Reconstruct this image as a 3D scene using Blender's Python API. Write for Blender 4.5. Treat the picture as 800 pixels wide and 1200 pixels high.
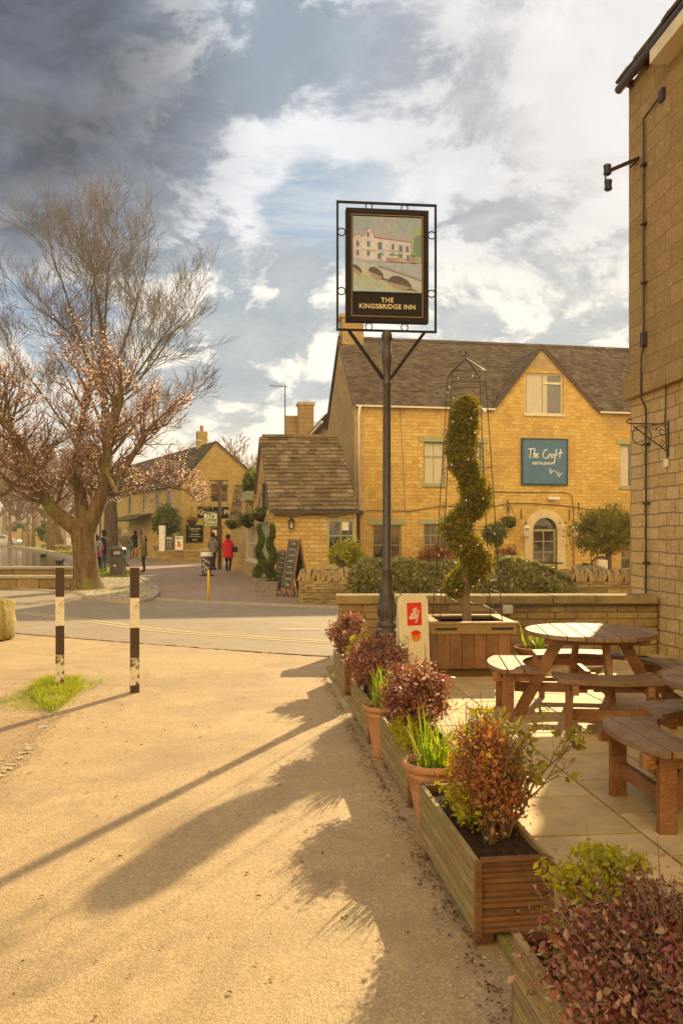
import bpy, bmesh, math, random
import numpy as np
from mathutils import Vector, Matrix, geometry
R = math.radians
rnd = random.Random(7)
nr = np.random.default_rng(7)
for o in list(bpy.data.objects): bpy.data.objects.remove(o)
sc = bpy.context.scene
# ------------------------------------------------------------ camera, sky, sun, exposure
CAMH, F, HX, HY = 1.6, 933.3, 400., 626.
def G(px, py, z=0.): Y = (CAMH-z)*F/(py-HY); return Vector(((px-HX)/F*Y, Y, z))
def P(px, py, Y): return Vector(((px-HX)/F*Y, Y, CAMH-(py-HY)/F*Y))
def D(px, py): return Vector(((px-HX)/F, 1, (HY-py)/F)).normalized()
cam = bpy.data.cameras.new('camera'); camo = bpy.data.objects.new('camera', cam)
sc.collection.objects.link(camo); camo.location = (0,0,CAMH); camo.rotation_euler = (R(90),0,0)
cam.sensor_width = 36; cam.lens = 28; cam.shift_y = 26/1200; cam.clip_end = 2000; cam.clip_start = .05
sc.camera = camo
SUNV = Vector((.43, 1, 0)).normalized()*math.cos(R(27)) + Vector((0,0,math.sin(R(27))))
sun = bpy.data.lights.new('sun','SUN'); sun.energy = 5.0; sun.angle = R(.6); sun.color = (1,.77,.41)
suno = bpy.data.objects.new('sun', sun); sc.collection.objects.link(suno)
suno.rotation_euler = SUNV.to_track_quat('Z','Y').to_euler(); suno.location = (20,40,30)
sc.view_settings.view_transform = 'Standard'; sc.view_settings.look = 'None'
sc.view_settings.exposure = 0.74; sc.view_settings.gamma = 1
W = bpy.data.worlds.new('World'); sc.world = W; W.use_nodes = True
def build_world():
    nt = W.node_tree; N = nt.nodes; L = nt.links; N.clear()
    def n(t, **k):
        x = N.new(t)
        for a, b in k.items(): setattr(x, a, b)
        return x
    def m(op, a, b=None, c=None, clamp=False):
        x = n('ShaderNodeMath', operation=op, use_clamp=clamp)
        for i, v in enumerate((a, b, c)):
            if v is None: continue
            if isinstance(v, (int, float)): x.inputs[i].default_value = v
            else: L.new(v, x.inputs[i])
        return x.outputs[0]
    def vm(op, a, b=None):
        x = n('ShaderNodeVectorMath', operation=op)
        for i, v in enumerate((a, b)):
            if v is None: continue
            if hasattr(v, 'links'): L.new(v, x.inputs[i])
            else: x.inputs[i].default_value = v
        return x
    def mix(f, a, b, bt='MIX'):
        x = n('ShaderNodeMix', data_type='RGBA', blend_type=bt); x.clamp_result = False
        for s, v in ((x.inputs[0], f), (x.inputs[6], a), (x.inputs[7], b)):
            if hasattr(v, 'links'): L.new(v, s)
            elif isinstance(v, (int, float)): s.default_value = v
            else: s.default_value = (*v, 1)
        return x.outputs[2]
    def ss(v, lo, hi, a=0., b=1.):
        x = n('ShaderNodeMapRange', interpolation_type='SMOOTHSTEP')
        L.new(v, x.inputs[0])
        for i, q in enumerate((lo, hi, a, b)): x.inputs[i+1].default_value = q
        return x.outputs[0]
    tc = n('ShaderNodeTexCoord'); d = vm('NORMALIZE', tc.outputs['Generated']).outputs[0]
    sp = n('ShaderNodeSeparateXYZ'); L.new(d, sp.inputs[0]); dx, dy, dz = sp.outputs
    def blob(px, py, r1, r2):
        q = vm('DOT_PRODUCT', d, tuple(D(px, py))).outputs['Value']
        return ss(q, math.cos(R(r2)), math.cos(R(r1)))
    def noi(vec, scale, det, rough, dist=0., off=(0,0,0)):
        v = vm('ADD', vec, off).outputs[0]
        x = n('ShaderNodeTexNoise'); L.new(v, x.inputs['Vector']); x.inputs['Scale'].default_value = scale
        x.inputs['Detail'].default_value = det; x.inputs['Roughness'].default_value = rough; x.inputs['Distortion'].default_value = dist
        return x.outputs['Fac']
    sky = n('ShaderNodeTexSky', sky_type='NISHITA', sun_disc=False)
    sky.sun_elevation = R(27); sky.sun_rotation = math.atan2(SUNV.x, SUNV.y); sky.air_density = 1.2; sky.dust_density = 1.5; sky.ozone_density = 2
    den = m('ADD', m('ABSOLUTE', dz), .38)
    cp = n('ShaderNodeCombineXYZ'); L.new(m('DIVIDE', dx, den), cp.inputs[0]); L.new(m('DIVIDE', dy, den), cp.inputs[1]); L.new(m('MULTIPLY', dz, .8), cp.inputs[2])
    cv = cp.outputs[0]
    big = noi(cv, 1.35, 3, .5, .3, (3.1,1.7,0)); fine = noi(cv, 3.4, 13, .62, .35, (1.3,4.2,.5)); wisp = noi(cv, 9.0, 8, .6, .2, (7,2,1))
    sunp = blob(800, 90, 2, 23); sung = blob(790, 60, 0, 13)
    dark = blob(20, 100, 1, 15)
    elev = dz
    back = ss(dy, -.1, -.75)                       # unseen bright warm cloud added behind the camera to light the shaded facades
    def add(*a):
        r = a[0]
        for q in a[1:]: r = m('ADD', r, q)
        return r
    def sc2(v, k): return m('MULTIPLY', v, k)
    # where the cloud banks lie
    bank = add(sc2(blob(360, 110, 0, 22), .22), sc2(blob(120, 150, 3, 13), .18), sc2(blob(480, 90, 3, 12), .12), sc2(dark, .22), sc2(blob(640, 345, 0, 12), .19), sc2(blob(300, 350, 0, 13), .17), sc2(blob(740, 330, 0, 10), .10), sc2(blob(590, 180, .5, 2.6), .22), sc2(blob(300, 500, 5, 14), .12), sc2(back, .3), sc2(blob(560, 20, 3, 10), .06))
    gap = add(sc2(blob(300, 265, 0, 14), .10), sc2(blob(440, 230, 3, 9), .16), sc2(blob(640, 240, 2, 7), .10), sc2(blob(60, 290, 2, 9), .14))
    n1 = add(sc2(big, .32), sc2(fine, 1.02)); n1 = m('SUBTRACT', add(n1, bank), gap)
    cov = ss(n1, .67, .78)
    # light and dark inside the clouds: lit edges, grey bellies
    relief = noi(cv, 3.4, 13, .64, .35, (1.26,4.12,.5)); rel = m('SUBTRACT', fine, relief)
    tex = ss(noi(cv, 6.5, 10, .66, .5, (4,8,2)), .36, .66)
    shade = ss(add(sc2(n1, .55), sc2(rel, 3.2), sc2(tex, .12)), .34, .74)
    st_ = n('ShaderNodeMapping'); L.new(cv, st_.inputs[0]); st_.inputs['Rotation'].default_value = (0,0,R(-35)); st_.inputs['Scale'].default_value = (1.0,3.2,1)
    streak = ss(noi(st_.outputs[0], 3.0, 10, .62, .4, (2,5,1)), .40, .62)
    body = mix(shade, (6.1,6.3,6.7), (2.0,2.55,3.3))
    body = mix(sc2(tex, .55), body, mix(sc2(streak, 1.0), (3.0,3.6,4.3), (6.0,6.1,6.3)))
    lows = ss(add(n1, sc2(rel, 2.0)), .72, 1.0)
    lowc = mix(lows, (7.8,7.4,6.6), (2.6,3.2,3.7)); lowc = mix(sc2(tex, .3), lowc, (5.8,5.7,5.5))
    body = mix(ss(elev, .37, .27), body, lowc)
    body = mix(m('MULTIPLY', dark, .9), body, mix(tex, (.26,.36,.60), (.8,1.0,1.4)))
    body = mix(m('MULTIPLY', sunp, .52), body, mix(tex, (3.1,3.1,3.4), (6.3,5.9,5.8)))
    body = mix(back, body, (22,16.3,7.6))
    # clear sky = Nishita, paled by thin veil
    clear = mix(.80, sky.outputs[0], (1.1,2.1,3.3))
    clear = mix(m('MULTIPLY', sunp, .62), clear, (3.9,4.1,4.6))
    clear = mix(m('MULTIPLY', dark, .8), clear, (.8,1.1,1.9))
    veil = ss(noi(cv, 2.6, 9, .62, .8, (9,9,9)), .42, .68)
    clear = mix(sc2(streak, .65), clear, (4.6,5.0,5.5)); clear = mix(sc2(veil, .4), clear, (3.4,4.0,4.6))
    hz = ss(elev, .20, .03); clear = mix(hz, clear, (6.9,6.1,4.9))
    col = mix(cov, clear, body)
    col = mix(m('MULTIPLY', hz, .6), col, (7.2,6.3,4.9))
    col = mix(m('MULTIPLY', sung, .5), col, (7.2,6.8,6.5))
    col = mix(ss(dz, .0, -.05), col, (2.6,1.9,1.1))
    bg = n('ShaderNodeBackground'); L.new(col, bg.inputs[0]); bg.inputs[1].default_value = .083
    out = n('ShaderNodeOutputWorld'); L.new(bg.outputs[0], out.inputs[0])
build_world()
# ------------------------------------------------------------ materials
MT = {}
class NB:
    def __init__(s, name):
        s.m = bpy.data.materials.new(name); s.m.use_nodes = True; s.nt = s.m.node_tree; s.N = s.nt.nodes; s.L = s.nt.links
        s.b = s.N['Principled BSDF']; s.out = s.N['Material Output']; MT[name] = s.m
    def n(s, t, **k):
        x = s.N.new(t)
        for a, b in k.items(): setattr(x, a, b)
        return x
    def mix(s, f, a, b, bt='MIX'):
        x = s.n('ShaderNodeMix', data_type='RGBA', blend_type=bt)
        for q, v in ((x.inputs[0], f), (x.inputs[6], a), (x.inputs[7], b)):
            if hasattr(v, 'links'): s.L.new(v, q)
            elif isinstance(v, (int, float)): q.default_value = v
            else: q.default_value = (*v, 1)
        return x.outputs[2]
    def ma(s, op, a, b=None):
        x = s.n('ShaderNodeMath', operation=op)
        for i, v in enumerate((a, b)):
            if v is None: continue
            if hasattr(v, 'links'): s.L.new(v, x.inputs[i])
            else: x.inputs[i].default_value = v
        return x.outputs[0]
    def co(s, kind='Object', sc_=(1,1,1)):
        t = s.n('ShaderNodeTexCoord'); mp = s.n('ShaderNodeMapping'); mp.inputs['Scale'].default_value = sc_
        s.L.new(t.outputs[kind], mp.inputs[0]); return mp.outputs[0]
    def noise(s, v, scale, det=4, rough=.55, dist=0.):
        x = s.n('ShaderNodeTexNoise'); s.L.new(v, x.inputs['Vector'])
        for k, q in (('Scale',scale),('Detail',det),('Roughness',rough),('Distortion',dist)): x.inputs[k].default_value = q
        return x.outputs['Fac']
    def rng(s, v, a, b, lo=0., hi=1.):
        x = s.n('ShaderNodeMapRange'); s.L.new(v, x.inputs[0])
        for i, q in enumerate((a, b, lo, hi)): x.inputs[i+1].default_value = q
        return x.outputs[0]
    def ramp(s, v, stops):
        x = s.n('ShaderNodeValToRGB'); s.L.new(v, x.inputs[0]); e = x.color_ramp.elements
        while len(e) < len(stops): e.new(.5)
        for i, (p, c) in enumerate(stops): e[i].position = p; e[i].color = (*c, 1)
        return x.outputs[0]
    def bump(s, h, dist=.01, strength=1., normal=None):
        x = s.n('ShaderNodeBump'); s.L.new(h, x.inputs['Height']); x.inputs['Distance'].default_value = dist; x.inputs['Strength'].default_value = strength
        if normal: s.L.new(normal, x.inputs['Normal'])
        return x.outputs[0]
    def fin(s, col, rough=.8, nrm=None, spec=.3, metal=0.):
        if hasattr(col, 'links'): s.L.new(col, s.b.inputs['Base Color'])
        else: s.b.inputs['Base Color'].default_value = (*col, 1)
        if hasattr(rough, 'links'): s.L.new(rough, s.b.inputs['Roughness'])
        else: s.b.inputs['Roughness'].default_value = rough
        if nrm: s.L.new(nrm, s.b.inputs['Normal'])
        s.b.inputs['Specular IOR Level'].default_value = spec; s.b.inputs['Metallic'].default_value = metal
        return s.m
def plain(name, c, c2=None, rough=.7, scale=6, spec=.3, metal=0., bump=.002, bs=60, stretch=(1,1,1), island=0.):
    s = NB(name); v = s.co(sc_=stretch)
    c2 = c2 or tuple(x*.7 for x in c)
    f = s.rng(s.noise(v, scale, 6, .6), .35, .65)
    col = s.mix(f, c, c2)
    if island:
        g = s.n('ShaderNodeNewGeometry').outputs['Random Per Island']
        hs = s.n('ShaderNodeHueSaturation'); s.L.new(col, hs.inputs['Color']); s.L.new(s.rng(g, 0, 1, 1-island, 1+island), hs.inputs['Value']); col = hs.outputs[0]
    return s.fin(col, rough, s.bump(s.noise(v, bs, 4), bump), spec, metal)
def stone(name, cols, bw, bh, mortar, mw=.012, dist=.03, stain=(.20,.15,.10), stainf=.35, bump=.012, joint=1.):
    """coursed stone, UVs in metres"""
    s = NB(name); v = s.co('UV')
    nz = s.n('ShaderNodeTexNoise'); s.L.new(v, nz.inputs['Vector']); nz.inputs['Scale'].default_value = 2.2; nz.inputs['Detail'].default_value = 3
    sub = s.n('ShaderNodeVectorMath', operation='SUBTRACT'); s.L.new(nz.outputs['Color'], sub.inputs[0]); sub.inputs[1].default_value = (.5,.5,.5)
    scl = s.n('ShaderNodeVectorMath', operation='SCALE'); s.L.new(sub.outputs[0], scl.inputs[0]); scl.inputs['Scale'].default_value = dist*2
    add = s.n('ShaderNodeVectorMath', operation='ADD'); s.L.new(v, add.inputs[0]); s.L.new(scl.outputs[0], add.inputs[1])
    b = s.n('ShaderNodeTexBrick'); s.L.new(add.outputs[0], b.inputs['Vector'])
    b.offset = .43; b.squash = .8; b.squash_frequency = 2
    for k, q in (('Scale',1),('Mortar Size',mw),('Mortar Smooth',.35),('Bias',0),('Brick Width',bw),('Row Height',bh)): b.inputs[k].default_value = q
    b.inputs['Color1'].default_value = (0,0,0,1); b.inputs['Color2'].default_value = (1,1,1,1); b.inputs['Mortar'].default_value = (.5,.5,.5,1)
    k = len(cols); col = s.ramp(b.outputs['Color'], [(i/(k-1), c) for i, c in enumerate(cols)])
    o = s.co('Object')
    fine = s.noise(v, 26, 8, .7); big = s.noise(v, .55, 5, .6); med = s.noise(v, 5, 5, .6)
    col = s.mix(s.rng(med, .35, .7, 0, .45), col, cols[0]); 
    col = s.mix(s.rng(fine, .45, .72, 0, .7), col, tuple(x*.5 for x in cols[1])); col = s.mix(s.rng(s.noise(v, 11, 6, .7), .52, .66, 0, .5), col, tuple(min(1,x*1.25) for x in cols[2])); col = s.mix(s.rng(s.noise(v, 1.7, 6, .7), .52, .70, 0, .35), col, stain)
    col = s.mix(s.ma('MULTIPLY', b.outputs['Fac'], joint), col, mortar)
    col = s.mix(s.rng(big, .48, .75, 0, stainf), col, stain)
    h = s.ma('ADD', s.ma('MULTIPLY', s.ma('SUBTRACT', 1., b.outputs['Fac']), 1.0), s.ma('MULTIPLY', fine, .6)); h = s.ma('ADD', h, s.ma('MULTIPLY', med, .8))
    return s.fin(col, .9, s.bump(h, bump), .15)
def island_mat(name, stops, rough=.85, bump=.004, bs=30, spec=.2, over=None, overf=.4, os=4.):
    s = NB(name); g = s.n('ShaderNodeNewGeometry').outputs['Random Per Island']; v = s.co()
    k = len(stops); col = s.ramp(g, [(i/(k-1), c) for i, c in enumerate(stops)])
    f = s.noise(v, bs, 6, .65); col = s.mix(s.rng(f, .35, .7, 0, .45), col, tuple(x*.5 for x in stops[k//2]))
    if over: col = s.mix(s.rng(s.noise(v, os, 5, .65), .5, .66, 0, overf), col, over)
    return s.fin(col, rough, s.bump(f, bump), spec)
def leafmat(name, stops, trans=.45, rough=.5, spec=.35):
    s = NB(name); g = s.n('ShaderNodeNewGeometry').outputs['Random Per Island']
    k = len(stops); col = s.ramp(g, [(i/(k-1), c) for i, c in enumerate(stops)])
    s.fin(col, rough, None, spec)
    t = s.n('ShaderNodeBsdfTranslucent'); hs = s.n('ShaderNodeHueSaturation'); s.L.new(col, hs.inputs['Color']); hs.inputs['Value'].default_value = 1.7; hs.inputs['Saturation'].default_value = 1.15
    s.L.new(hs.outputs[0], t.inputs[0]); mx = s.n('ShaderNodeMixShader'); mx.inputs[0].default_value = trans
    s.L.new(s.b.outputs[0], mx.inputs[1]); s.L.new(t.outputs[0], mx.inputs[2]); s.L.new(mx.outputs[0], s.out.inputs[0]); return s.m
def tarmac(name, c1, c2, c3, big=.5, speck=(.55,.45,.33), sp=.12):
    s = NB(name); v = s.co()
    f1 = s.noise(v, .45, 5, .6); f2 = s.noise(v, 3.2, 6, .65); f3 = s.noise(v, 55, 3, .7); f4 = s.noise(v, 170, 2, .6)
    col = s.mix(s.rng(f1, .35, .65), c1, c2); col = s.mix(s.rng(f2, .42, .72, 0, .55), col, c3)
    vo = s.n('ShaderNodeTexVoronoi'); s.L.new(v, vo.inputs['Vector']); vo.inputs['Scale'].default_value = 130
    gr = s.ramp(vo.outputs['Color'], [(0,(.45,.45,.45)),(.6,(.9,.9,.9)),(1,(1.5,1.5,1.5))])
    col = s.mix(.62, col, gr, 'MULTIPLY'); col = s.mix(s.rng(s.noise(v, .7, 10, .74, .8), .49, .62, 0, .6), col, tuple(x*.70 for x in c2)); col = s.mix(s.rng(s.noise(v, 28, 5, .75), .57, .66, 0, .55), col, tuple(x*.42 for x in c2)); col = s.mix(s.rng(s.noise(v, 1.4, 9, .7, 1.2), .58, .70, 0, .35), col, tuple(min(1,x*1.25) for x in c3))
    col = s.mix(s.rng(f4, .62, .70, 0, sp*4), col, speck)
    col = s.mix(s.rng(f3, .60, .74, 0, .5), col, tuple(x*.5 for x in c1))
    h = s.ma('ADD', s.ma('MULTIPLY', vo.outputs['Distance'], .6), s.ma('MULTIPLY', f3, 1.)); h = s.ma('ADD', h, s.ma('MULTIPLY', f2, 2.))
    return s.fin(col, s.rng(f2, .3, .7, .55, .8), s.bump(h, .0032), .3)
tarmac('m_pave', (.49,.345,.18), (.40,.27,.14), (.56,.40,.215), sp=.3)
tarmac('m_road', (.33,.255,.17), (.39,.30,.20), (.27,.205,.14), speck=(.45,.38,.28))
tarmac('m_lane', (.34,.225,.15), (.40,.28,.19), (.28,.19,.13))
tarmac('m_earth', (.36,.22,.10), (.42,.28,.14), (.30,.17,.08), speck=(.55,.45,.3), sp=.5)
tarmac('m_sand', (.58,.47,.30), (.52,.41,.26), (.45,.34,.21), speck=(.7,.62,.48), sp=.5)
plain('m_grass', (.17,.20,.030), (.26,.25,.045), .9, 3, .2, bump=.02, bs=25)
plain('m_lawn', (.22,.25,.03), (.17,.19,.03), .9, 3, .2, bump=.02, bs=30)
plain('m_hill', (.20,.15,.09), (.13,.13,.05), .95, .08, .1, bump=.3, bs=.4)
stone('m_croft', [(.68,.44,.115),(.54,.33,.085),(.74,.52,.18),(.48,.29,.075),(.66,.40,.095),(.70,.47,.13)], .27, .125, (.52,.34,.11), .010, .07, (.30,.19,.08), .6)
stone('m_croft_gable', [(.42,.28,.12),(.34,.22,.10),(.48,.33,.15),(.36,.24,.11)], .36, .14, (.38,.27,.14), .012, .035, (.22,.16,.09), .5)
stone('m_annex', [(.62,.42,.13),(.52,.32,.09),(.68,.50,.21),(.46,.26,.08),(.64,.42,.10)], .30, .13, (.42,.29,.14), .016, .02, (.30,.19,.08), .25, .02)
stone('m_cottage', [(.58,.40,.13),(.48,.32,.10),(.64,.46,.17),(.52,.35,.11)], .33, .13, (.42,.29,.12), .012, .04, (.25,.18,.08), .4)
stone('m_inn', [(.39,.265,.115),(.32,.215,.09),(.43,.30,.14),(.36,.24,.10)], .52, .25, (.28,.19,.09), .007, .035, (.20,.12,.05), .75, .02)
stone('m_inn_low', [(.60,.43,.20),(.50,.35,.15),(.64,.48,.25),(.54,.38,.16)], .42, .17, (.30,.21,.11), .010, .03, (.28,.18,.08), .45, .014)
plain('m_quoin', (.50,.34,.15), (.38,.25,.11), .9, 2.5, .15, bump=.008, bs=30)
plain('m_arch', (.66,.52,.31), (.54,.41,.23), .9, 3, .15, bump=.006, bs=40)
plain('m_dressed', (.48,.35,.19), (.36,.25,.13), .9, 3, .15, bump=.006, bs=40)
island_mat('m_drystone', [(.34,.23,.10),(.44,.31,.14),(.26,.18,.09),(.50,.37,.19),(.38,.25,.11)], over=(.19,.19,.05), overf=.4, bump=.01)
island_mat('m_lowwall', [(.30,.20,.09),(.38,.26,.12),(.24,.16,.08),(.42,.30,.14),(.34,.21,.09)], over=(.15,.13,.05), overf=.55, bump=.012)
plain('m_coping', (.36,.26,.13), (.20,.15,.07), .9, 3.5, .2, bump=.01, bs=25)
plain('m_mortar', (.20,.15,.09), (.14,.10,.06), .95, 8, .1)
island_mat('m_tile', [(.125,.083,.052),(.165,.112,.068),(.085,.056,.036),(.225,.165,.10),(.135,.09,.055)], over=(.24,.20,.12), overf=.35, bs=16, os=1.5, bump=.01)
island_mat('m_slate', [(.19,.125,.065),(.27,.185,.10),(.13,.085,.045),(.36,.27,.16),(.22,.15,.08)], over=(.15,.13,.04), overf=.5, bs=14, os=1.0, bump=.015)
island_mat('m_slab', [(.60,.42,.20),(.66,.47,.235),(.52,.36,.165),(.62,.43,.20)], rough=.7, bs=5, over=(.38,.26,.12), overf=.55, os=3.2, bump=.003, spec=.35)
island_mat('m_setts', [(.42,.36,.24),(.50,.43,.30),(.36,.30,.20),(.46,.40,.26)], over=(.22,.19,.10), overf=.3, os=3)
def wood(name, c, c2, rough=.6, st=(1,12,12), over=None, overf=.5, spec=.35):
    s = NB(name); v = s.co(sc_=st); o = s.co()
    g = s.n('ShaderNodeNewGeometry').outputs['Random Per Island']
    w = s.noise(v, 5, 8, .65, .6); col = s.mix(s.rng(w, .35, .65), c, c2)
    hs = s.n('ShaderNodeHueSaturation'); s.L.new(col, hs.inputs['Color']); s.L.new(s.rng(g, 0, 1, .78, 1.2), hs.inputs['Value']); col = hs.outputs[0]
    if over: col = s.mix(s.rng(s.noise(o, 5, 6, .65), .44, .64, 0, overf), col, over)
    return s.fin(col, s.rng(w, .3, .7, rough-.08, rough+.12), s.bump(w, .003), spec)
wood('m_table', (.34,.15,.055), (.15,.060,.024), .5, (5,26,26), (.42,.22,.10), .5)
wood('m_tabletop', (.27,.15,.08), (.14,.07,.035), .55, (1.6,30,30), (.29,.21,.13), .6)
wood('m_trough_side', (.34,.235,.105), (.19,.13,.055), .75, (10,1.2,14), (.20,.19,.045), .55)
wood('m_trough_end', (.21,.095,.038), (.10,.045,.02), .6, (1,8,12), (.27,.15,.07), .5)
wood('m_box', (.27,.125,.045), (.17,.075,.03), .6, (14,14,1), (.33,.18,.08), .5)
wood('m_boxtop', (.36,.22,.09), (.26,.15,.06), .6, (1,14,14), (.28,.26,.08), .4)
wood('m_oak', (.32,.15,.06), (.22,.10,.04), .6, (10,10,1))
wood('m_post', (.14,.065,.03), (.08,.04,.02), .7, (10,10,1))
def bark(name, c, c2, moss=(.20,.20,.03), mf=.6, st=(1,1,.35), sc_=7):
    s = NB(name); v = s.co(sc_=st); o = s.co(); w = s.noise(v, sc_, 8, .7, .8); col = s.mix(s.rng(w, .35, .62), c, c2)
    col = s.mix(s.rng(s.noise(o, 1.6, 5, .6), .48, .66, 0, mf), col, moss); return s.fin(col, .9, s.bump(w, .04), .15)
bark('m_bark', (.075,.042,.022), (.23,.14,.07), mf=.6, st=(1,1,.22), sc_=9)
bark('m_bark_dark', (.06,.04,.028), (.12,.08,.055), mf=.1)
bark('m_twig', (.15,.09,.06), (.21,.13,.085), mf=.15)
bark('m_twig_dark', (.13,.10,.085), (.20,.15,.12), mf=.05)
bark('m_fartwig', (.22,.14,.09), (.29,.19,.12), mf=.3)
leafmat('m_blossom', [(.56,.36,.28),(.70,.52,.42),(.80,.67,.57),(.46,.26,.20),(.74,.57,.46)], .45, .7)
leafmat('m_purple', [(.12,.030,.028),(.25,.060,.045),(.36,.12,.08),(.11,.040,.036),(.42,.20,.14),(.46,.30,.23),(.27,.17,.045),(.18,.05,.035)], .35, .38, .6)
leafmat('m_purple_gold', [(.20,.06,.035),(.32,.10,.045),(.38,.17,.055),(.24,.08,.035),(.42,.27,.06),(.36,.14,.08),(.30,.22,.05)], .45, .42, .5)
leafmat('m_gold', [(.34,.30,.02),(.46,.42,.04),(.26,.26,.025),(.52,.44,.07)], .5)
leafmat('m_daff', [(.15,.23,.025),(.24,.33,.04),(.34,.38,.07),(.11,.17,.02),(.40,.34,.09)], .5, .4, .4)
leafmat('m_topiary', [(.08,.085,.02),(.20,.18,.028),(.34,.26,.04),(.12,.12,.022),(.44,.31,.05)], .4)
leafmat('m_spiral', [(.06,.085,.02),(.11,.14,.025),(.17,.17,.03),(.08,.10,.02)], .35)
leafmat('m_green', [(.09,.12,.025),(.15,.17,.035),(.21,.21,.04),(.12,.13,.03)], .4)
leafmat('m_ivy', [(.22,.22,.06),(.30,.29,.09),(.42,.37,.15),(.12,.12,.03),(.44,.31,.12)], .4)
leafmat('m_olive', [(.17,.17,.03),(.27,.24,.045),(.34,.27,.05),(.20,.15,.04)], .45)
leafmat('m_grassblade', [(.22,.27,.02),(.30,.34,.035),(.38,.35,.07),(.17,.20,.02)], .35, .6)
plain('m_litter', (.20,.11,.05), (.12,.06,.03), .9, 8, .1, island=.4)
plain('m_black', (.018,.016,.015), (.03,.024,.02), .42, 20, .5, bump=.001)
plain('m_iron', (.035,.027,.022), (.06,.04,.03), .45, 14, .5, bump=.002)
plain('m_frame', (.016,.014,.013), (.022,.018,.016), .8, 10, .12)
plain('m_white', (.80,.76,.68), (.68,.63,.54), .5, 6, .4)
plain('m_cream', (.72,.63,.44), (.64,.55,.38), .6, 6, .35)
plain('m_sage', (.36,.35,.19), (.30,.29,.15), .6, 5, .3)
plain('m_gold_paint', (.72,.60,.34), (.62,.50,.28), .5, 20, .4, bump=.0003)
plain('m_goldline', (.45,.27,.12), (.38,.22,.10), .5, 20, .4, bump=.0003)
plain('m_terracotta', (.50,.25,.13), (.36,.17,.08), .85, 5, .2, bump=.003)
plain('m_lead', (.20,.17,.14), (.27,.23,.18), .6, 5, .4)
plain('m_soil', (.035,.021,.012), (.06,.036,.02), .95, 30, .1, bump=.01)
plain('m_red', (.68,.035,.02), (.60,.03,.02), .4, 5, .4, bump=.0003)
plain('m_orange', (.75,.22,.02), (.65,.16,.02), .5, 30, .4)
plain('m_yellow', (.80,.50,.01), (.72,.42,.01), .5, 5, .4)
plain('m_bluesign', (.065,.16,.28), (.05,.13,.24), .5, 4, .4, bump=.0003)
plain('m_bluesign_rim', (.02,.05,.07), None, .4)
plain('m_signdark', (.022,.017,.014), (.017,.013,.011), .8, 5, .12, bump=.0003)
plain('m_green_rim', (.03,.14,.06), None, .5)
plain('m_chalk', (.06,.052,.045), (.14,.125,.105), .85, 5, .2)
plain('m_chalkwhite', (.55,.53,.48), (.40,.38,.34), .9, 30, .1)
plain('m_grey_plastic', (.50,.48,.44), None, .5)
plain('m_bin', (.07,.06,.05), (.09,.075,.06), .5, 6, .4)
plain('m_purplecup', (.10,.05,.15), (.08,.04,.12), .45, 4, .4)
plain('m_lime', (.60,.62,.30), None, .5)
plain('m_curtain', (.62,.56,.44), (.48,.42,.32), .9, 3, .1, stretch=(12,12,1))
plain('m_alu', (.55,.53,.50), None, .35, 5, .5, .8)
plain('m_wicker', (.36,.19,.07), (.26,.13,.05), .7, 40)
plain('m_lineyellow', (.68,.52,.24), (.48,.38,.20), .75, 9, .3, bump=.002, bs=80)
plain('m_linepale', (.46,.39,.28), (.36,.30,.21), .8, 9, .3)
plain('m_kerb', (.40,.34,.25), (.32,.26,.19), .85, 5, .2, bump=.006, bs=30)
plain('m_moss', (.20,.19,.045), (.32,.24,.12), .95, 5, .1, bump=.02, bs=22)
plain('m_rock', (.38,.28,.11), (.22,.19,.05), .9, 3.5, .15, bump=.03, bs=12)
s_ = NB('m_glass'); v_ = s_.co(sc_=(1,1,1)); s_.fin(s_.mix(s_.rng(s_.noise(v_, 1.3, 2), .45, .6), (.05,.032,.02), (.17,.09,.035)), .06, s_.bump(s_.noise(v_, 2.5, 1), .01), .9)
s_ = NB('m_glass_lead'); v_ = s_.co(); s_.fin((.09,.075,.06), .12, s_.bump(s_.noise(v_, 3, 2), .02), .9)
s_ = NB('m_water'); v_ = s_.co(sc_=(1,.35,1)); w_ = s_.noise(v_, 2.2, 5, .6); s_.fin((.10,.085,.055), .09, s_.bump(w_, .035), .6)
s_ = NB('m_bw_paint'); t_ = s_.co(); s_.fin((.5,.5,.5))
for nm_, c_ in (('skin',(.52,.30,.20)),('hair_brown',(.10,.05,.025)),('hair_dark',(.025,.018,.014)),('hair_grey',(.35,.32,.28)),('hair_red',(.26,.11,.045)),('pink',(.52,.04,.30)),('denim',(.08,.10,.15)),('denim_pale',(.17,.20,.25)),('blackcloth',(.022,.018,.018)),('browncloth',(.13,.085,.055)),('olive_cloth',(.14,.11,.05)),('redcloth',(.62,.012,.035)),('greycloth',(.20,.17,.14)),('teal',(.05,.22,.19)),('shoe',(.04,.03,.025)),('shoe_white',(.65,.62,.58)),('pack',(.24,.23,.19)),('tan_bag',(.36,.17,.06)),('eye',(.02,.015,.012))):
    plain('c_'+nm_, c_, tuple(x*.78 for x in c_), .8, 14, .2, bump=.004, bs=30)
def pm(name, c): # painting colours
    l_ = sum(c)/3; c = tuple((x*.62+l_*.38)*k_ for x, k_ in zip(c, (1.05,1.12,1.45)))
    if name not in MT: plain(name, c, tuple(x*.66+.07 for x in c), .7, 22, .15, bump=.0002)
    return name
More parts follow.
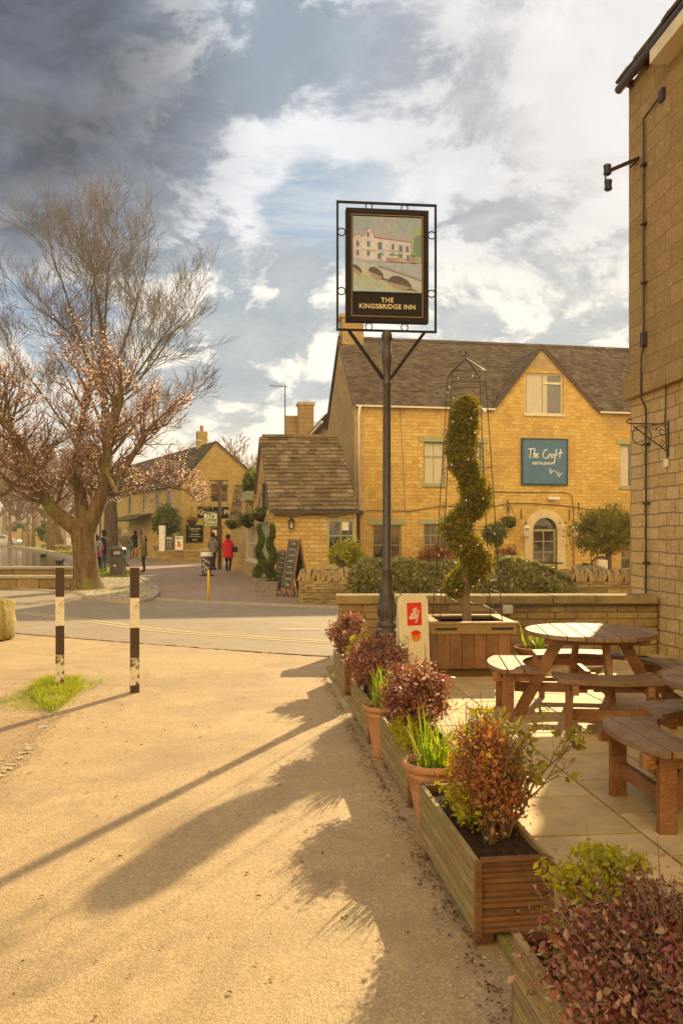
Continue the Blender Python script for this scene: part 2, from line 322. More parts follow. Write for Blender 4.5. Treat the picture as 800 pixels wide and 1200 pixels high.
# ------------------------------------------------------------ mesh helpers
Z = Vector((0,0,1))
WORLD = {}
class MB:
    def __init__(s): s.v = []; s.f = []; s.mi = []; s.mats = []; s.cur = 0; s.M = None
    def mat(s, name):
        if name not in s.mats: s.mats.append(name)
        s.cur = s.mats.index(name); return s
    def add(s, vs, fs):
        k = len(s.v)
        if s.M is not None: vs = [s.M @ Vector(v) for v in vs]
        s.v += [tuple(v) for v in vs]; s.f += [tuple(i+k for i in f) for f in fs]; s.mi += [s.cur]*len(fs); return s
    def box(s, c, size, rz=0, M=None, taper=1.):
        x, y, z = (q/2 for q in size); vs = []
        for dz in (-1, 1):
            t = taper if dz > 0 else 1
            for dx, dy in ((-1,-1),(1,-1),(1,1),(-1,1)): vs.append(Vector((dx*x*t, dy*y*t, dz*z)))
        T = Matrix.Translation(c) @ (Matrix.Rotation(rz, 4, 'Z') if M is None else M)
        return s.add([T @ v for v in vs], [(3,2,1,0),(4,5,6,7),(0,1,5,4),(1,2,6,5),(2,3,7,6),(3,0,4,7)])
    def beam(s, a, b, w, h, up=Z):
        a, b = Vector(a), Vector(b); d = (b-a); L = d.length; d.normalize(); sd = d.cross(up).normalized(); u = sd.cross(d)
        vs = []
        for p in (a, b):
            for i, j in ((-1,-1),(1,-1),(1,1),(-1,1)): vs.append(p + sd*i*w/2 + u*j*h/2)
        return s.add(vs, [(0,3,2,1),(4,5,6,7),(0,1,5,4),(1,2,6,5),(2,3,7,6),(3,0,4,7)])
    def prism(s, poly, z0, z1):
        n_ = len(poly); a = sum(poly[i][0]*poly[(i+1)%n_][1]-poly[(i+1)%n_][0]*poly[i][1] for i in range(n_))
        if a < 0: poly = poly[::-1]
        vs = [(p[0],p[1],z0) for p in poly]+[(p[0],p[1],z1) for p in poly]
        return s.add(vs, [tuple(range(n_-1,-1,-1)), tuple(range(n_,2*n_))]+[(i,(i+1)%n_,n_+(i+1)%n_,n_+i) for i in range(n_)])
    def sheet(s, poly, z):
        return s.add([(p[0],p[1],z) for p in poly], [tuple(range(len(poly)))])
    def tube(s, pts, rad, seg=8, cap=True, closed=False):
        pts = [Vector(p) for p in pts]; n_ = len(pts)
        if isinstance(rad, (int, float)): rad = [rad]*n_
        vs = []; u = None
        for i, p in enumerate(pts):
            if closed: d = pts[(i+1)%n_]-pts[i-1]
            else: d = pts[min(i+1,n_-1)]-pts[max(i-1,0)]
            if d.length < 1e-9: d = Vector((0,0,1))
            d.normalize()
            if u is None: u = d.orthogonal().normalized()
            else:
                u = u - d*u.dot(d)
                u = u.normalized() if u.length > 1e-6 else d.orthogonal().normalized()
            w = d.cross(u)
            for k in range(seg):
                a = 2*math.pi*k/seg; vs.append(p + (u*math.cos(a)+w*math.sin(a))*rad[i])
        fs = []
        for i in range(n_ if closed else n_-1):
            j = (i+1) % n_
            for k in range(seg): fs.append((i*seg+k, i*seg+(k+1)%seg, j*seg+(k+1)%seg, j*seg+k))
        if cap and not closed: fs += [tuple(range(seg-1,-1,-1)), tuple((n_-1)*seg+k for k in range(seg))]
        return s.add(vs, fs)
    def lathe(s, prof, c=(0,0,0), seg=24, sx=1., sy=1.):
        vs = []; n_ = len(prof)
        for r_, z in prof:
            for k in range(seg): a = 2*math.pi*k/seg; vs.append((c[0]+r_*math.cos(a)*sx, c[1]+r_*math.sin(a)*sy, c[2]+z))
        fs = [(i*seg+k, i*seg+(k+1)%seg, (i+1)*seg+(k+1)%seg, (i+1)*seg+k) for i in range(n_-1) for k in range(seg)]
        fs += [tuple(range(seg-1,-1,-1)), tuple((n_-1)*seg+k for k in range(seg))]
        return s.add(vs, fs)
    def ball(s, c, r_, seg=12, rings=8):
        if isinstance(r_, (int, float)): r_ = (r_,)*3
        prof = [(math.sin(math.pi*(i+.02)/(rings+.04)), -math.cos(math.pi*(i+.02)/(rings+.04))) for i in range(rings+1)]
        vs = []
        for q, z in prof:
            for k in range(seg): a = 2*math.pi*k/seg; vs.append((c[0]+q*math.cos(a)*r_[0], c[1]+q*math.sin(a)*r_[1], c[2]+z*r_[2]))
        fs = [(i*seg+k, i*seg+(k+1)%seg, (i+1)*seg+(k+1)%seg, (i+1)*seg+k) for i in range(rings) for k in range(seg)]
        fs += [tuple(range(seg-1,-1,-1)), tuple(rings*seg+k for k in range(seg))]
        return s.add(vs, fs)
    def polywall(s, O, U, V, outer, holes=(), depth=None, reveal=None):
        """polygon in plane O+u*U+v*V with holes; reveals go along depth vector"""
        O, U, V = Vector(O), Vector(U), Vector(V)
        polys = [[Vector((a,b,0)) for a, b in outer]]+[[Vector((a,b,0)) for a, b in h] for h in holes]
        flat = [p for q in polys for p in q]; tris = geometry.tessellate_polygon(polys)
        want = U.cross(V)
        fs = []
        for t in tris:
            a, b, c = (flat[i] for i in t)
            fs.append(tuple(t) if (b-a).cross(c-a).z > 0 else tuple(reversed(t)))
        s.add([O+U*p.x+V*p.y for p in flat], fs)
        if depth is not None:
            dp = Vector(depth); cur = s.cur
            if reveal: s.mat(reveal)
            for h in holes:
                q = [O+U*a+V*b for a, b in h]; n_ = len(q)
                s.add(q+[x+dp for x in q], [(i,(i+1)%n_,n_+(i+1)%n_,n_+i) for i in range(n_)])
            s.cur = cur
        return s
    def text(s, body, size, M, bold=0., shear=0., ext=.001, spacing=1.):
        cu = bpy.data.curves.new('t','FONT'); cu.body = body; cu.size = size; cu.extrude = ext; cu.offset = bold; cu.shear = shear; cu.align_x = 'CENTER'; cu.align_y = 'CENTER'; cu.resolution_u = 3; cu.space_character = spacing
        ob = bpy.data.objects.new('t', cu); sc.collection.objects.link(ob); bpy.context.view_layer.update()
        me = bpy.data.meshes.new_from_object(ob.evaluated_get(bpy.context.evaluated_depsgraph_get()))
        s.add([M @ v.co for v in me.vertices], [tuple(p.vertices) for p in me.polygons])
        bpy.data.objects.remove(ob); bpy.data.curves.remove(cu); bpy.data.meshes.remove(me); return s
    def build(s, name, mat=None, parent=None, smooth=False, uv=False, bevel=0.):
        me = bpy.data.meshes.new(name); off = WORLD.get(parent.name) if parent else None
        vs = s.v if off is None else [(a-off[0], b-off[1], c-off[2]) for a, b, c in s.v]
        me.from_pydata(vs, [], s.f)
        for m_ in ([mat] if mat else s.mats): me.materials.append(MT[m_])
        if not mat and len(s.mats) > 1: me.polygons.foreach_set('material_index', s.mi)
        if smooth: me.polygons.foreach_set('use_smooth', [True]*len(me.polygons))
        if uv:
            lay = me.uv_layers.new(name='UVMap'); dat = np.zeros((len(me.loops),2), dtype=np.float32)
            for p in me.polygons:
                n_ = p.normal; t = Z.cross(n_)
                if t.length < .05: t = Vector((1,0,0))
                else: t.normalize()
                b = n_.cross(t)
                for li in p.loop_indices:
                    co = s.v[me.loops[li].vertex_index]; co = Vector(co); dat[li] = (co.dot(t), co.dot(b))
            lay.data.foreach_set('uv', dat.ravel())
        me.update()
        ob = bpy.data.objects.new(name, me); sc.collection.objects.link(ob)
        if parent:
            ob.parent = parent
            if off is not None: WORLD[ob.name] = off
        if bevel:
            b_ = ob.modifiers.new('bevel','BEVEL'); b_.width = bevel; b_.segments = 2; b_.limit_method = 'ANGLE'
        return ob
def thing(name, label, cat, loc=(0,0,0), rz=0., group=None, world=False):
    o = bpy.data.objects.new(name, None); o.empty_display_size = .1; sc.collection.objects.link(o)
    o.location = loc; o.rotation_euler = (0,0,rz); o['label'] = label; o['category'] = cat
    if group: o['group'] = group
    if world: WORLD[o.name] = tuple(loc)
    return o
def tag(o, label, cat, group=None):
    o['label'] = label; o['category'] = cat
    if group: o['group'] = group
    return o
def struct(o, kind='structure'): o['kind'] = kind; return o
def children(o): return [c for c in bpy.data.objects if c.parent == o]
def dup(o, parent=None, loc=None, rz=None, label=None):
    c = o.copy(); sc.collection.objects.link(c); c.parent = parent
    if loc is not None: c.location = loc
    if rz is not None: c.rotation_euler = (0,0,rz)
    if label: c['label'] = label
    for ch in children(o):
        if ch is not c: dup(ch, c)
    return c
def leafy(name, C, size, mat, parent=None, elong=1.8, up=0., fold=.25, jit=.4, axis=None):
    """many folded diamond leaves (two triangles each side of the rib) around centres C (N,3)"""
    C = np.asarray(C, dtype=np.float32); n_ = len(C)
    if parent is not None and parent.name in WORLD: C = C-np.array(WORLD[parent.name])
    a = nr.normal(size=(n_,3)); a[:,2] += up
    if axis is not None: a = a*.35+np.asarray(axis)
    a /= np.linalg.norm(a, axis=1, keepdims=True)
    b = np.cross(a, nr.normal(size=(n_,3))); b /= np.linalg.norm(b, axis=1, keepdims=True); c = np.cross(a, b)
    s_ = (size*np.exp(jit*nr.normal(size=n_)*.8).clip(.4,1.9))[:,None]; w = s_/elong
    v = np.stack([C-a*s_/2, C+b*w/2+c*w*fold, C+a*s_/2, C-b*w/2+c*w*fold], 1).reshape(-1,3)
    me = bpy.data.meshes.new(name); me.vertices.add(4*n_); me.vertices.foreach_set('co', v.ravel().astype(np.float32))
    idx = np.arange(n_)[:,None]*4+np.array([[0,1,2,0,2,3]]); idx = idx.reshape(-1)
    me.loops.add(6*n_); me.loops.foreach_set('vertex_index', idx.astype(np.int32))
    me.polygons.add(2*n_); me.polygons.foreach_set('loop_start', (np.arange(2*n_)*3).astype(np.int32))
    me.materials.append(MT[mat]); me.update(calc_edges=True); me.validate()
    ob = bpy.data.objects.new(name, me); sc.collection.objects.link(ob)
    if parent: ob.parent = parent
    return ob
def clumps(c, r_, n_, k=30, cr=.28, shell=.75, zmin=None):
    """points in clumps spread through an ellipsoid"""
    c = np.array(c); r_ = np.array(r_ if hasattr(r_, '__len__') else (r_,)*3)
    d = nr.normal(size=(k,3)); d /= np.linalg.norm(d, axis=1, keepdims=True)
    cc = d*(nr.uniform(shell**3, 1, size=(k,1))**(1/3))*(1-cr*.6)*nr.uniform(.78,1.14,size=(k,1)); cs_ = nr.uniform(.6,1.3,size=k)
    i = nr.integers(0, k, n_); p = cc[i]+nr.normal(size=(n_,3))*cr*.5*cs_[i][:,None]
    p = c+p*r_
    if zmin is not None: p = p[p[:,2] > zmin]
    return p
def tiles(mb, e0, e1, r1, r0, rows, tw, th=.02, jit=.15, shrink=.0, skip=None):
    """stone tiles laid in courses from eave e0-e1 to ridge r0-r1"""
    e0, e1, r1, r0 = map(Vector, (e0, e1, r1, r0)); n_ = (e1-e0).cross(r0-e0).normalized()
    if n_.z < 0: n_ = -n_
    for k in range(rows):
        t0 = k/rows; t1 = min(1, (k+1.35)/rows)
        a0, b0 = e0.lerp(r0, t0), e1.lerp(r1, t0); a1, b1 = e0.lerp(r0, t1), e1.lerp(r1, t1)
        w = tw*(1-shrink*t0); cnt = max(1, int((b0-a0).length/w)); cuts = [0.]
        for i in range(cnt): cuts.append(cuts[-1]+rnd.uniform(1-jit*2, 1+jit*2))
        cuts = [q/cuts[-1] for q in cuts]
        if k % 2: cuts = [0]+[(cuts[i]+cuts[i+1])/2 for i in range(len(cuts)-1)]+[1]
        for u0, u1 in zip(cuts[:-1], cuts[1:]):
            if skip and skip(a0.lerp(b0,(u0+u1)/2)): continue
            g = .004/max(.3,(b0-a0).length); dv = rnd.uniform(-.012, .012); lift = rnd.uniform(.6, 1.5)*th
            dn = (a0-a1).normalized()*rnd.uniform(-.3,1)*.02
            p = [a0.lerp(b0,u0+g)+n_*(lift+th)+dn, a0.lerp(b0,u1-g)+n_*(lift+th*rnd.uniform(.7,1.4))+dn, a1.lerp(b1,u1-g)+n_*th*.5, a1.lerp(b1,u0+g)+n_*th*.5]
            q = [p[0]-n_*th*1.3, p[1]-n_*th*1.3]
            mb.add(p+q, [(0,1,2,3),(4,5,1,0),(0,3,4),(1,5,2)])
def courses(mb, a, b, z0, z1, thick, ch=.09, cl=.28, jit=.35, rough=.012, gap=.006, face=None):
    """individual stones in courses between ground points a and b (front face line); thickness goes back along face normal"""
    a, b = Vector((a[0],a[1],0)), Vector((b[0],b[1],0)); d = b-a; L = d.length; d.normalize(); nb = Vector((-d.y, d.x, 0))
    z = z0
    while z < z1-.01:
        h = min(ch*rnd.uniform(1-jit,1+jit), z1-z)
        if z1-z-h < ch*.4: h = z1-z
        x = -rnd.uniform(0, cl*.5)
        while x < L:
            l = cl*rnd.uniform(1-jit*1.4, 1+jit*1.4); x0, x1 = max(0,x), min(L, x+l)
            if x1-x0 > .02:
                o_ = rnd.uniform(-rough, rough); vs = []
                for zz in (z+gap*.5, z+h-gap*.5):
                    for xx, yy in ((x0+gap*.5, o_), (x1-gap*.5, o_), (x1-gap*.5, thick), (x0+gap*.5, thick)):
                        vs.append(a+d*(xx+rnd.uniform(-1,1)*rough*.25)+nb*(yy+(rnd.uniform(-1,1)*rough*.5 if yy < thick else 0))+Z*(zz+rnd.uniform(-1,1)*rough*.25))
                mb.add(vs, [(3,2,1,0),(4,5,6,7),(0,1,5,4),(1,2,6,5),(2,3,7,6),(3,0,4,7)])
            x += l
        z += h
    return mb
# ------------------------------------------------------------ ground, road, paths, water
def sheet(name, poly, z, mat, kind='structure', uv=False):
    mb = MB(); mb.mat(mat).sheet(poly, z); o = mb.build(name, uv=uv); struct(o, kind); return o
def curve_pts(pts, n_=6):
    out = []
    P_ = [Vector((p[0],p[1],0)) for p in pts]
    for i in range(len(P_)-1):
        p0, p1, p2, p3 = P_[max(i-1,0)], P_[i], P_[i+1], P_[min(i+2,len(P_)-1)]
        for k in range(n_):
            t = k/n_; out.append(.5*((2*p1)+(p2-p0)*t+(2*p0-5*p1+4*p2-p3)*t*t+(3*p1-p0-3*p2+p3)*t**3))
    out.append(P_[-1]); return out
def strip(pts, w0, w1):
    """polygon quads beside a line: offsets w0..w1 to the left of travel"""
    vs = []; n_ = len(pts)
    for i, p in enumerate(pts):
        d = (pts[min(i+1,n_-1)]-pts[max(i-1,0)]).normalized(); q = Vector((-d.y, d.x, 0)); vs += [p+q*w0, p+q*w1]
    return vs, [(2*i, 2*i+2, 2*i+3, 2*i+1) for i in range(n_-1)]
sheet('ground', [(-700,-60),(700,-60),(700,900),(-700,900)], -.012, 'm_earth')
nearE = curve_pts([(-16,18.2),(-10,15.5),(-5.35,12.87),(-2.44,11.4),(-.11,10.37),(2,10.0),(6,9.8)])
farE = curve_pts([(-30,37),(-18,28.3),(-10.2,23.7),(-6.6,21),(-4.1,19.1),(0,17.2),(5,16.4),(14,15.6),(30,15)])
sheet('forecourt', [(p.x,p.y) for p in nearE]+[(6,-8),(-16,-8)], .0, 'm_pave')
sheet('road', [(p.x,p.y) for p in nearE]+[(30,8)]+[(p.x,p.y) for p in reversed(farE)], .004, 'm_road')
sheet('lane', [(p.x,p.y) for p in farE if -8 < p.x < 6]+[(6,20),(-1.2,22),(-2.1,24),(-2.9,28),(-3.6,32),(-3.4,60),(-16,75),(-22,75),(-20,62),(-12.5,45),(-8.5,31.5)], .002, 'm_lane')
# road edge: dark gutter line, pale far kerb, double yellow lines
for nm, pts, w0, w1, z, mt in (('road_gutter', nearE, -.005, .035, .008, 'm_litter'), ('kerb', farE, -.02, .12, .012, 'm_kerb')):
    mb = MB(); vs, fs = strip(pts, w0, w1)
    if nm == 'kerb':
        k = len(vs); n2 = k//2
        vs = [Vector((v.x,v.y,.045)) for v in vs]; fs2 = [(2*i, 2*i+2, 2*i+2+k, 2*i+k) for i in range(n2-1)]
        vs += [Vector((v.x,v.y,.0)) for v in vs]; mb.add(vs, fs+[tuple(reversed(f)) for f in fs2])
    else: vs, fs = strip(curve_pts([(p.x,p.y) for p in pts], 5), w0, w1); mb.add([Vector((v.x,v.y+rnd.gauss(0,.012),z)) for v in vs], [f for f in fs if rnd.random() < .8])
    struct(mb.build(nm, mt))
yl = curve_pts([(-11,18.6),(-6.67,16.05),(-4.6,14.4),(-2.76,12.87),(-.12,11.57),(1.6,11.0),(4,10.8)])
mb = MB()
for w in (0, .20):
    vs, fs = strip(yl, w, w+.075); mb.add([Vector((v.x,v.y,.009)) for v in vs], fs)
struct(mb.build('road_lines', 'm_lineyellow'))
mb = MB()  # worn patch beside the lane
for i in range(7):
    a = G(326+i*7, 739); mb.add([a+Z*.009, a+Vector((.11,0,.009)), a+Vector((.10,.22,.009)), a+Vector((.01,.22,.009))], [(0,1,2,3)])
struct(mb.build('road_markings', 'm_linepale'))
# earth verge lower left with a pale edging line
ed = curve_pts([G(70,838),G(57,846),G(40,868),G(20,890),G(0,907),G(-60,950),G(-200,1040)])
sheet('earth_verge', [(p.x,p.y) for p in ed]+[(-8,3),(-8,6.2),(-4.2,6.6)], .005, 'm_earth')
mb = MB(); ed2 = curve_pts([(p.x,p.y) for p in ed], 4); vs, fs = strip(ed2, -.025, .035); mb.add([Vector((v.x+rnd.gauss(0,.014),v.y+rnd.gauss(0,.014),.008)) for v in vs], [f for f in fs if rnd.random() < .30]); struct(mb.build('path_edging', 'm_sand'))
mb = MB()  # gravel: small stones scattered on the tarmac
for i in range(2600):
    r_ = rnd.random()
    if r_ < .62: t = rnd.random(); q = ed[min(int(t*len(ed)), len(ed)-1)]; x, y = q.x+rnd.gauss(0,.06), q.y+rnd.gauss(0,.08)
    elif r_ < .70: x, y = rnd.gauss(-2.75,.45), rnd.gauss(7.7,.35)
    elif r_ < .86: y = rnd.uniform(1.5,9.5); x = .62-.12*(y-3)-abs(rnd.gauss(0,.10))-.02
    else: x, y = rnd.uniform(-4,1), rnd.uniform(2.2,10)
    if x > .66-.12*(y-3): continue
    r = rnd.uniform(.002,.007); mb.ball((x,y,.005+r*.4), (r*rnd.uniform(.8,1.6), r, r*.6), 5, 3)
struct(mb.build('gravel', 'm_sand'), 'stuff')
mb = MB()  # leaf litter and grit along the foot of the planters
for i in range(1000):
    y = rnd.uniform(1.2, 9.0); x = .50-.12*(y-3)-abs(rnd.gauss(0,.045)) + .03
    s = rnd.uniform(.004,.013); a = rnd.uniform(0,6.3); h = .006+rnd.random()*.008
    mb.add([(x+s*math.cos(a),y+s*math.sin(a),h),(x+s*.6*math.cos(a+1.7),y+s*.6*math.sin(a+1.7),h+rnd.random()*.006),(x+s*math.cos(a+3.1),y+s*math.sin(a+3.1),h),(x+s*.6*math.cos(a+4.5),y+s*.6*math.sin(a+4.5),h+.002)], [(0,1,2,3)])
for i in range(200):
    x, y = rnd.uniform(-3.5,.4), rnd.uniform(2,9); s = rnd.uniform(.006,.016); a = rnd.uniform(0,6.3); h = .006
    mb.add([(x+s*math.cos(a),y+s*math.sin(a),h),(x+s*.5*math.cos(a+1.7),y+s*.5*math.sin(a+1.7),h+.006),(x+s*math.cos(a+3.1),y+s*math.sin(a+3.1),h),(x+s*.5*math.cos(a+4.5),y+s*.5*math.sin(a+4.5),h+.002)], [(0,1,2,3)])
struct(mb.build('leaf_litter', 'm_litter'), 'stuff')
# patio of stone slabs
mb = MB(); dA = Vector((-.10,1,0)).normalized(); dB = Vector((1,.10,0)).normalized(); o0 = Vector((1.5,5,0))
for i in range(-2, 6):
    for j in range(-16, 10):
        c = o0+dB*(.6*i+.3)+dA*(.6*(j+.5*(i%2))+.1+.3)
        lim = .73-.125*(c.y-3)
        if c.y > 10.4 or c.y < -4: continue
        x0, x1 = -.2925, .2925
        if c.x-.3 < lim: 
            x0 = min(.29, lim-c.x+.02)
            if c.x+.29 < lim: continue
        hh = .026+rnd.uniform(-.001,.001); vs = []
        for z_ in (-.005, hh):
            for a, b in ((x0,-.289),(x1,-.289),(x1,.289),(x0,.289)): q = c+dB*a+dA*b; vs.append((q.x,q.y,z_))
        mb.add(vs, [(3,2,1,0),(4,5,6,7),(0,1,5,4),(1,2,6,5),(2,3,7,6),(3,0,4,7)])
struct(mb.build('patio', 'm_slab', bevel=.002))
sheet('patio_bed', [(.70+.87,-4),(5.6,-4),(4.2,10.45),(-.18,10.45)], .008, 'm_soil')
mb = MB(); y = -1.
while y < 9.2:
    l = rnd.uniform(.55,.9); c = Vector((.70-.125*(y+l/2-3), y+l/2, .012)); mb.box(c, (.15, l-.012, .05+rnd.uniform(-.01,.01)), rz=R(6.8)); y += l
struct(mb.build('patio_kerb', 'm_moss', bevel=.012))
# cobbled island, lawn patch, river with banks
mb = MB(); poly = [G(88,694),G(100,700),G(135,706),G(165,706),G(181,699),G(180,688),G(165,679),G(118,678),G(100,684)]
xs = [p.x for p in poly]; ys = [p.y for p in poly]
def inside(x, y, pl):
    c = False; n_ = len(pl)
    for i in range(n_):
        a, b = pl[i], pl[i-1]
        if (a.y > y) != (b.y > y) and x < (b.x-a.x)*(y-a.y)/(b.y-a.y)+a.x: c = not c
    return c
y = min(ys)
while y < max(ys):
    x = min(xs)+rnd.uniform(0,.2)
    while x < max(xs):
        l = rnd.uniform(.17,.25)
        if inside(x+l/2, y+.1, poly): mb.box((x+l/2,y+.10,.03+rnd.uniform(-.004,.004)), (l-.04,.20,.05), rz=rnd.uniform(-.03,.03))
        x += l
    y += .27
struct(mb.build('cobbles', 'm_setts', bevel=.008))
sheet('cobble_bed', [(p.x,p.y) for p in poly], .008, 'm_soil')
mb = MB(); vs, fs = strip([Vector((p.x,p.y,0)) for p in curve_pts([poly[i] for i in (1,2,3,4,5,6)], 4)], -.10, .06)
k = len(vs); mb.add([Vector((v.x,v.y,.075)) for v in vs]+[Vector((v.x,v.y,0)) for v in vs], fs+[(2*i+1+k,2*i+3+k,2*i+3,2*i+1) for i in range(k//2-1)]+[(2*i,2*i+2,2*i+2+k,2*i+k) for i in range(k//2-1)]); struct(mb.build('cobble_edging', 'm_kerb'))
LW = [G(84,690),G(112,682),G(128,677.5),G(152,676),G(166,673.5),G(160,670),G(140,667),G(110,665),G(92,664),G(86,672)]
def grassy(name, poly, z, n_, h, sz=.05, mat='m_grassblade'):
    xs = [p[0] for p in poly]; ys = [p[1] for p in poly]; pts = []
    pv = [Vector((p[0],p[1],0)) for p in poly]
    while len(pts) < n_:
        x, y = rnd.uniform(min(xs),max(xs)), rnd.uniform(min(ys),max(ys))
        if inside(x,y,pv): pts.append((x,y,z+rnd.random()*h))
    o = leafy(name, pts, sz, mat, elong=4, up=2.2); struct(o, 'stuff'); return o
sheet('lawn', [(p.x,p.y) for p in LW], .02, 'm_lawn'); grassy('lawn_grass', [(p.x,p.y) for p in LW], .03, 9000, .02, .06)
bank = curve_pts([G(-60,639.5),G(0,641),G(40,646),G(70,653),G(84,661),G(90,668)], 5)
sheet('water', [(p.x,p.y) for p in bank]+[(-8.5,24.6),(-30,24.6),(-90,60)], .03, 'm_water')
mb = MB(); vs, fs = strip(bank, -.02, .32); k = len(vs)
mb.add([Vector((v.x,v.y,.26)) for v in vs]+[Vector((v.x,v.y,-.02)) for v in vs], fs+[(2*i,2*i+2,2*i+2+k,2*i+k) for i in range(k//2-1)]+[(2*i+1+k,2*i+3+k,2*i+3,2*i+1) for i in range(k//2-1)])
o = mb.build('river_bank_wall', 'm_kerb'); tag(o, 'curved grey stone kerb wall round the far edge of the river', 'wall')
gb = [(p.x+.3,p.y+.3) for p in bank]+[(-10.6,36),(-12.4,42),(-18.5,62),(-26,92),(-60,130)]
sheet('river_bank', gb, .10, 'm_grass'); grassy('bank_grass', [(p.x+.3,p.y+.3) for p in bank if p.y < 90]+[(-10.6,36),(-12.4,42),(-18.5,62),(-26,88)], .12, 12000, .05, .18)
mb = MB(); mb.add([(x,y,z) for x,y,z in [(-260,420,-1),(-180,420,14),(-110,420,22),(-50,420,15),(20,430,18),(120,430,9),(300,430,-1)]]+[(x,y,z) for x,y,z in [(-260,520,-1),(-180,520,20),(-110,520,28),(-50,520,22),(20,520,24),(120,520,12),(300,520,-1)]]+[(x,330,-1) for x in (-260,-180,-110,-50,20,120,300)],
    [(i,i+1,i+8,i+7) for i in range(6)]+[(14+i,15+i,i+1,i) for i in range(6)]); struct(mb.build('hills', 'm_hill', smooth=True))
# ------------------------------------------------------------ wall planes
class PL:
    def __init__(s, O, U): s.O = Vector((O[0],O[1],0)); s.U = Vector((U[0],U[1],0)).normalized(); s.N = Vector((s.U.y,-s.U.x,0))
    def pt(s, u, z, n_=0.): return s.O+s.U*u+s.N*n_+Z*z
    def uz(s, px, py):
        k = (px-HX)/F; u = (k*s.O.y-s.O.x)/(s.U.x-k*s.U.y); Y = s.O.y+u*s.U.y; return u, CAMH-(py-HY)/F*Y
    def box(s, mb, u0, u1, z0, z1, n0, n1):
        vs = [s.pt(u,z,n_) for z in (z0,z1) for u, n_ in ((u0,n1),(u1,n1),(u1,n0),(u0,n0))]
        mb.add(vs, [(3,2,1,0),(4,5,6,7),(0,1,5,4),(1,2,6,5),(2,3,7,6),(3,0,4,7)]); return mb
    def M(s, u, z, n_=0.):  # text matrix: local x->U, y->Z, z->N
        p = s.pt(u,z,n_); return Matrix(((s.U.x,0,s.N.x,p.x),(s.U.y,0,s.N.y,p.y),(0,1,0,p.z),(0,0,0,1)))
def rect(u0, z0, u1, z1): return [(u0,z0),(u1,z0),(u1,z1),(u0,z1)]
def window(pl, par, r, cols=2, rows=3, frame='m_sage', glass='m_glass', lintel=None, sill='m_sage', fw=.06, bar=.028, dep=.11, curtain=None, name='window', split=None, label=None):
    u0, z0, u1, z1 = r; mb = MB().mat(frame)
    e = .002
    pl.box(mb, u0+e, u0+fw, z0+e, z1-e, -dep-.05, -dep+.03); pl.box(mb, u1-fw, u1-e, z0+e, z1-e, -dep-.05, -dep+.03)
    pl.box(mb, u0+fw, u1-fw, z1-fw, z1-e, -dep-.05, -dep+.028); pl.box(mb, u0+fw, u1-fw, z0+e, z0+fw, -dep-.05, -dep+.028)
    iu0, iu1, iz0, iz1 = u0+fw, u1-fw, z0+fw, z1-fw
    if split: pl.box(mb, iu0, iu1, split-.035, split+.035, -dep-.04, -dep+.02)
    for i in range(1, cols): u = iu0+(iu1-iu0)*i/cols; pl.box(mb, u-bar/2, u+bar/2, iz0, iz1, -dep-.03, -dep+.012)
    for i in range(1, rows): z = iz0+(iz1-iz0)*i/rows; pl.box(mb, iu0, iu1, z-bar/2, z+bar/2, -dep-.028, -dep+.010)
    w = mb.build(name, parent=par)
    if label: w['label'] = label
    g = MB().mat(glass); pl.box(g, iu0-.01, iu1+.01, iz0-.01, iz1+.01, -dep-.022, -dep-.010); g.build('pane', parent=w)
    if curtain:
        c = MB().mat('m_curtain')
        for a, b in curtain: pl.box(c, iu0+(iu1-iu0)*a, iu0+(iu1-iu0)*b, iz0, iz1, -dep-.009, -dep-.004)
        c.build('curtain', parent=w)
    if lintel: l = MB().mat(lintel); pl.box(l, u0-.16, u1+.16, z1, z1+.17, -.10, .035); l.build('lintel', parent=w)
    if sill: l = MB().mat(sill); pl.box(l, u0-.05, u1+.05, z0-.07, z0, -dep, .06); l.build('sill', parent=w)
    return w
# ------------------------------------------------------------ the restaurant (main building)
CR = PL((.48,28.2), (1,.17))
EZ, RZ, HALF = 6.27, 9.26, 3.2; LEN = 15.0
croft = thing('restaurant_building', 'long golden stone restaurant with dark tiled roof, arched doorway and a pointed front gable', 'building', (.48,28.2,0), world=True)
def q(px0, py0, px1, py1): a = CR.uz(px0,py1); b = CR.uz(px1,py0); return (a[0], a[1], b[0], b[1])
W = {'a': q(496,518,521,568), 'b': q(496,614,521,663), 'c': q(436,615,470,663), 'd': q(541,519,566,562), 'e': q(726,521,748,571), 'g': q(614.5,438,659.5,485), 'f': q(727,628,752,668)}
gl, gr = CR.uz(580,474)[0], CR.uz(699,481)[0]; gu, gz = CR.uz(633.5,407)
d0, d1 = CR.uz(623,0)[0], CR.uz(652,0)[0]; dsp = CR.uz(638,622)[1]
arc = [((d0+d1)/2+(d1-d0)/2*math.cos(a), dsp+(d1-d0)/2*1.0*math.sin(a)) for a in [math.pi*i/10 for i in range(11)]]
door_hole = [(d0,0.),(d1,0.)]+arc[0:]
outer = [(0,0),(LEN,0),(LEN,EZ),(gr,EZ),(gu,gz),(gl,EZ),(0,EZ)]
dh = [(d0,.02),(d1,.02)]+arc
mb = MB().mat('m_croft'); mb.polywall(CR.O, CR.U, Z, outer, [rect(*W[k]) for k in W]+[dh], -CR.N*.22, 'm_dressed')
mb.build('front_wall', parent=croft, uv=True)
B = -CR.N
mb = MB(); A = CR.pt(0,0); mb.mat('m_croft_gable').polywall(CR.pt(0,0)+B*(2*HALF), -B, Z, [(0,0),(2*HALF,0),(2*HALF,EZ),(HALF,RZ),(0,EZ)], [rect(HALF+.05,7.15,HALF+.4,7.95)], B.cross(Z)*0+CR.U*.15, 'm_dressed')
mb.build('gable_wall', parent=croft, uv=True)
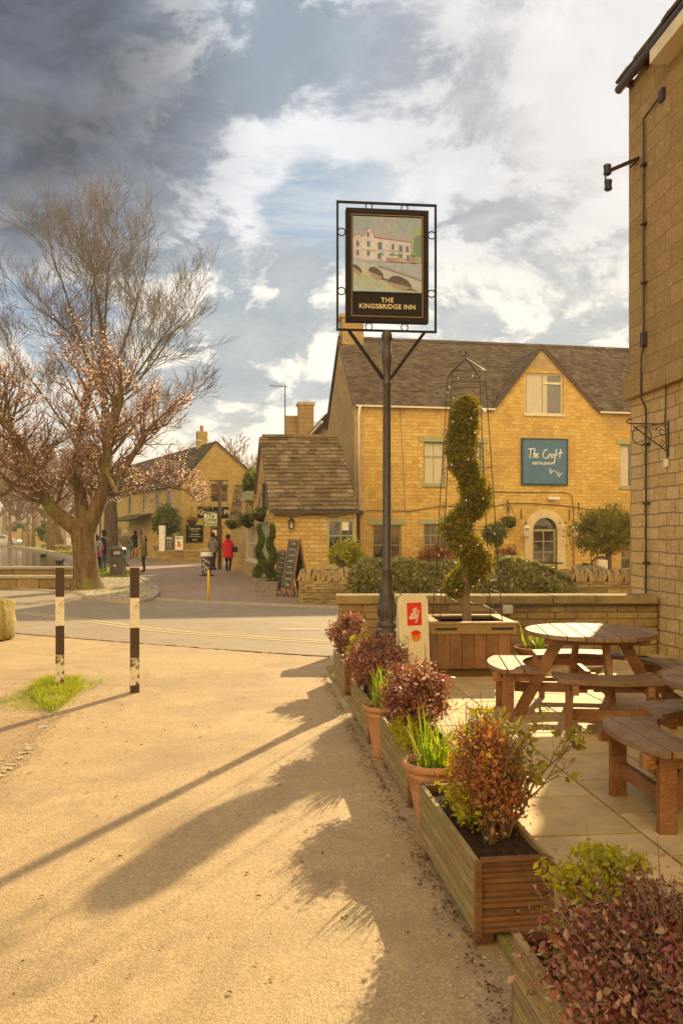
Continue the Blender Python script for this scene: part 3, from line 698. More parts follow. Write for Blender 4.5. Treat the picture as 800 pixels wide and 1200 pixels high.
mb = MB(); mb.mat('m_croft').polywall(CR.pt(LEN,0), B, Z, [(0,0),(2*HALF,0),(2*HALF,EZ),(HALF,RZ),(0,EZ)]); mb.polywall(CR.pt(LEN,0)+B*2*HALF, -CR.U, Z, rect(0,0,LEN,EZ)); mb.build('rear_wall', parent=croft, uv=True)
mb = MB().mat('m_dressed')    # small gable slit window, quoins
mb.mat('m_glass_lead')
for n0 in (0,): mb.add([CR.pt(.14,7.15)+B*(HALF-.4), CR.pt(.14,7.15)+B*(HALF-.05), CR.pt(.14,7.95)+B*(HALF-.05), CR.pt(.14,7.95)+B*(HALF-.4)], [(0,1,2,3)])
mb.build('slit_window', parent=croft)
mb = MB().mat('m_quoin'); z = 0.; i = 0
while z < EZ-.1:
    h = rnd.uniform(.2,.28); h = min(h, EZ-.02-z); a, b = (.34,.2) if i % 2 else (.2,.34)
    vs = []
    for zz in (z+.004, z+h-.004):
        for u, n_ in ((-.012,.012),(a,.012),(a,-.05),(.05,-.05),(.05,-b),(-.012,-b)): vs.append(CR.pt(u,zz,n_))
    mb.add(vs, [(5,4,3,2,1,0),(6,7,8,9,10,11)]+[(j,(j+1)%6,6+(j+1)%6,6+j) for j in range(6)]); z += h; i += 1
mb.build('quoins', parent=croft, uv=True)
# roofs
rp = lambda u, t, z: CR.pt(u,z)+B*t
ov = .18; sl = (RZ-EZ)/HALF
ttg = (gz-EZ)/sl
def under_gable(p):
    q_ = p-CR.O; u = q_.dot(CR.U); t = -q_.dot(CR.N); h_ = (gu-gl) if u < gu else (gr-gu)
    return t < ttg*(1-abs(u-gu)/(h_+.1))-.02
mb = MB(); tiles(mb, rp(-.1,-ov,EZ-ov*sl+.05), rp(LEN,-ov,EZ-ov*sl+.05), rp(LEN,HALF,RZ+.05), rp(-.1,HALF,RZ+.05), 36, .21, .018, skip=under_gable)
mb.build('roof_tiles', 'm_tile', croft); 
mb = MB().mat('m_tile'); mb.add([rp(-.1,HALF,RZ+.06), rp(LEN,HALF,RZ+.06), rp(LEN,2*HALF+ov,EZ-ov*sl+.05), rp(-.1,2*HALF+ov,EZ-ov*sl+.05)], [(0,1,2,3)])
mb.add([rp(0,-ov,EZ-ov*sl), rp(gl-.1,-ov,EZ-ov*sl), rp(gl-.1,0,EZ), rp(gu,ttg,gz), rp(gu,HALF,RZ), rp(0,HALF,RZ)], [(0,1,2,3,4,5)]); mb.add([rp(gr+.1,-ov,EZ-ov*sl), rp(LEN,-ov,EZ-ov*sl), rp(LEN,HALF,RZ), rp(gu,HALF,RZ), rp(gu,ttg,gz), rp(gr+.1,0,EZ)], [(0,1,2,3,4,5)])
mb.add([rp(-.1,-ov,EZ-ov*sl+.05),rp(-.1,HALF,RZ+.05),rp(-.1,HALF,RZ-.1),rp(-.1,-ov,EZ-ov*sl-.1)], [(0,1,2,3)]); mb.add([rp(-.1,2*HALF+ov,EZ-ov*sl+.05),rp(-.1,HALF,RZ+.05),rp(-.1,HALF,RZ-.1),rp(-.1,2*HALF+ov,EZ-ov*sl-.1)], [(0,1,2,3)])
mb.build('roof', parent=croft)
mb = MB()
for i in range(int(LEN/.45)): u = i*.45-.08; mb.beam(rp(u,HALF,RZ+.085+rnd.uniform(-.008,.008)), rp(u+.43,HALF,RZ+.085), .22, .09)
mb.build('ridge_tiles', 'm_tile', croft)
# front gable roof slopes
tt = (gz-EZ)/sl
mb = MB(); gm = rp(gu,tt,gz)
for sgn, ue in ((-1,gl),(1,gr)):
    f0 = rp(ue+sgn*.1,-.12,EZ-.10); f1 = rp(gu,-.12,gz+.06); b1 = rp(gu,tt,gz+.06); b0 = rp(ue+sgn*.1,-.0,EZ-.06)
    if sgn < 0: tiles(mb, b0, f0, f1, b1, 15, .2, .018)
    else: tiles(mb, f0, b0, b1, f1, 15, .2, .018)
    vv = [rp(ue+sgn*.1,-.12,EZ-.14), rp(gu,-.12,gz+.03), rp(gu,tt,gz+.03), rp(ue+sgn*.1,0,EZ-.1)]; mb.add(vv, [(0,1,2,3)])
mb.build('front_gable_roof', 'm_tile', croft)
mb = MB().mat('m_post')
for sgn, ue in ((-1,gl),(1,gr)):
    a, b = Vector((ue,0,EZ)), Vector((gu,0,gz)); d = (b-a).normalized(); 
    mb.beam(CR.pt(ue+sgn*.08,EZ-.13,.09), CR.pt(gu,gz-.03,.09), .06, .07, up=CR.N.cross(CR.U)*1.)
mb.mat('m_dressed').polywall(CR.pt(0,0,.02), CR.U, Z, [(gu-.62,gz-.80),(gu+.62,gz-.80),(gu,gz-.10)]); mb.build('gable_coping', parent=croft)
mb = MB().mat('m_cream')
for a, b in ((.0,gl-.05),(gr+.05,LEN)): mb = MB().mat('m_cream').beam(CR.pt(a,EZ-.14,.16), CR.pt(b,EZ-.14,.16), .09, .06); mb.build('gutter', parent=croft)
lw = 'm_sage'
window(CR, croft, W['a'], 2, 1, lintel=lw, split=W['a'][1]+(W['a'][3]-W['a'][1])*.66, curtain=[(0,1)]); window(CR, croft, W['b'], 3, 4, lintel=lw, glass='m_glass_lead')
window(CR, croft, W['c'], 1, 2, lintel=lw); window(CR, croft, W['d'], 2, 1, lintel=lw, curtain=[(.1,.9)]); window(CR, croft, W['e'], 1, 1, lintel=lw, curtain=[(0,.5)]); window(CR, croft, W['f'], 2, 3, lintel=lw)
window(CR, croft, W['g'], 2, 1, glass='m_glass_lead', frame='m_cream', sill='m_cream', curtain=[(.03,.47),(.52,.62)], split=None, label='attic window in the gable with white curtain')
mb = MB().mat('m_cream'); u0, z0, u1, z1 = W['g']; um = (u0+u1)/2; CR.box(mb, um, u1-.06, z0+(z1-z0)*.74, z0+(z1-z0)*.79, -.13, -.07); mb.build('transom', parent=croft)
# door with stone arch
mb = MB().mat('m_arch'); w_ = .31; a_in = [(d0,.0)]+[(x,z) for x,z in reversed(arc)]+[(d1,.0)]; cu = (d0+d1)/2; hr = (d1-d0)/2
ao = [(d0-w_,.0)]+[(cu-(hr+w_)*math.cos(math.pi*i/10), dsp+(hr+w_)*math.sin(math.pi*i/10)) for i in range(11)]+[(d1+w_,.0)]
n_ = len(ao); vs = [CR.pt(u,z,.07) for u,z in a_in]+[CR.pt(u,z,.07) for u,z in ao]+[CR.pt(u,z,-.1) for u,z in a_in]+[CR.pt(u,z,.0) for u,z in ao]
mb.add(vs, [(i,i+1,n_+i+1,n_+i) for i in range(n_-1)]+[(2*n_+i,2*n_+i+1,i+1,i) for i in range(n_-1)]+[(n_+i,n_+i+1,3*n_+i+1,3*n_+i) for i in range(n_-1)])
mb.build('door_arch', parent=croft)
mb = MB().mat('m_sage'); CR.box(mb, d0+.01, d0+.09, .02, dsp, -.16, -.08); CR.box(mb, d1-.09, d1-.01, .02, dsp, -.16, -.08); CR.box(mb, d0+.01, d1-.01, dsp-.02, dsp+.06, -.16, -.078); CR.box(mb, d0+.09, d1-.09, .02, .55, -.15, -.10); CR.box(mb, cu-.02, cu+.02, .55, dsp, -.15, -.09)
for k in range(1,3): CR.box(mb, d0+.09, d1-.09, .55+(dsp-.55)*k/3-.018, .55+(dsp-.55)*k/3+.018, -.15, -.092)
dr = mb.build('door', parent=croft); g = MB().mat('m_glass'); CR.box(g, d0+.02, d1-.02, .05, dsp+hr, -.135, -.122); g.build('pane', parent=dr)
mb = MB().mat('m_white'); u, z = CR.uz(427,0)[0], 0; mb.tube([CR.pt(.14,EZ-.15,.2), CR.pt(.12,EZ-.45,.09), CR.pt(.12,2.42,.09)], .045, 8); mb.build('downpipe', parent=croft, smooth=True)
mb = MB().mat('m_iron'); mb.tube([CR.pt(.12,2.42,.09), CR.pt(.12,2.2,.09), CR.pt(.12,0.,.09)], [.09,.045,.045], 8); CR.box(mb, -.02, .26, 2.3, 2.44, .01, .2); mb.build('drainpipe', parent=croft)
mb = MB().mat('m_iron')
def cable(pl, pts, r=.014, sag=0.): mb.tube([pl.pt(*pl.uz(x,y), .04) for x, y in pts], r, 5)
cable(CR, [(428,598),(480,599),(515,593),(545,594),(575,594),(595,590),(620,590),(655,592),(690,597),(720,598)]); cable(CR, [(576,576),(610,577),(660,577),(669,580),(671,600),(671,664)]); cable(CR, [(468,475),(471,530),(474,600)], .008)
for x, y0, y1 in ((594,586,600),(610,597,608),(666,597,610),(677,588,602)): cable(CR, [(x,y0),(x,y1)], .02)
mb.build('cable', parent=croft)
mb = MB().mat('m_white'); u, z = CR.uz(647,584); CR.box(mb, u-.22, u+.22, z-.05, z+.05, 0, .16); mb.build('floodlight', parent=croft)
# chimney
ch = MB().mat('m_croft_gable'); c = rp(.45,HALF,0); ang = math.atan2(CR.U.y, CR.U.x)
ch.box((c.x,c.y,RZ+.25), (.85,.75,1.1), rz=ang); ck = ch.build('chimney', parent=croft, uv=True); m2 = MB().mat('m_dressed').box((c.x,c.y,RZ+.85), (1.0,.9,.14), rz=ang); m2.build('cap', parent=ck)
# rear wing
rw = thing('rear_wing', 'lower stone wing with two chimneys and slate roof behind the restaurant gable', 'building', (-1.2,38,0), world=True)
RWP = PL((-2.9,47), (1,.17)); RB = -RWP.N
mb = MB().mat('m_croft_gable'); pa, pb = Vector((-.6,34.6,0)), Vector((-2.05,44.5,0)); dd = (pb-pa)
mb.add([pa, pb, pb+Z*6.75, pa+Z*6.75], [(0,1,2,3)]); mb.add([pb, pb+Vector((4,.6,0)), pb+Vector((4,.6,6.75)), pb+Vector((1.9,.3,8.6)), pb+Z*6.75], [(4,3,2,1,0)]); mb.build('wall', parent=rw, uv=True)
mb = MB(); e = Vector((-.22,0,-.2)); tiles(mb, pb+e+Z*6.8, pa+e+Z*6.8, pa+Vector((1.9,.3,8.7)), pb+Vector((1.9,.3,8.7)), 14, .3, .03); mb.add([pb+e+Z*6.75, pa+e+Z*6.75, pa+Vector((1.9,.3,8.65)), pb+Vector((1.9,.3,8.65))], [(0,1,2,3)]); mb.build('roof', 'm_tile', rw)
mb = MB().mat('m_cream'); mb.beam(pb+e*1.1+Z*6.7, pa+e*1.1+Z*6.7, .1, .12); mb.build('gutter', parent=rw)
mb = MB().mat('m_inn'); a = P(341,488,46.5); mb.box((a.x,a.y,3.6+.6), (.72,.65,8.4), rz=.17); zt = a.z; mb.M = None; c1 = mb.build('chimney', parent=rw, uv=True)
c1.data.transform(Matrix.Translation((0,0,zt-8.4)))
b_ = P(358,474,46); mb = MB().mat('m_inn').box((b_.x,b_.y,b_.z-4.2), (.86,.75,8.4), rz=.17); c2 = mb.build('chimney', parent=rw, uv=True); MB().mat('m_dressed').box((b_.x,b_.y,b_.z), (1.0,.9,.16), rz=.17).build('cap', parent=c2)
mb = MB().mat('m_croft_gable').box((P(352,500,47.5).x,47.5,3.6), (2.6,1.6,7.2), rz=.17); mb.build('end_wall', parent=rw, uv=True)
an = thing('tv_aerial', 'thin television aerial on a tall mast above the rear chimney', 'aerial', P(334,520,46.2), world=True)
mb = MB().mat('m_iron'); mb.tube([P(334,512,46.2), P(334,452,46.2)], .035, 6); mb.build('mast', parent=an); mb = MB().mat('m_iron'); mb.tube([P(316,452,46.2), P(337,453,46.2)], .022, 5)
for k in range(8): p = P(317+k*2.4,452,46.2); mb.tube([p-Z*.13, p+Z*.13], .014, 4)
mb.build('antenna_array', parent=an)
# ------------------------------------------------------------ annex with slate roof
AN = PL((-2.05,24.2), (1,.04)); EA = 2.32; AL = 2.50
ax = thing('cottage_annex', 'low golden stone annex with mossy stone slate roof and sage window beside the lane', 'annex', (-2.05,24.2,0), world=True)
sd = Vector((-.235,1,0)).normalized(); RDY = 2.7; a0 = Vector((-2.05,24.2,0)); ar = a0+sd*RDY; ab = a0+sd*4.2; ae = a0+sd*9.2; ridgeZ = 4.82
wr = (*AN.uz(383,664), *AN.uz(415.5,608.5))
mb = MB().mat('m_annex').polywall(AN.O, AN.U, Z, rect(0,0,AL,EA), [rect(*wr)], -AN.N*.18, 'm_dressed'); mb.build('front_wall', parent=ax, uv=True)
window(AN, ax, wr, 2, 3, fw=.07, bar=.035, dep=.03, sill='m_sage', lintel=None)
mb = MB().mat('m_white'); u = (wr[0]+wr[2])/2; AN.box(mb, u+.04, u+.24, 1.72, 1.98, -.045, -.037); mb.build('window_notice', parent=ax)
SP = PL((ae.x,ae.y), (-sd.x,-sd.y)); L9 = 9.2    # side wall plane, u measured from its far end
def su(px): return SP.uz(px, 600)[0]
sw = (su(289), SP.uz(289,655)[1], su(301.5), SP.uz(301.5,616)[1]); gw = (su(307.3), SP.uz(307.3,599)[1], su(314.2), SP.uz(314.2,563)[1])
dw = (su(304.5), .02, su(314.5), 1.98)
outer = [(0,0),(L9,0),(L9,EA),(L9-RDY,ridgeZ),(L9-4.2,2.95),(0,2.95)]
mb = MB().mat('m_annex').polywall(SP.O, SP.U, Z, outer, [rect(*sw), rect(*gw), rect(*dw)], -SP.N*.16, 'm_dressed'); mb.build('side_wall', parent=ax, uv=True)
window(SP, ax, sw, 6, 2, glass='m_glass', frame='m_cream', fw=.05, bar=.03, dep=.04, sill='m_cream'); window(SP, ax, gw, 1, 3, frame='m_iron', dep=.03, sill=None)
mb = MB().mat('m_sage'); SP.box(mb, dw[0], dw[2], .02, 1.98, -.12, -.07); mb.build('door', parent=ax)
mb = MB().mat('m_dressed'); SP.box(mb, dw[0]-.15, dw[2]+.15, 1.98, 2.16, -.05, .03); SP.box(mb, sw[0]-.1, sw[2]+.1, sw[3], sw[3]+.12, -.05, .02); SP.box(mb, 0, L9-4.2, 2.95, 3.03, -.2, .05); mb.build('lintels', parent=ax)
A1 = AN.pt(AL, EA); n1 = Vector((-.30,-.0,0)); ra = ar+Z*ridgeZ; rb = Vector((-.09,26.85,ridgeZ))
mb = MB(); tiles(mb, a0+Vector((-.10,-.14,EA-.02)), A1+Vector((.06,-.14,.0)), rb+Z*.04, ra+Vector((-.1,0,.04)), 19, .24, .035, .28); mb.build('roof_slates', 'm_slate', ax)
mb = MB().mat('m_slate'); mb.add([a0+Vector((-.05,-.1,EA-.05)), A1+Vector((.03,-.1,-.04)), rb, ra], [(0,1,2,3)]); bb = ab+Z*2.95; mb.add([ra+Vector((-.1,0,.06)), rb+Z*.06, Vector((.5,28.4,2.95)), bb+Vector((-.1,0,.05))], [(0,1,2,3)])
mb.add([a0+Vector((-.1,-.14,EA-.1)),ra+Vector((-.1,0,.04)),ra+Vector((-.1,0,-.07)),a0+Vector((-.1,-.14,EA-.22))],[(0,1,2,3)]); mb.add([ab+Z*2.93, Vector((.5,28.4,2.93)), ae+Vector((3,0,2.93)), ae+Z*2.93],[(0,1,2,3)])
mb.add([A1, A1+Vector((0,4.1,0)), Vector((A1.x,28.3,0)), Vector((A1.x,A1.y,0))],[(0,1,2,3)])
mb.build('roof', parent=ax)
mb = MB()
for i in range(5): p = ra.lerp(rb, i/5); q_ = ra.lerp(rb, (i+.97)/5); mb.beam(p+Z*.08, q_+Z*.08, .26, .10)
mb.build('ridge_tiles', 'm_slate', ax)
mb = MB().mat('m_iron'); mb.beam(a0+Vector((-.1,-.2,EA-.04)), A1+Vector((.1,-.2,-.04)), .09, .07)
mb.tube([AN.pt(.0,2.18,.05),AN.pt(.5,2.14,.05),AN.pt(1.3,2.2,.05),AN.pt(1.8,2.12,.05),AN.pt(2.2,2.2,.05)], .012, 5); mb.build('gutter', parent=ax)
# lantern on annex
def wall_lantern(pl, px, py, h, name, label, mat='m_iron', hang=True, off=.12):
    u, z = pl.uz(px, py); o = thing(name, label, 'lantern', pl.pt(u, z, 0), world=True)
    w = h*.42; mb = MB().mat(mat); c = pl.pt(u, z, off)
    for a, b in ((-1,-1),(1,-1),(1,1),(-1,1)): mb.beam(c+Vector((a*w*.32,b*w*.32,-h*.32)), c+Vector((a*w*.48,b*w*.48,h*.18)), h*.045, h*.045)
    mb.lathe([(w*.5,-h*.36),(w*.52,-h*.31)], c, 4); mb.lathe([(w*.56,h*.18),(w*.60,h*.21),(w*.3,h*.34),(w*.08,h*.42)], c, 4); mb.build('lantern_frame', parent=o)
    g = MB().mat('m_cream').lathe([(w*.2,-h*.3),(w*.2,0),(w*.1,h*.02)], c, 8); g.build('candle', parent=o)
    mb = MB().mat('m_iron'); mb.tube([pl.pt(u,z+h*.4,0), pl.pt(u,z+h*.62,off*.5), pl.pt(u,z+h*.62,off), pl.pt(u,z+h*.45,off)], h*.03, 5); mb.build('bracket', parent=o)
wall_lantern(AN, 341.5, 614, .42, 'wall_lantern', 'black wall lantern on the annex beside its sage window')
wall_lantern(CR, 615, 622.5, .54, 'wall_lantern', 'white caged lantern left of the arched doorway', 'm_white')
wall_lantern(CR, 671.5, 622.5, .54, 'wall_lantern', 'white caged lantern right of the arched doorway', 'm_white')
# ------------------------------------------------------------ far cottage with shop
K0 = Vector((-9.62,48,0)); CG = PL(K0, (.92,.38)); CS0 = K0+Vector((-.5,.87,0)).normalized()*21; CS = PL(CS0, (.5,-.87))
ct = thing('shop_cottage', 'honey stone gabled cottage with dark fascia sign and porch at the end of the lane', 'cottage', K0, world=True)
gw_ = (*CG.uz(246,589), *CG.uz(268,566)); gw_ = (gw_[0],gw_[1],gw_[2],gw_[3]); gd = (CG.uz(246,0)[0], .02, CG.uz(261,0)[0], 2.1)
mb = MB().mat('m_cottage').polywall(CG.O, CG.U, Z, [(0,0),(5.2,0),(5.2,4.71),(2.1,7.25),(0,4.69)], [rect(*gw_), rect(*gd)], -CG.N*.2, 'm_dressed'); mb.build('gable_wall', parent=ct, uv=True)
window(CG, ct, gw_, 2, 2, frame='m_dressed', fw=.08, dep=.05)
mb = MB().mat('m_oak'); CG.box(mb, gd[0], gd[2], .02, 2.1, -.15, -.1); d_ = mb.build('door', parent=ct); mb = MB().mat('m_glass'); CG.box(mb, gd[0]+.12, gd[2]-.12, .9, 2.0, -.1, -.095); mb.build('pane', parent=d_)
mb = MB().mat('m_white'); u, z = CG.uz(252,624); CG.box(mb, u-.13, u+.13, z-.2, z+.15, -.09, -.08); mb.build('door_notice', parent=ct)
cw = []
for px in (198,184.5,169,152,135): 
    u = CS.uz(px,600)[0]
    cw.append((u-.45,3.05,u+.45,4.35))
for px in (166,140,128): u = CS.uz(px,600)[0]; cw.append((u-.5,.9,u+.5,2.1))
mb = MB().mat('m_cottage').polywall(CS.O, CS.U, Z, rect(0,0,21,4.69), [rect(*w) for w in cw], -CS.N*.2, 'm_dressed'); mb.build('side_wall', parent=ct, uv=True)
for w in cw: window(CS, ct, w, 2, 2, frame='m_sage', fw=.08, dep=.06, sill='m_dressed')
ap = CG.pt(2.1,7.25); sdir = (CS0-K0); re_ = CG.pt(5.2,4.71)
mb = MB(); e = -CG.U*.2-Z*.22; tiles(mb, K0+Z*4.72+sdir+e, K0+Z*4.72+e+CG.N*.1, ap+Z*.05+CG.N*.1, ap+Z*.05+sdir, 20, .32, .03)
mb.add([K0+Z*4.69+sdir+e, K0+Z*4.69+e, ap, ap+sdir], [(0,1,2,3)]); mb.add([ap+Z*.05+CG.N*.12, ap+Z*.05+sdir, re_+sdir+Z*.05, re_+Z*.05+CG.N*.12],[(0,1,2,3)]); mb.add([ap+Z*.07+CG.N*.12, re_+Z*.07+CG.N*.12, re_+CG.N*.12-Z*.1, ap+CG.N*.12-Z*.1],[(0,1,2,3)])
mb.build('roof', 'm_tile', ct)
for px, y0, t in ((228,516,.12),): 
    c = ap.lerp(ap+sdir,t); mb = MB().mat('m_cottage').box((c.x,c.y,7.5), (.6,.6,1.3), rz=.4); k = mb.build('chimney', parent=ct, uv=True); m2 = MB().mat('m_terracotta').lathe([(.13,0),(.1,.35),(.13,.38)], (c.x,c.y,8.15), 10); m2.build('chimney_pot', parent=k)
cc = CS.uz(165,600)[0]; mb = MB(); tiles(mb, CS.pt(cc-3,2.5,1.6), CS.pt(cc+3,2.5,1.6), CS.pt(cc+2.7,3.0,0), CS.pt(cc-2.7,3.0,0), 6, .3, .03); mb.add([CS.pt(cc-3,2.45,1.6), CS.pt(cc+3,2.45,1.6), CS.pt(cc+2.7,2.95,0), CS.pt(cc-2.7,2.95,0)],[(0,1,2,3)]); cn = mb.build('porch_canopy', 'm_slate', ct)
for u in (cc-2.8,cc-.9,cc+.9,cc+2.8): MB().mat('m_oak').beam(CS.pt(u,0,1.5), CS.pt(u,2.45,1.5), .14, .14).build('post', parent=cn)
# shop boards on the gable
def signboard(name, label, pl, px0, py0, px1, py1, mat, lines, rim=None, n0=.02, th=.04, tmat='m_gold_paint', name_cat='sign', origin=None):
    py0, py1 = min(py0,py1), max(py0,py1); a = pl.uz(px0,py1); b = pl.uz(px1,py0); o = thing(name, label, name_cat, pl.pt((a[0]+b[0])/2, a[1], 0), world=True)
    mb = MB().mat(mat); pl.box(mb, a[0], b[0], a[1], b[1], n0, n0+th); mb.build('board', parent=o)
    w, h = b[0]-a[0], b[1]-a[1]
    if rim:
        mb = MB().mat(rim); r_ = .035*max(w,h) if max(w,h) < 2 else .05
        for u0, u1, z0, z1 in ((a[0]-r_,a[0],a[1]-r_,b[1]+r_),(b[0],b[0]+r_,a[1]-r_,b[1]+r_),(a[0],b[0],a[1]-r_,a[1]),(a[0],b[0],b[1],b[1]+r_)): pl.box(mb, u0, u1, z0, z1, n0-.005, n0+th+.01)
        mb.build('rim', parent=o)
    if lines:
        mb = MB().mat(tmat)
        for t, fu, fz, sz, bold, sh in lines: mb.text(t, sz*h, pl.M(a[0]+w*fu, a[1]+h*fz, n0+th+.003), bold*h, sh)
        mb.build('lettering', parent=o)
    return o
signboard('shop_sign', 'long dark shop fascia board with pale lettering on the cottage gable', CG, 231.5, 607, 268, 594, 'm_signdark', [('Green & Pl', .5, .50, .60, .010, 0)])
signboard('menu_board', 'square dark notice board with pale writing on the cottage gable', CG, 218.5, 635, 237.3, 616, 'm_signdark', [('Tearoom', .5, .82, .20, .006, 0), ('Restaurant', .5,.66,.11,.003,0), ('Licensed', .5,.47,.15,.004,.3), ('Cream Teas Daily', .5,.33,.10,.003,0), ('open', .5,.15,.16,.004,.3)], rim='m_iron')
# ------------------------------------------------------------ stone store beside the lane
ob = thing('stone_outbuilding', 'narrow stone store with a slate hung upper part between the cottage and annex', 'outbuilding', P(277,668,35.3), world=True)
OB = PL((P(270,0,35.2).x,35.2), (1,.02)); w = P(292,0,35.2).x-P(270,0,35.2).x
mb = MB().mat('m_dressed'); OB.box(mb, 0, w, 0, 2.0, -2.5, 0); mb.build('wall', parent=ob, uv=True)
mb = MB(); tiles(mb, OB.pt(-.08,1.98,.1), OB.pt(w+.08,1.98,.1), OB.pt(w+.02,3.85,-.75), OB.pt(.12,3.85,-.75), 16, .2, .035, .3); mb.add([OB.pt(0,1.98,.05), OB.pt(w,1.98,.05), OB.pt(w,3.82,-.8), OB.pt(.12,3.82,-.8)],[(0,1,2,3)]); mb.add([OB.pt(0,1.98,.05),OB.pt(.12,3.82,-.8),OB.pt(0,1.98,-2.5)],[(0,2,1)]); mb.build('roof', 'm_slate', ob)
# hanging sign on a timber post
hp = P(257.5,668,36); hs_ = thing('pub_garden_sign', 'tall timber post with iron scroll top and a hanging board lettered The Little Nook', 'sign', (hp.x,36,0), world=True)
mb = MB().mat('m_post').box((hp.x,36,2.0), (.14,.14,4.0)); mb.build('post', parent=hs_)
mb = MB().mat('m_iron'); l, r = P(246,570,36), P(268,570,36); mb.beam(l, r, .05, .06); mb.beam(l+Z*.26, r+Z*.26, .04, .05)
for i in range(3):
    c = l.lerp(r, (i+.5)/3)+Z*.26; mb.tube([c+Vector((.13*math.cos(a),0,-.22*math.sin(a))) for a in [math.pi*k/8 for k in range(9)]], .016, 5)
mb.beam(P(250,600,35.95)+Z*.7, Vector((hp.x,35.95,3.2)), .05,.05); mb.beam(P(241,599.5,35.9), Vector((hp.x,35.9,CAMH+26.5/F*36)), .04, .04); mb.build('bracket', parent=hs_)
NK = PL((P(238.5,0,35.8).x,35.8), (1,0)); mb = MB().mat('m_green_rim'); a = NK.uz(238.3,617.5); b = NK.uz(255.2,600.8); NK.box(mb, a[0],b[0],a[1],b[1],-.04,0); bd = mb.build('board', parent=hs_)
mb = MB().mat('m_cream'); NK.box(mb, a[0]+.04,b[0]-.04,a[1]+.04,b[1]-.04,.0,.004); mb.build('face', parent=bd)
mb = MB().mat('m_green_rim')
for t, f in (('The',.78),('Little',.5),('Nook',.22)): mb.text(t, .24, NK.M((a[0]+b[0])/2, a[1]+(b[1]-a[1])*f, .007), .006)
mb.build('lettering', parent=bd)
# ------------------------------------------------------------ the inn wall close by (casts the patio shade)
IW = PL((4.10,11.32), (.086,-1)); IN = thing('inn_building', 'tall weathered stone side wall of the inn rising beside the patio', 'building', (4.1,11.32,0), world=True)
LI, EI = 17., 7.98
mb = MB().mat('m_inn_low'); mb.add([IW.pt(0,0),IW.pt(LI,0),IW.pt(LI,3.58),IW.pt(0,3.58)],[(0,1,2,3)]); b0 = -IW.N*9
mb.add([IW.pt(0,0)+b0,IW.pt(0,0),IW.pt(0,3.58),IW.pt(0,3.58)+b0],[(0,1,2,3)]); mb.build('ground_floor_wall', parent=IN, uv=True)
mb = MB().mat('m_inn'); mb.add([IW.pt(0,3.58,.015),IW.pt(LI,3.58,.015),IW.pt(LI,EI,.015),IW.pt(0,EI,.015)],[(0,1,2,3)]); c3 = IW.pt(-.015,0)
mb.add([IW.pt(-.015,3.58)+b0,IW.pt(-.015,3.58,.015),IW.pt(-.015,EI,.015),IW.pt(-.015,EI)+b0],[(0,1,2,3)]); mb.add([IW.pt(LI,0),IW.pt(LI,0)+b0,IW.pt(LI,EI)+b0,IW.pt(LI,EI)],[(0,1,2,3)]); mb.add([IW.pt(0,0)+b0,IW.pt(LI,0)+b0,IW.pt(LI,EI)+b0,IW.pt(0,EI)+b0],[(3,2,1,0)]); mb.build('upper_wall', parent=IN, uv=True)
mb = MB().mat('m_inn'); IW.box(mb, -.08, LI, 3.50, 3.80, -.1, .085); IW.box(mb, -.075, LI, 3.80, 3.86, -.1, .045); mb.build('string_course', parent=IN, uv=True, bevel=.01)
mb = MB().mat('m_iron')   # gutter, eave
mb.tube([IW.pt(-.10,EI-.02,.13), IW.pt(LI,EI-.02,.13)], .06, 8); mb.build('gutter', parent=IN, smooth=True)
mb = MB(); rt = lambda u, t: IW.pt(u,EI+.06+t*.78,.13-t); tiles(mb, rt(-.12,0), rt(LI,0), rt(LI,4.5), rt(-.12,4.5), 24, .3, .03, .25); mb.add([rt(-.1,0)-Z*.06, rt(LI,0)-Z*.06, rt(LI,4.5)-Z*.06, rt(-.1,4.5)-Z*.06],[(0,1,2,3)]); mb.add([rt(-.1,4.5), rt(LI,4.5), IW.pt(LI,EI,-9), IW.pt(-.1,EI,-9)],[(0,1,2,3)]); mb.add([IW.pt(0,EI,0),IW.pt(0,EI,-9),rt(0,4.5)],[(0,1,2)]); mb.build('roof', 'm_tile', IN)
mb = MB().mat('m_post'); 
for k in range(12): u = .1+k*.46; mb = MB().mat('m_post').beam(IW.pt(u,EI-.05,.0), IW.pt(u,EI-.02,.09), .06, .1); mb.build('rafter_end', parent=IN)
wu, wz = IW.uz(795,58); mb = MB().mat('m_cream'); IW.box(mb, wu-.25, wu+1.2, wz-.05, wz+.12, -.1, .26); mb.build('window_head', parent=IN)
pu = IW.uz(757.5,600)[0]; mb = MB().mat('m_iron')
zt = IW.uz(757,140)[1]; bu, bz = IW.uz(778,112)
mb.tube([IW.pt(bu,bz,.05), IW.pt(pu,zt,.05), IW.pt(pu,4.35,.05), IW.pt(pu,4.15,.05),IW.pt(pu+.04,4.0,.10), IW.pt(pu+.03,3.45,.10), IW.pt(pu+.06,3.3,.045), IW.pt(pu+.06,.0,.045)], .015, 6)
IW.box(mb, pu-.045, pu+.045, 4.15, 4.34, .0, .08); IW.box(mb, bu-.055, bu+.055, bz-.07, bz+.08, 0, .06)
for z in (1.2,2.0,2.8,5.0,5.8,6.6): IW.box(mb, pu-.045+(.06 if z < 3.4 else 0), pu+.045+(.06 if z < 3.4 else 0), z, z+.03, 0, .075)
mb.build('service_pipe', parent=IN)
mb = MB().mat('m_iron'); pts = [IW.pt(*IW.uz(x,y), .03) for x, y in ((800,412),(787,423),(781,436),(782,470),(781,492),(783,527),(784,548))]; mb.tube(pts, .008, 5); mb.build('thin_cable', parent=IN)
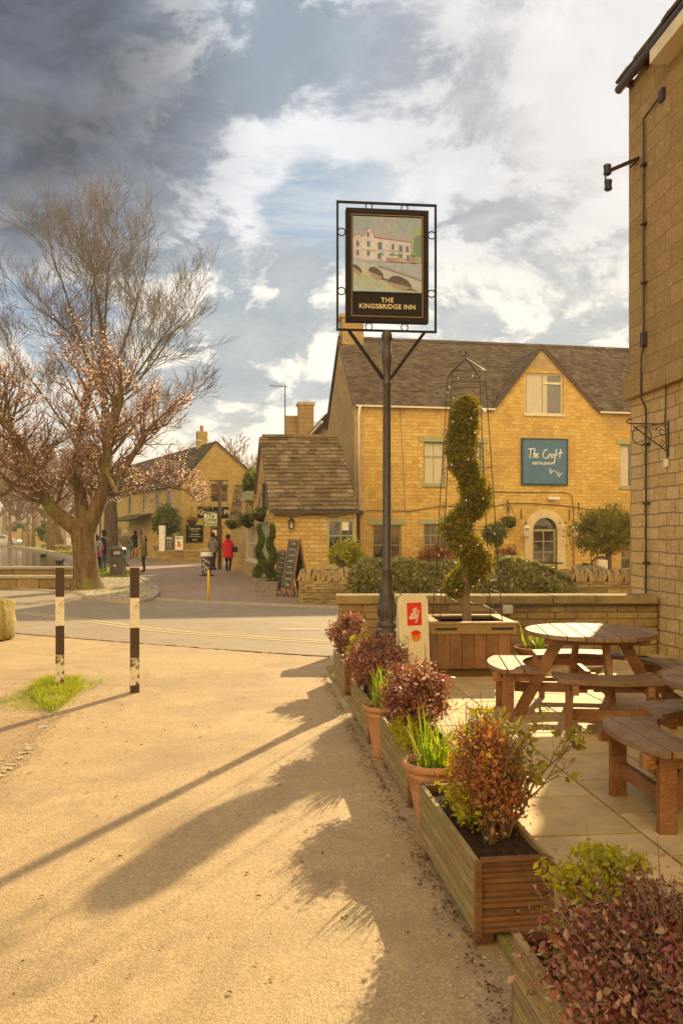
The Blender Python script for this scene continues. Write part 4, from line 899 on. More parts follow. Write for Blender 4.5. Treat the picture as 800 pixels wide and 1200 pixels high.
# insulator bracket
ia = thing('insulator_bracket', 'iron arm carrying two dark cable insulators high on the corner of the inn', 'bracket', P(748,183,11.1), world=True)
a, b = P(750,182,11.1), P(709,202,10.8); mb = MB().mat('m_iron'); mb.beam(a+Vector((.12,0,.02)), b, .035, .05); mb.tube([P(752,183,11.1)+Z*.0, P(738,196,11.1)], .018, 5); mb.tube([b, b-Z*.12, P(712,216,10.8)], .014, 5); mb.build('arm', parent=ia)
for x, y in ((711,203),(712,221)):
    c = P(x,y,10.8); mb = MB().mat('m_black').lathe([(.03,-.03),(.055,-.01),(.05,.02),(.035,.03),(.05,.045),(.045,.07),(.055,.085),(.05,.11),(.02,.125)], c, 14); mb.build('insulator', parent=ia, smooth=True)
# scrolled basket bracket
sb = thing('scroll_bracket', 'empty wrought iron scroll basket bracket on the inn wall', 'bracket', P(784,520,10.15), world=True)
uo = IW.uz(783,497); mb = MB().mat('m_iron'); z1 = uo[1]; z0 = z1-.42; IW.box(mb, uo[0]-.012, uo[0]+.012, z0, z1+.04, 0, .012)
def ip(n_, z): return IW.pt(uo[0], z, n_)
mb.tube([ip(0,z1), ip(.52,z1), ip(.56,z1+.03), ip(.54,z1+.06), ip(.50,z1+.05)], .009, 5); mb.tube([ip(0,z0+.05), ip(.47,z1-.03)], .009, 5)
mb.tube([ip(.36+.125*math.cos(t), z1-.15+.125*math.sin(t)) for t in [2*math.pi*k/20 for k in range(20)]], .007, 5, closed=True)
def spiral(cn, cz, r0, t0, turns, sgn=1, n_=18): return [ip(cn+r0*(1-k/n_*.8)*math.cos(t0+sgn*k/n_*turns*6.283), cz+r0*(1-k/n_*.8)*math.sin(t0+sgn*k/n_*turns*6.283)) for k in range(n_+1)]
mb.tube(spiral(.09, z1-.09, .08, 0, 1.4), .006, 4); mb.tube(spiral(.2, z1-.05, .045, 0, 1.3), .005, 4); mb.tube(spiral(.10, z0+.17, .05, 1, 1.2), .005, 4); mb.build('scrollwork', parent=sb)
mb = MB().mat('m_white'); c = ip(.04, z0-.08); mb.box(c, (.05,.05,.10)); mb.build('sensor', parent=sb)
# ------------------------------------------------------------ patio boundary wall
lw_ = thing('patio_wall', 'low coursed stone wall with flat coping at the back of the patio', 'wall', (2,10.4,0), world=True)
A_, B_ = Vector((-.04,10.38,0)), Vector((4.14,10.45,0)); mb = MB(); courses(mb, A_, B_, 0, .69, .26, .125, .34, .3, .012, .008)
mb.box((2.05,10.56,.33), (4.1,.24,.66), rz=.017); courses(mb, Vector((-.045,10.66,0)), Vector((-.045,10.39,0)), 0, .69, .05, .13, .25, .2, .008); mb.build('stones', 'm_lowwall', lw_, bevel=.01)
mb = MB(); x = -.08
while x < 4.1:
    l = min(rnd.uniform(.55,.95), 4.13-x); 
    if 4.13-x-l < .3: l = 4.13-x
    mb.box((x+l/2,10.54+.017*x,.745+rnd.uniform(-.003,.003)), (l-.008,.40,.11), rz=.017); x += l
mb.build('coping', 'm_coping', lw_, bevel=.012, uv=True)
mb = MB().mat('m_iron').tube([(1.9,10.36,.66),(2.6,10.355,.665),(3.2,10.37,.67),(4.12,10.41,.675)], .012, 6); mb.build('conduit', parent=lw_)
e_ = P(594.5,714,10.33); mb = MB().mat('m_grey_plastic').box((e_.x,10.335,e_.z), (.13,.08,.115)); ebx = mb.build('junction_box', bevel=.01); tag(ebx, 'small pale electrical box fixed to the low patio wall', 'electrical box')
# ------------------------------------------------------------ dry stone wall with upright cope stones, ivy hedge
dw_ = thing('dry_stone_wall', 'dry stone garden wall topped with upright cope stones beyond the road', 'wall', (2,18.4,0), world=True)
A_, B_ = Vector((-.98,18.35,0)), Vector((7.6,18.05,0)); mb = MB(); courses(mb, A_, B_, 0, .52, .42, .055, .24, .5, .022, .008); courses(mb, Vector((-.99,18.8,0)), A_, 0, .52, .1, .06, .2, .5, .015)
mb.box((3.3,18.42,.25), (8.5,.3,.5), rz=-.035); mb.build('coursed_stones', 'm_drystone', dw_)
mb = MB(); x = 0; d = (B_-A_).normalized()
while x < 8.6:
    w = rnd.uniform(.035,.085); h = rnd.uniform(.24,.34); c = A_+d*(x+w/2)+Vector((0,.2,.52+h/2)); M_ = Matrix.Rotation(rnd.uniform(-.1,.42),4,'Y')
    ang = [(math.pi*k/6) for k in range(7)]; vs = []
    for yy in (-.22,.2):
        pass
    poly = [(.21*math.cos(a)*rnd.uniform(.85,1.05), -h/2+h*math.sin(a)**.6*rnd.uniform(.75,1.05)) if 0 < a < math.pi else (.21*math.cos(a), -h/2) for a in ang]
    T = Matrix.Translation(c) @ M_ @ Matrix.Rotation(rnd.uniform(-.15,.15),4,'Z'); n_ = len(poly)
    mb.add([T @ Vector((-w/2,p[0],p[1])) for p in poly]+[T @ Vector((w/2,p[0],p[1])) for p in poly], [tuple(range(n_)), tuple(range(2*n_-1,n_-1,-1))]+[(i,n_+i,n_+(i+1)%n_,(i+1)%n_) for i in range(n_)]); x += w*.98
mb.build('cope_stones', 'm_drystone', dw_)
hd = thing('ivy_hedge', 'long clipped ivy hedge spilling over the dry stone wall', 'hedge', (2.7,18,0), world=True)
N_ = 26000; x = nr.uniform(.15,5.3,N_); prof = nr.uniform(0,1,N_)
hh = .95+.05*np.sin(x*2.1)+.04*np.sin(x*5.3); endf = np.clip((x-.15)/.35,0,1)*np.clip((5.3-x)/.9,0,1)
zz = prof**.8*hh*np.where(x>4.6, .45+.55*endf, .7+.3*endf); yy = 17.9-.22*np.sin(np.pi*np.clip(prof,0,1))+nr.normal(size=N_)*.05+.06*np.sin(x*7+zz*9)
top = nr.random(N_) < .35; zz = np.where(top, hh*endf**.3+nr.normal(size=N_)*.03, zz); yy = np.where(top, nr.uniform(17.8,18.7,N_), yy)
leafy('foliage', np.stack([x,yy,zz],1), .075, 'm_ivy', hd, 1.3); mb = MB(); mb.box((2.65,18.15,.4),(4.6,.3,.78)); mb.build('stems', 'm_soil', hd)
def bush(name, label, cat, c, r_, n_, size, mat, k=40, cr=.3, elong=1.7, base=0., trunk=None, group=None, stems=True, zmin=None, trunkr=.02, core=True):
    o = thing(name, label, cat, (c[0],c[1],base), world=True, group=group)
    leafy('foliage', clumps(c, r_, n_, k, cr, zmin=zmin), size, mat, o, elong, up=.3)
    mb = MB(); rr = r_ if hasattr(r_,'__len__') else (r_,)*3
    if trunk: mb.tube([(c[0],c[1],base),(c[0]+rnd.uniform(-.02,.02),c[1],(base+c[2])/2),(c[0],c[1],c[2])], [trunkr*1.2,trunkr,trunkr*.7], 7)
    for i in range(14):
        a = rnd.uniform(0,6.28); q = rnd.uniform(.3,.85); p0 = (c[0],c[1],max(base,c[2]-rr[2]) if not trunk else c[2]-rr[2]*.6)
        p1 = (c[0]+rr[0]*q*math.cos(a),c[1]+rr[1]*q*math.sin(a),c[2]+rr[2]*rnd.uniform(-.2,.75)); pm_ = [(p0[j]+p1[j])/2+rnd.uniform(-.1,.1)*rr[0] for j in range(3)]
        mb.tube([p0,pm_,p1], [trunkr*.5,trunkr*.35,trunkr*.12], 5, cap=False)
    mb.build('stems', 'm_twig', o); return o
bush('golden_shrub', 'bright golden green shrub behind the left end of the dry stone wall', 'shrub', P(405,652,19.6), (.45,.4,.42), 2200, .08, 'm_gold', base=0)
bush('garden_bush', 'dry reddish brown garden bush behind the hedge below the small window', 'shrub', P(514,655,21), (.6,.4,.5), 1500, .08, 'm_purple_gold', base=0)
bush('garden_bush', 'dry reddish brown garden bush behind the hedge near the doorway', 'shrub', P(590,658,22), (.6,.4,.42), 1300, .08, 'm_purple_gold', base=0)
bush('bay_tree', 'clipped bay ball on a thin stem left of the arched doorway', 'tree', P(581,626,27.4), .42, 2200, .10, 'm_green', base=0, trunk=1)
bush('bay_tree', 'clipped bay ball on a thin stem right of the arched doorway', 'tree', P(692,629,27.6), .42, 2200, .10, 'm_green', base=0, trunk=1)
bush('crabapple_tree', 'small spreading yellow green tree in the restaurant garden', 'tree', P(712,622,24), (1.15,.9,.75), 7000, .09, 'm_olive', base=0, trunk=1, trunkr=.09, k=70)
def basket(name, label, px, py, Y, r, plane=None, mat='m_green', n_=900):
    c = P(px,py,Y); o = thing(name, label, 'hanging basket', c, world=True, group='hanging baskets of green plants')
    MB().lathe([(r*.15,-r*.75),(r*.55,-r*.55),(r*.72,-r*.1),(r*.74,0)], c, 12).build('basket', 'm_soil', o)
    mb = MB()
    for k in range(3): a = k*2.09; mb.tube([c+Vector((r*.72*math.cos(a),r*.72*math.sin(a),0)), c+Z*r*2.0], .012, 4)
    mb.build('chain', 'm_iron', o); leafy('foliage', clumps(c, (r,r,r*.62), n_, 22, .35), r*.2, mat, o, 1.6)
    return o
basket('hanging_basket', 'round green hanging basket on the restaurant wall beside the doorway lantern', 597, 611, 28.9, .32)
basket('hanging_basket', 'green hanging basket beside the hanging board of the timber post', 272, 614, 34, .32)
basket('hanging_basket', 'trailing green hanging basket at the annex side wall above the barred window', 291, 609, 29.2, .40)
basket('hanging_basket', 'full green hanging basket nearest the front corner of the annex', 306, 602, 26.2, .36)
basket('hanging_basket', 'withered brown hanging basket above the square notice board', 225, 610, 47.3, .4, mat='m_purple_gold', n_=500)
wb = thing('roof_planter', 'trough of bushy greenery on the flat top of the annex wall', 'planter', P(294,585,30), world=True)
c = P(294,582,29.8); MB().box((c.x,29.8,c.z), (.5,1.6,.34), rz=.23).build('trough', 'm_sage', wb)
c2_ = P(294,564,29.8); leafy('foliage', clumps(c2_, (.36,.8,.5), 2600, 30, .3), .11, 'm_green', wb)
# ------------------------------------------------------------ garden bits in front of the doorway
o = thing('garden_bench', 'dark slatted bench back just below the doorway', 'bench', P(642,668,26.5), world=True); mb = MB(); a = P(628,659.5,26.5); b = P(659,660,26.5)
mb.beam(a, b, .05, .05); mb.beam(a-Z*.3, b-Z*.3, .05, .05)
for i in range(9): p = a.lerp(b, i/8); mb.beam(p, p-Z*.3, .03, .03)
mb.build('backrest', 'm_black', o); mb = MB(); mb.box((a.x/2+b.x/2,26.2,.42), ((b-a).length,.4,.05)); mb.build('seat', 'm_black', o)
for x in (a.x,b.x):
    mb = MB(); mb.beam((x,26.5,0),(x,26.5,a.z),.05,.05); mb.beam((x,26.05,0),(x,26.05,.42),.05,.05); mb.build('leg', 'm_black', o)
o = thing('garden_table', 'low dark rectangular table left of the doorway', 'table', P(612,668,26), world=True); c = P(611,659.5,26); MB().box((c.x,26,c.z), (1.0,.6,.05)).build('tabletop', 'm_black', o)
for i,j in ((-1,-1),(1,-1),(1,1),(-1,1)): MB().beam((c.x+.45*i,26+.25*j,0),(c.x+.45*i,26+.25*j,c.z),.05,.05).build('leg', 'm_black', o)
o = thing('garden_chair', 'black garden chair with a pale cushion beside the small tree', 'chair', P(706,668,23), world=True); c = P(706,662,22.9)
MB().box((c.x,22.9,.45), (.45,.45,.04)).build('seat', 'm_black', o); mb = MB(); mb.tube([(c.x-.22,23.1,.45),(c.x-.24,23.15,.8),(c.x-.1,23.17,.93),(c.x+.1,23.17,.93),(c.x+.24,23.15,.8),(c.x+.22,23.1,.45)], .03, 6)
for i in range(5): mb.beam((c.x-.15+.075*i,23.13,.45),(c.x-.15+.075*i,23.16,.9),.02,.02)
mb.build('backrest', 'm_black', o); MB().box((c.x+.02,23.0,.68), (.3,.1,.36)).build('cushion', 'm_cream', o, bevel=.04)
for i,j in ((-1,-1),(1,-1),(1,1),(-1,1)): MB().beam((c.x+.2*i,22.9+.2*j,0),(c.x+.2*i,22.9+.2*j,.45),.03,.03).build('leg', 'm_black', o)
o = thing('planter_trough', 'long dark grey planting trough behind the dry stone wall', 'planter', P(688,675,22.5), world=True); c = P(688,666,22.5)
mb = MB(); mb.box((c.x,22.5,.36), (.62,.35,.70), taper=1.04); mb.build('trough', 'm_lead', o); leafy('foliage', clumps((c.x,22.5,.72), (.3,.16,.06), 200, 10), .06, 'm_green', o)
# ------------------------------------------------------------ A boards, pots with spirals by the annex
def aboard(name, label, cx, cy, w, h, lean, rz, group=None):
    o = thing(name, label, 'sign', (cx,cy,0), rz, group)
    for s_, nm in ((1,'front_panel'),(-1,'back_panel')):
        M_ = Matrix.Translation((0,-s_*lean,0)) @ Matrix.Rotation(-s_*math.atan2(lean,h), 4, 'X')
        mb = MB(); mb.M = M_; mb.mat('m_oak')
        for x in (-w/2, w/2): mb.box((x,0,h/2), (.05,.04,h))
        for z in (.12*h, h-.03): mb.box((0,0,z), (w-.05,.036,.06))
        fr = mb.build(nm, parent=o)
        mb = MB(); mb.M = M_; mb.mat('m_chalk').box((0,0,h*.56), (w-.05,.015,h*.82)); b_ = mb.build('chalk_board', parent=fr)
        if s_ == 1:
            mb = MB(); mb.mat('m_chalkwhite'); B0 = M_ @ Matrix(((1,0,0,0),(0,0,-1,-.011),(0,1,0,0),(0,0,0,1)))
            for i, (t, sz) in enumerate((('Today',.10),('soup of the day',.055),('fresh sandwiches',.05),('cream teas',.07),('hot drinks',.06),('home made cakes',.05),('jacket potatoes',.05),('Open',.10))):
                mb = MB().mat('m_chalkwhite'); mb.text(t, sz*w/.55, B0 @ Matrix.Translation((0,h*(.92-i*.1),0)), .001, .2); mb.build('chalk_line', parent=b_)
    return o
aboard('chalkboard_sign', 'tall chalkboard A frame sign at the end of the dry stone wall', -1.19, 20.3, .62, 1.5, .26, R(-62))
aboard('chalkboard_sign', 'smaller chalkboard A frame sign tucked beside the potted spirals', -1.52, 21.0, .52, 1.2, .2, R(-62))
def potted_spiral(name, label, base, h, rz=0):
    o = thing('topiary_pot', 'square lead grey pot '+label, 'pot', base); mb = MB().mat('m_lead'); w = .16
    for z0, z1, w0, w1 in ((0,.04,.13,.14),(.04,.34,.13,.175),(.34,.39,.19,.20)):
        vs = [(i*w_,j*w_,z) for z,w_ in ((z0,w0),(z1,w1)) for i,j in ((-1,-1),(1,-1),(1,1),(-1,1))]; mb.add(vs, [(3,2,1,0),(4,5,6,7),(0,1,5,4),(1,2,6,5),(2,3,7,6),(3,0,4,7)])
    mb.build('body', parent=o); MB().box((0,0,.392), (.36,.36,.01)).build('soil', 'm_soil', o)
    t = thing('spiral_topiary', 'slim conifer clipped to a spiral '+label, 'topiary', Vector(base)+Vector((0,0,.39)), rz); n_ = 4600; zz = nr.uniform(.08,h,n_); ph = zz/h*2*math.pi*2.2; fr = 1-zz/h; A = .03+.06*fr; rr = .075+.095*fr
    d = nr.normal(size=(n_,3)); d /= np.linalg.norm(d,axis=1,keepdims=True); pts = np.stack([A*np.cos(ph),A*np.sin(ph),zz],1)+d*(rr*nr.uniform(.6,1,n_))[:,None]
    leafy('foliage', pts, .05, 'm_spiral', t, 1.8, up=.5); MB().tube([(0,0,0),(0,0,h*.9)], [.018,.008], 6).build('stem', 'm_twig', t)
p1_, p2_ = G(318,698.5), G(305,693.5)
potted_spiral('pot', 'nearest the chalkboards', p1_, 1.42); potted_spiral('pot', 'nearest the annex doorway', p2_, 1.44, 2.4)
# low walls, boards, chairs in front of the cottage
for (x0,x1,yb,h,Y,lab) in ((185,216,655,.62,46,'low stone wall carrying the notice boards outside the cottage'),(216,237,655.5,.62,45.5,'short low stone wall below the square notice board'),(237,262,660,.72,42.5,'low stone wall with flat top in front of the shop door')):
    o = thing('forecourt_wall', lab, 'wall', P((x0+x1)/2,yb,Y), world=True); a, b = P(x0,0,Y), P(x1,0,Y); mb = MB(); courses(mb, a, b, 0, h, .4, .12, .35, .4, .02); o2 = mb.build('stones', 'm_drystone', o); MB().box(((a.x+b.x)/2,Y+.2,h+.03), (b.x-a.x+.1,.5,.07)).build('coping', 'm_dressed', o)
def menu(label, px0, px1, py0, py1, Y, mat, orange):
    o = thing('menu_stand', label, 'sign', P((px0+px1)/2,py1,Y), world=True); pl = PL((P(px0,0,Y).x,Y),(1,0)); a, b = pl.uz(px0,py1), pl.uz(px1,py0); mb = MB().mat(mat); pl.box(mb, a[0],b[0],a[1],b[1],-.05,0); mb.build('panel', parent=o)
    mb = MB().mat('m_white' if not orange else 'm_signdark'); w, h = b[0]-a[0], b[1]-a[1]
    mb.text('MENU', h*.16, pl.M(a[0]+w/2,a[1]+h*.85,.003), .004); 
    if not orange:
        for k in range(5): mb.text('tea  cake', h*.09, pl.M(a[0]+w/2,a[1]+h*(.66-k*.12),.003))
    mb.build('lettering', parent=o)
    if orange:
        mb = MB().mat('m_orange'); mb.M = pl.M(a[0]+w/2,a[1]+h*.35,.004); mb.prism([(w*.3*math.cos(t),h*.14*math.sin(t)) for t in [k*.5236 for k in range(12)]], 0, .003); mb.M = pl.M(a[0]+w*.45,a[1]+h*.55,.004); mb.mat('m_wicker').prism([(w*.2*math.cos(t),h*.09*math.sin(t)) for t in [k*.5236 for k in range(12)]], 0, .003); mb.build('picture', parent=o)
menu('dark menu board standing on the low cottage wall', 193, 204, 628.5, 644.5, 46, 'm_chalk', False)
menu('white picture menu board standing on the low cottage wall', 205.5, 214.5, 628.5, 644.5, 45.8, 'm_white', True)
bp = MB().box((P(190,0,46).x,46.1,1.35),(.35,.3,1.5)).build('heater_cabinet','m_white', bevel=.02); tag(bp,'plain white cabinet beside the dark menu board','cabinet')
def cafe_chair(label, x, y, rz):
    o = thing('cafe_chair', label, 'chair', (x,y,0), rz, 'silver and wicker cafe chairs'); MB().box((0,0,.45),(.42,.42,.03)).build('seat','m_wicker',o); MB().box((0,.2,.68),(.4,.03,.34)).build('backrest','m_wicker',o)
    for i,j in ((-1,-1),(1,-1),(1,1),(-1,1)): MB().tube([(.22*i,.24*j,0),(.19*i,.19*j,.45),(.19*i,.2*j,.86 if j>0 else .66)],.014,5).build('leg','m_alu',o)
cafe_chair('wicker and silver cafe chair nearest the low cottage wall', *G(184,655.5)[:2], .4); cafe_chair('wicker and silver cafe chair nearest the olive coated woman', *G(176,653)[:2], -.3); cafe_chair('wicker and silver cafe chair half hidden behind its neighbours', *G(180,651.5)[:2], 2.6)
bush('conical_bush', 'large dense cone shaped evergreen against the cottage side wall', 'bush', P(195,612,47), (.85,.8,1.15), 5200, .13, 'm_green', base=0, k=80, cr=.22, trunk=1, trunkr=.08)
# ------------------------------------------------------------ pub sign
SX, SY = .477, 8.4; RS = math.atan(.10)
sg = thing('pub_sign', 'tall black post with a framed painted board reading The Kingsbridge Inn', 'sign', (SX,SY,0), RS)
mb = MB().mat('m_iron'); mb.lathe([(.20,0),(.20,.10),(.185,.12),(.17,.14),(.165,.30),(.15,.33),(.13,.36),(.12,.50),(.115,.52),(.13,.55),(.115,.58),(.09,.60),(.085,.615),(.105,.64),(.10,.66),(.078,.68),(.075,.70),(.092,.76),(.098,.82),(.088,.88),(.075,.94),(.082,.96),(.075,.98),(.062,1.0),(.064,1.04),(.058,1.06),(.050,1.2),(.056,1.21),(.056,1.23),(.046,1.24),(.042,2.6),(.040,3.15),(.050,3.17),(.050,3.21),(.041,3.22),(.041,3.38),(.052,3.40),(.056,3.46),(.052,3.52),(.043,3.54),(.043,3.62),(.058,3.66),(.058,3.70),(.043,3.73),(.043,3.745)], seg=32)
for k in range(8): a = k*math.pi/4; mb.ball((.088*math.cos(a),.088*math.sin(a),.80), (.016,.016,.075), 6, 6)
for k in range(8): a = k*math.pi/4; mb.ball((.11*math.cos(a),.11*math.sin(a),.46), (.02,.02,.06), 6, 6)
mb.build('post', parent=sg, smooth=True)
FW, FZ0, FZ1 = .522, 3.745, 5.085
mb = MB().mat('m_frame')
fr_ = [(-FW,FZ0),(FW,FZ0),(FW,FZ1),(-FW,FZ1)]
for i in range(4): (x0,z0),(x1,z1) = fr_[i], fr_[(i+1)%4]; ex = .011 if i % 2 == 0 else -.011; d = Vector((x1-x0,0,z1-z0)).normalized()*ex; mb.beam(Vector((x0,0,z0))-d, Vector((x1,0,z1))+d, .022, .022, up=Vector((0,1,0)))
fo = mb.build('outer_frame', parent=sg)
PW, PZ0, PZ1 = .437, 3.825, 5.01; px_, w_, h_ = -PW, 2*PW, PZ1-PZ0
mb = MB().mat('m_frame')
def ring(x, z, r=.036): mb.tube([(x+r*math.cos(t),0,z+r*math.sin(t)) for t in [2*math.pi*k/20 for k in range(20)]], .006, 6, closed=True)
gy = (FZ1+PZ1)/2; gb_ = (FZ0+PZ0)/2; gx = (FW+PW)/2
for x in (-.19,.19): ring(x, gy, .034); ring(x, gb_, .036)
for z in (4.15,4.77): ring(-gx, z, .039); ring(gx, z, .039)
mb.build('ring_spacers', parent=sg, smooth=True)
mb = MB().mat('m_frame'); mb.beam((-.40,0,3.735),(-.035,0,3.235),.032,.032,up=Vector((0,1,0))); mb.build('strut', parent=sg); mb = MB().mat('m_frame'); mb.beam((.40,0,3.735),(.035,0,3.235),.032,.032,up=Vector((0,1,0))); mb.build('strut', parent=sg)
mb = MB().mat('m_frame'); mb.box((0,0,(PZ0+PZ1)/2), (w_,.07,h_)); bd = mb.build('sign_board', parent=sg, bevel=.004)
mb = MB().mat('m_signdark'); iw = w_*.44
def fr2(x0,z0,x1,z1,t,y0,y1):
    for a in ((x0,z0,x0+t,z1),(x1-t,z0,x1,z1),(x0+t,z0,x1-t,z0+t),(x0+t,z1-t,x1-t,z1)): mb.box(((a[0]+a[2])/2,(y0+y1)/2,(a[1]+a[3])/2), (a[2]-a[0],abs(y1-y0),a[3]-a[1]))
fr2(-PW,PZ0,PW,PZ1,.05,-.035,-.05); mb.mat('m_goldline'); fr2(-PW+.058,PZ0+.058,PW-.058,PZ1-.058,.006,-.035,-.039)
mb.build('moulding', parent=bd)
# painted picture: X 0..1 , Zt 0..1 inside picture rectangle
X0, X1, T1, T0 = -PW+w_*.085, PW-w_*.085, PZ1-h_*.068, PZ1-h_*.735
mb = MB(); lay = [0]
def pp(pts, col, name=None):
    lay[0] += 1; y = -.0365-lay[0]*.0004; nm = pm(name or 'm_paint_%d' % lay[0], col); mb.mat(nm)
    p = [Vector((X0+(X1-X0)*a, y, T1-(T1-T0)*b)) for a, b in pts]; ar = sum(pts[i][0]*pts[(i+1)%len(pts)][1]-pts[(i+1)%len(pts)][0]*pts[i][1] for i in range(len(pts)))
    if ar > 0: p = p[::-1]
    mb.add(p, [tuple(range(len(p)))])
pp([(0,0),(1,0),(1,1),(0,1)], (.30,.36,.38)); pp([(.34,.0),(.72,.0),(.64,.09),(.52,.13),(.40,.12)], (.36,.33,.34)); pp([(0,0),(.3,0),(.34,.1),(.15,.2),(0,.2)], (.24,.34,.38)); pp([(.62,0),(1,0),(1,.15),(.7,.2)], (.26,.36,.36))
pp([(.87,.12),(1,.1),(1,.60),(.84,.60),(.86,.3)], (.30,.42,.16)); pp([(.90,.25),(1,.22),(1,.52),(.90,.50),(.88,.38)], (.16,.26,.12))
HB = (.56,.47,.42); pp([(0,.28),(.08,.23),(.13,.27),(.13,.58),(0,.56)], HB); pp([(.13,.27),(.22,.14),(.84,.26),(.84,.60),(.13,.58)], (.60,.52,.46)); pp([(.22,.14),(.30,.27),(.86,.33),(.84,.26)], (.37,.33,.35)); pp([(.30,.265),(.86,.32),(.86,.335),(.30,.285)], (.35,.13,.16)); pp([(.12,.27),(.22,.13),(.24,.15),(.14,.28)], (.40,.22,.24)); pp([(0,.27),(.08,.22),(.13,.26),(.13,.28),(.08,.24),(0,.29)], (.40,.22,.24)); pp([(.12,.44),(.84,.445),(.84,.455),(.12,.45)], (.46,.30,.33))
WC = (.10,.16,.27)
for a, b, c_, d_ in ((.045,.33,.085,.40),(.045,.45,.085,.52),(.20,.33,.245,.40),(.20,.46,.245,.52),(.20,.21,.235,.27),(.36,.34,.42,.43),(.36,.48,.40,.56),(.56,.36,.60,.43),(.67,.37,.72,.45),(.77,.38,.81,.45),(.67,.49,.71,.56),(.78,.50,.82,.57)): pp([(a,b),(c_,b),(c_,d_),(a,d_)], WC, 'm_paint_window')
for x in (.40,.57,.68,.88): pp([(x-.06,.505),(x,.465),(x+.06,.505)], (.10,.40,.20), 'm_paint_parasol'); pp([(x-.003,.50),(x+.003,.50),(x+.003,.58),(x-.003,.58)], (.15,.10,.08), 'm_paint_pole')
for x, c_ in ((.53,(.45,.18,.14)),(.62,(.42,.25,.17)),(.72,(.52,.38,.14)),(.86,(.50,.20,.20))): pp([(x-.05,.545),(x+.05,.55),(x+.06,.60),(x-.04,.60)], c_)
pp([(0,.555),(.3,.60),(1,.62),(1,.86),(.5,.70),(0,.60)], (.33,.36,.42)); pp([(0,.60),(.35,.65),(1,.86),(1,1),(.6,.86),(0,.70)], (.46,.44,.36)); pp([(.36,.66),(1,.835),(1,.845),(.36,.672)], (.16,.08,.07)); pp([(.36,.645),(1,.815),(1,.82),(.36,.652)], (.30,.20,.18))
pp([(0,.69),(.25,.76),(.5,.88),(.75,.97),(1,.995),(1,1),(0,1)], (.46,.48,.16)); pp([(0,.80),(.25,.78),(.5,.9),(.4,1),(0,1)], (.36,.44,.24)); pp([(0,.92),(.5,.97),(1,1),(0,1)], (.34,.44,.40))
for cx, cz, r, rr in ((.06,.70,.07,.06),(.33,.75,.11,.09),(.68,.88,.17,.11)):
    pp([(cx+r*math.cos(t), cz+.04*(math.cos(t))+.02-rr*math.sin(t)) for t in [math.pi*k/10 for k in range(11)]], (.10,.06,.055)); pp([(cx-r,cz-.02),(cx+r,cz+.06),(cx+r*.3,cz+.10),(cx-r*.5,cz+.06)], (.40,.26,.12))
mb.build('painting', parent=bd)
mb = MB().mat('m_gold_paint'); TM = lambda x, z: Matrix(((1,0,0,x),(0,0,-1,-.0375),(0,1,0,z),(0,0,0,1)))
mb.text('THE', .068, TM(0, PZ1-h_*.805), .0012, spacing=1.12); mb.text('KINGSBRIDGE INN', .068, TM(0, PZ1-h_*.862), .0012, spacing=1.06); mb.build('lettering', parent=bd)
# illy A-board
il = thing('coffee_sign', 'cream rounded board with a red square logo reading illy', 'sign', (.745,8.05,0), R(22)); HWI, HI = .165, .98
def rpoly(w, h, r, n_=6): 
    pts = [(-w,0),(w,0)]
    for cx, s0 in ((w-r,0),(-(w-r),math.pi/2)): pts += [(cx+r*math.cos(s0+math.pi/2*k/n_), h-r+r*math.sin(s0+math.pi/2*k/n_)) for k in range(n_+1)]
    return pts
UP = Matrix(((1,0,0,0),(0,0,-1,0),(0,1,0,0),(0,0,0,1)))
mb = MB().mat('m_cream'); mb.M = Matrix.Rotation(R(-4),4,'X')@UP; mb.prism(rpoly(HWI,HI,.06), 0, .025); pn = mb.build('panel', parent=il, bevel=.004)
mb = MB().mat('m_cream'); mb.M = Matrix.Translation((0,.12,0))@Matrix.Rotation(R(4),4,'X')@UP; mb.prism(rpoly(HWI,HI*.98,.06), -.02, 0); mb.build('rear_panel', parent=il)
mb = MB().mat('m_red'); mb.M = Matrix.Rotation(R(-4),4,'X')@UP; mb.prism([(-.078,.675),(.085,.675),(.085,.905),(-.078,.905)], .025, .028); lg = mb.build('logo', parent=pn)
mb = MB().mat('m_white'); S = Matrix.Rotation(R(-4),4,'X')@UP
def stroke(pts, r): mb.tube([S @ Vector((x,z,.030)) for x, z in pts], r, 5)
stroke([(-.050,.765),(-.048,.74),(-.040,.745),(-.028,.80)], .0065); stroke([(-.022,.83),(-.020,.835)], .007); stroke([(-.035,.745),(-.020,.74),(.005,.85)], .0065)
stroke([(-.012,.745),(.003,.74),(.026,.855)], .0065); stroke([(.012,.815),(.010,.765),(.024,.762),(.036,.78)], .006); stroke([(.052,.83),(.034,.74),(.020,.705),(.006,.71)], .006); mb.build('logo_lettering', parent=lg)
mb = MB().mat('m_orange'); mb.M = S; mb.prism([(.015+.055*math.cos(t), .57+.06*math.sin(t)) for t in [k*.314 for k in range(20)]], .025, .0275); mb.mat('m_red'); mb.prism([(.015+.055*math.cos(t), .60+.022*math.sin(t)) for t in [k*.314 for k in range(20)]], .0275, .029); mb.build('cup_picture', parent=pn)
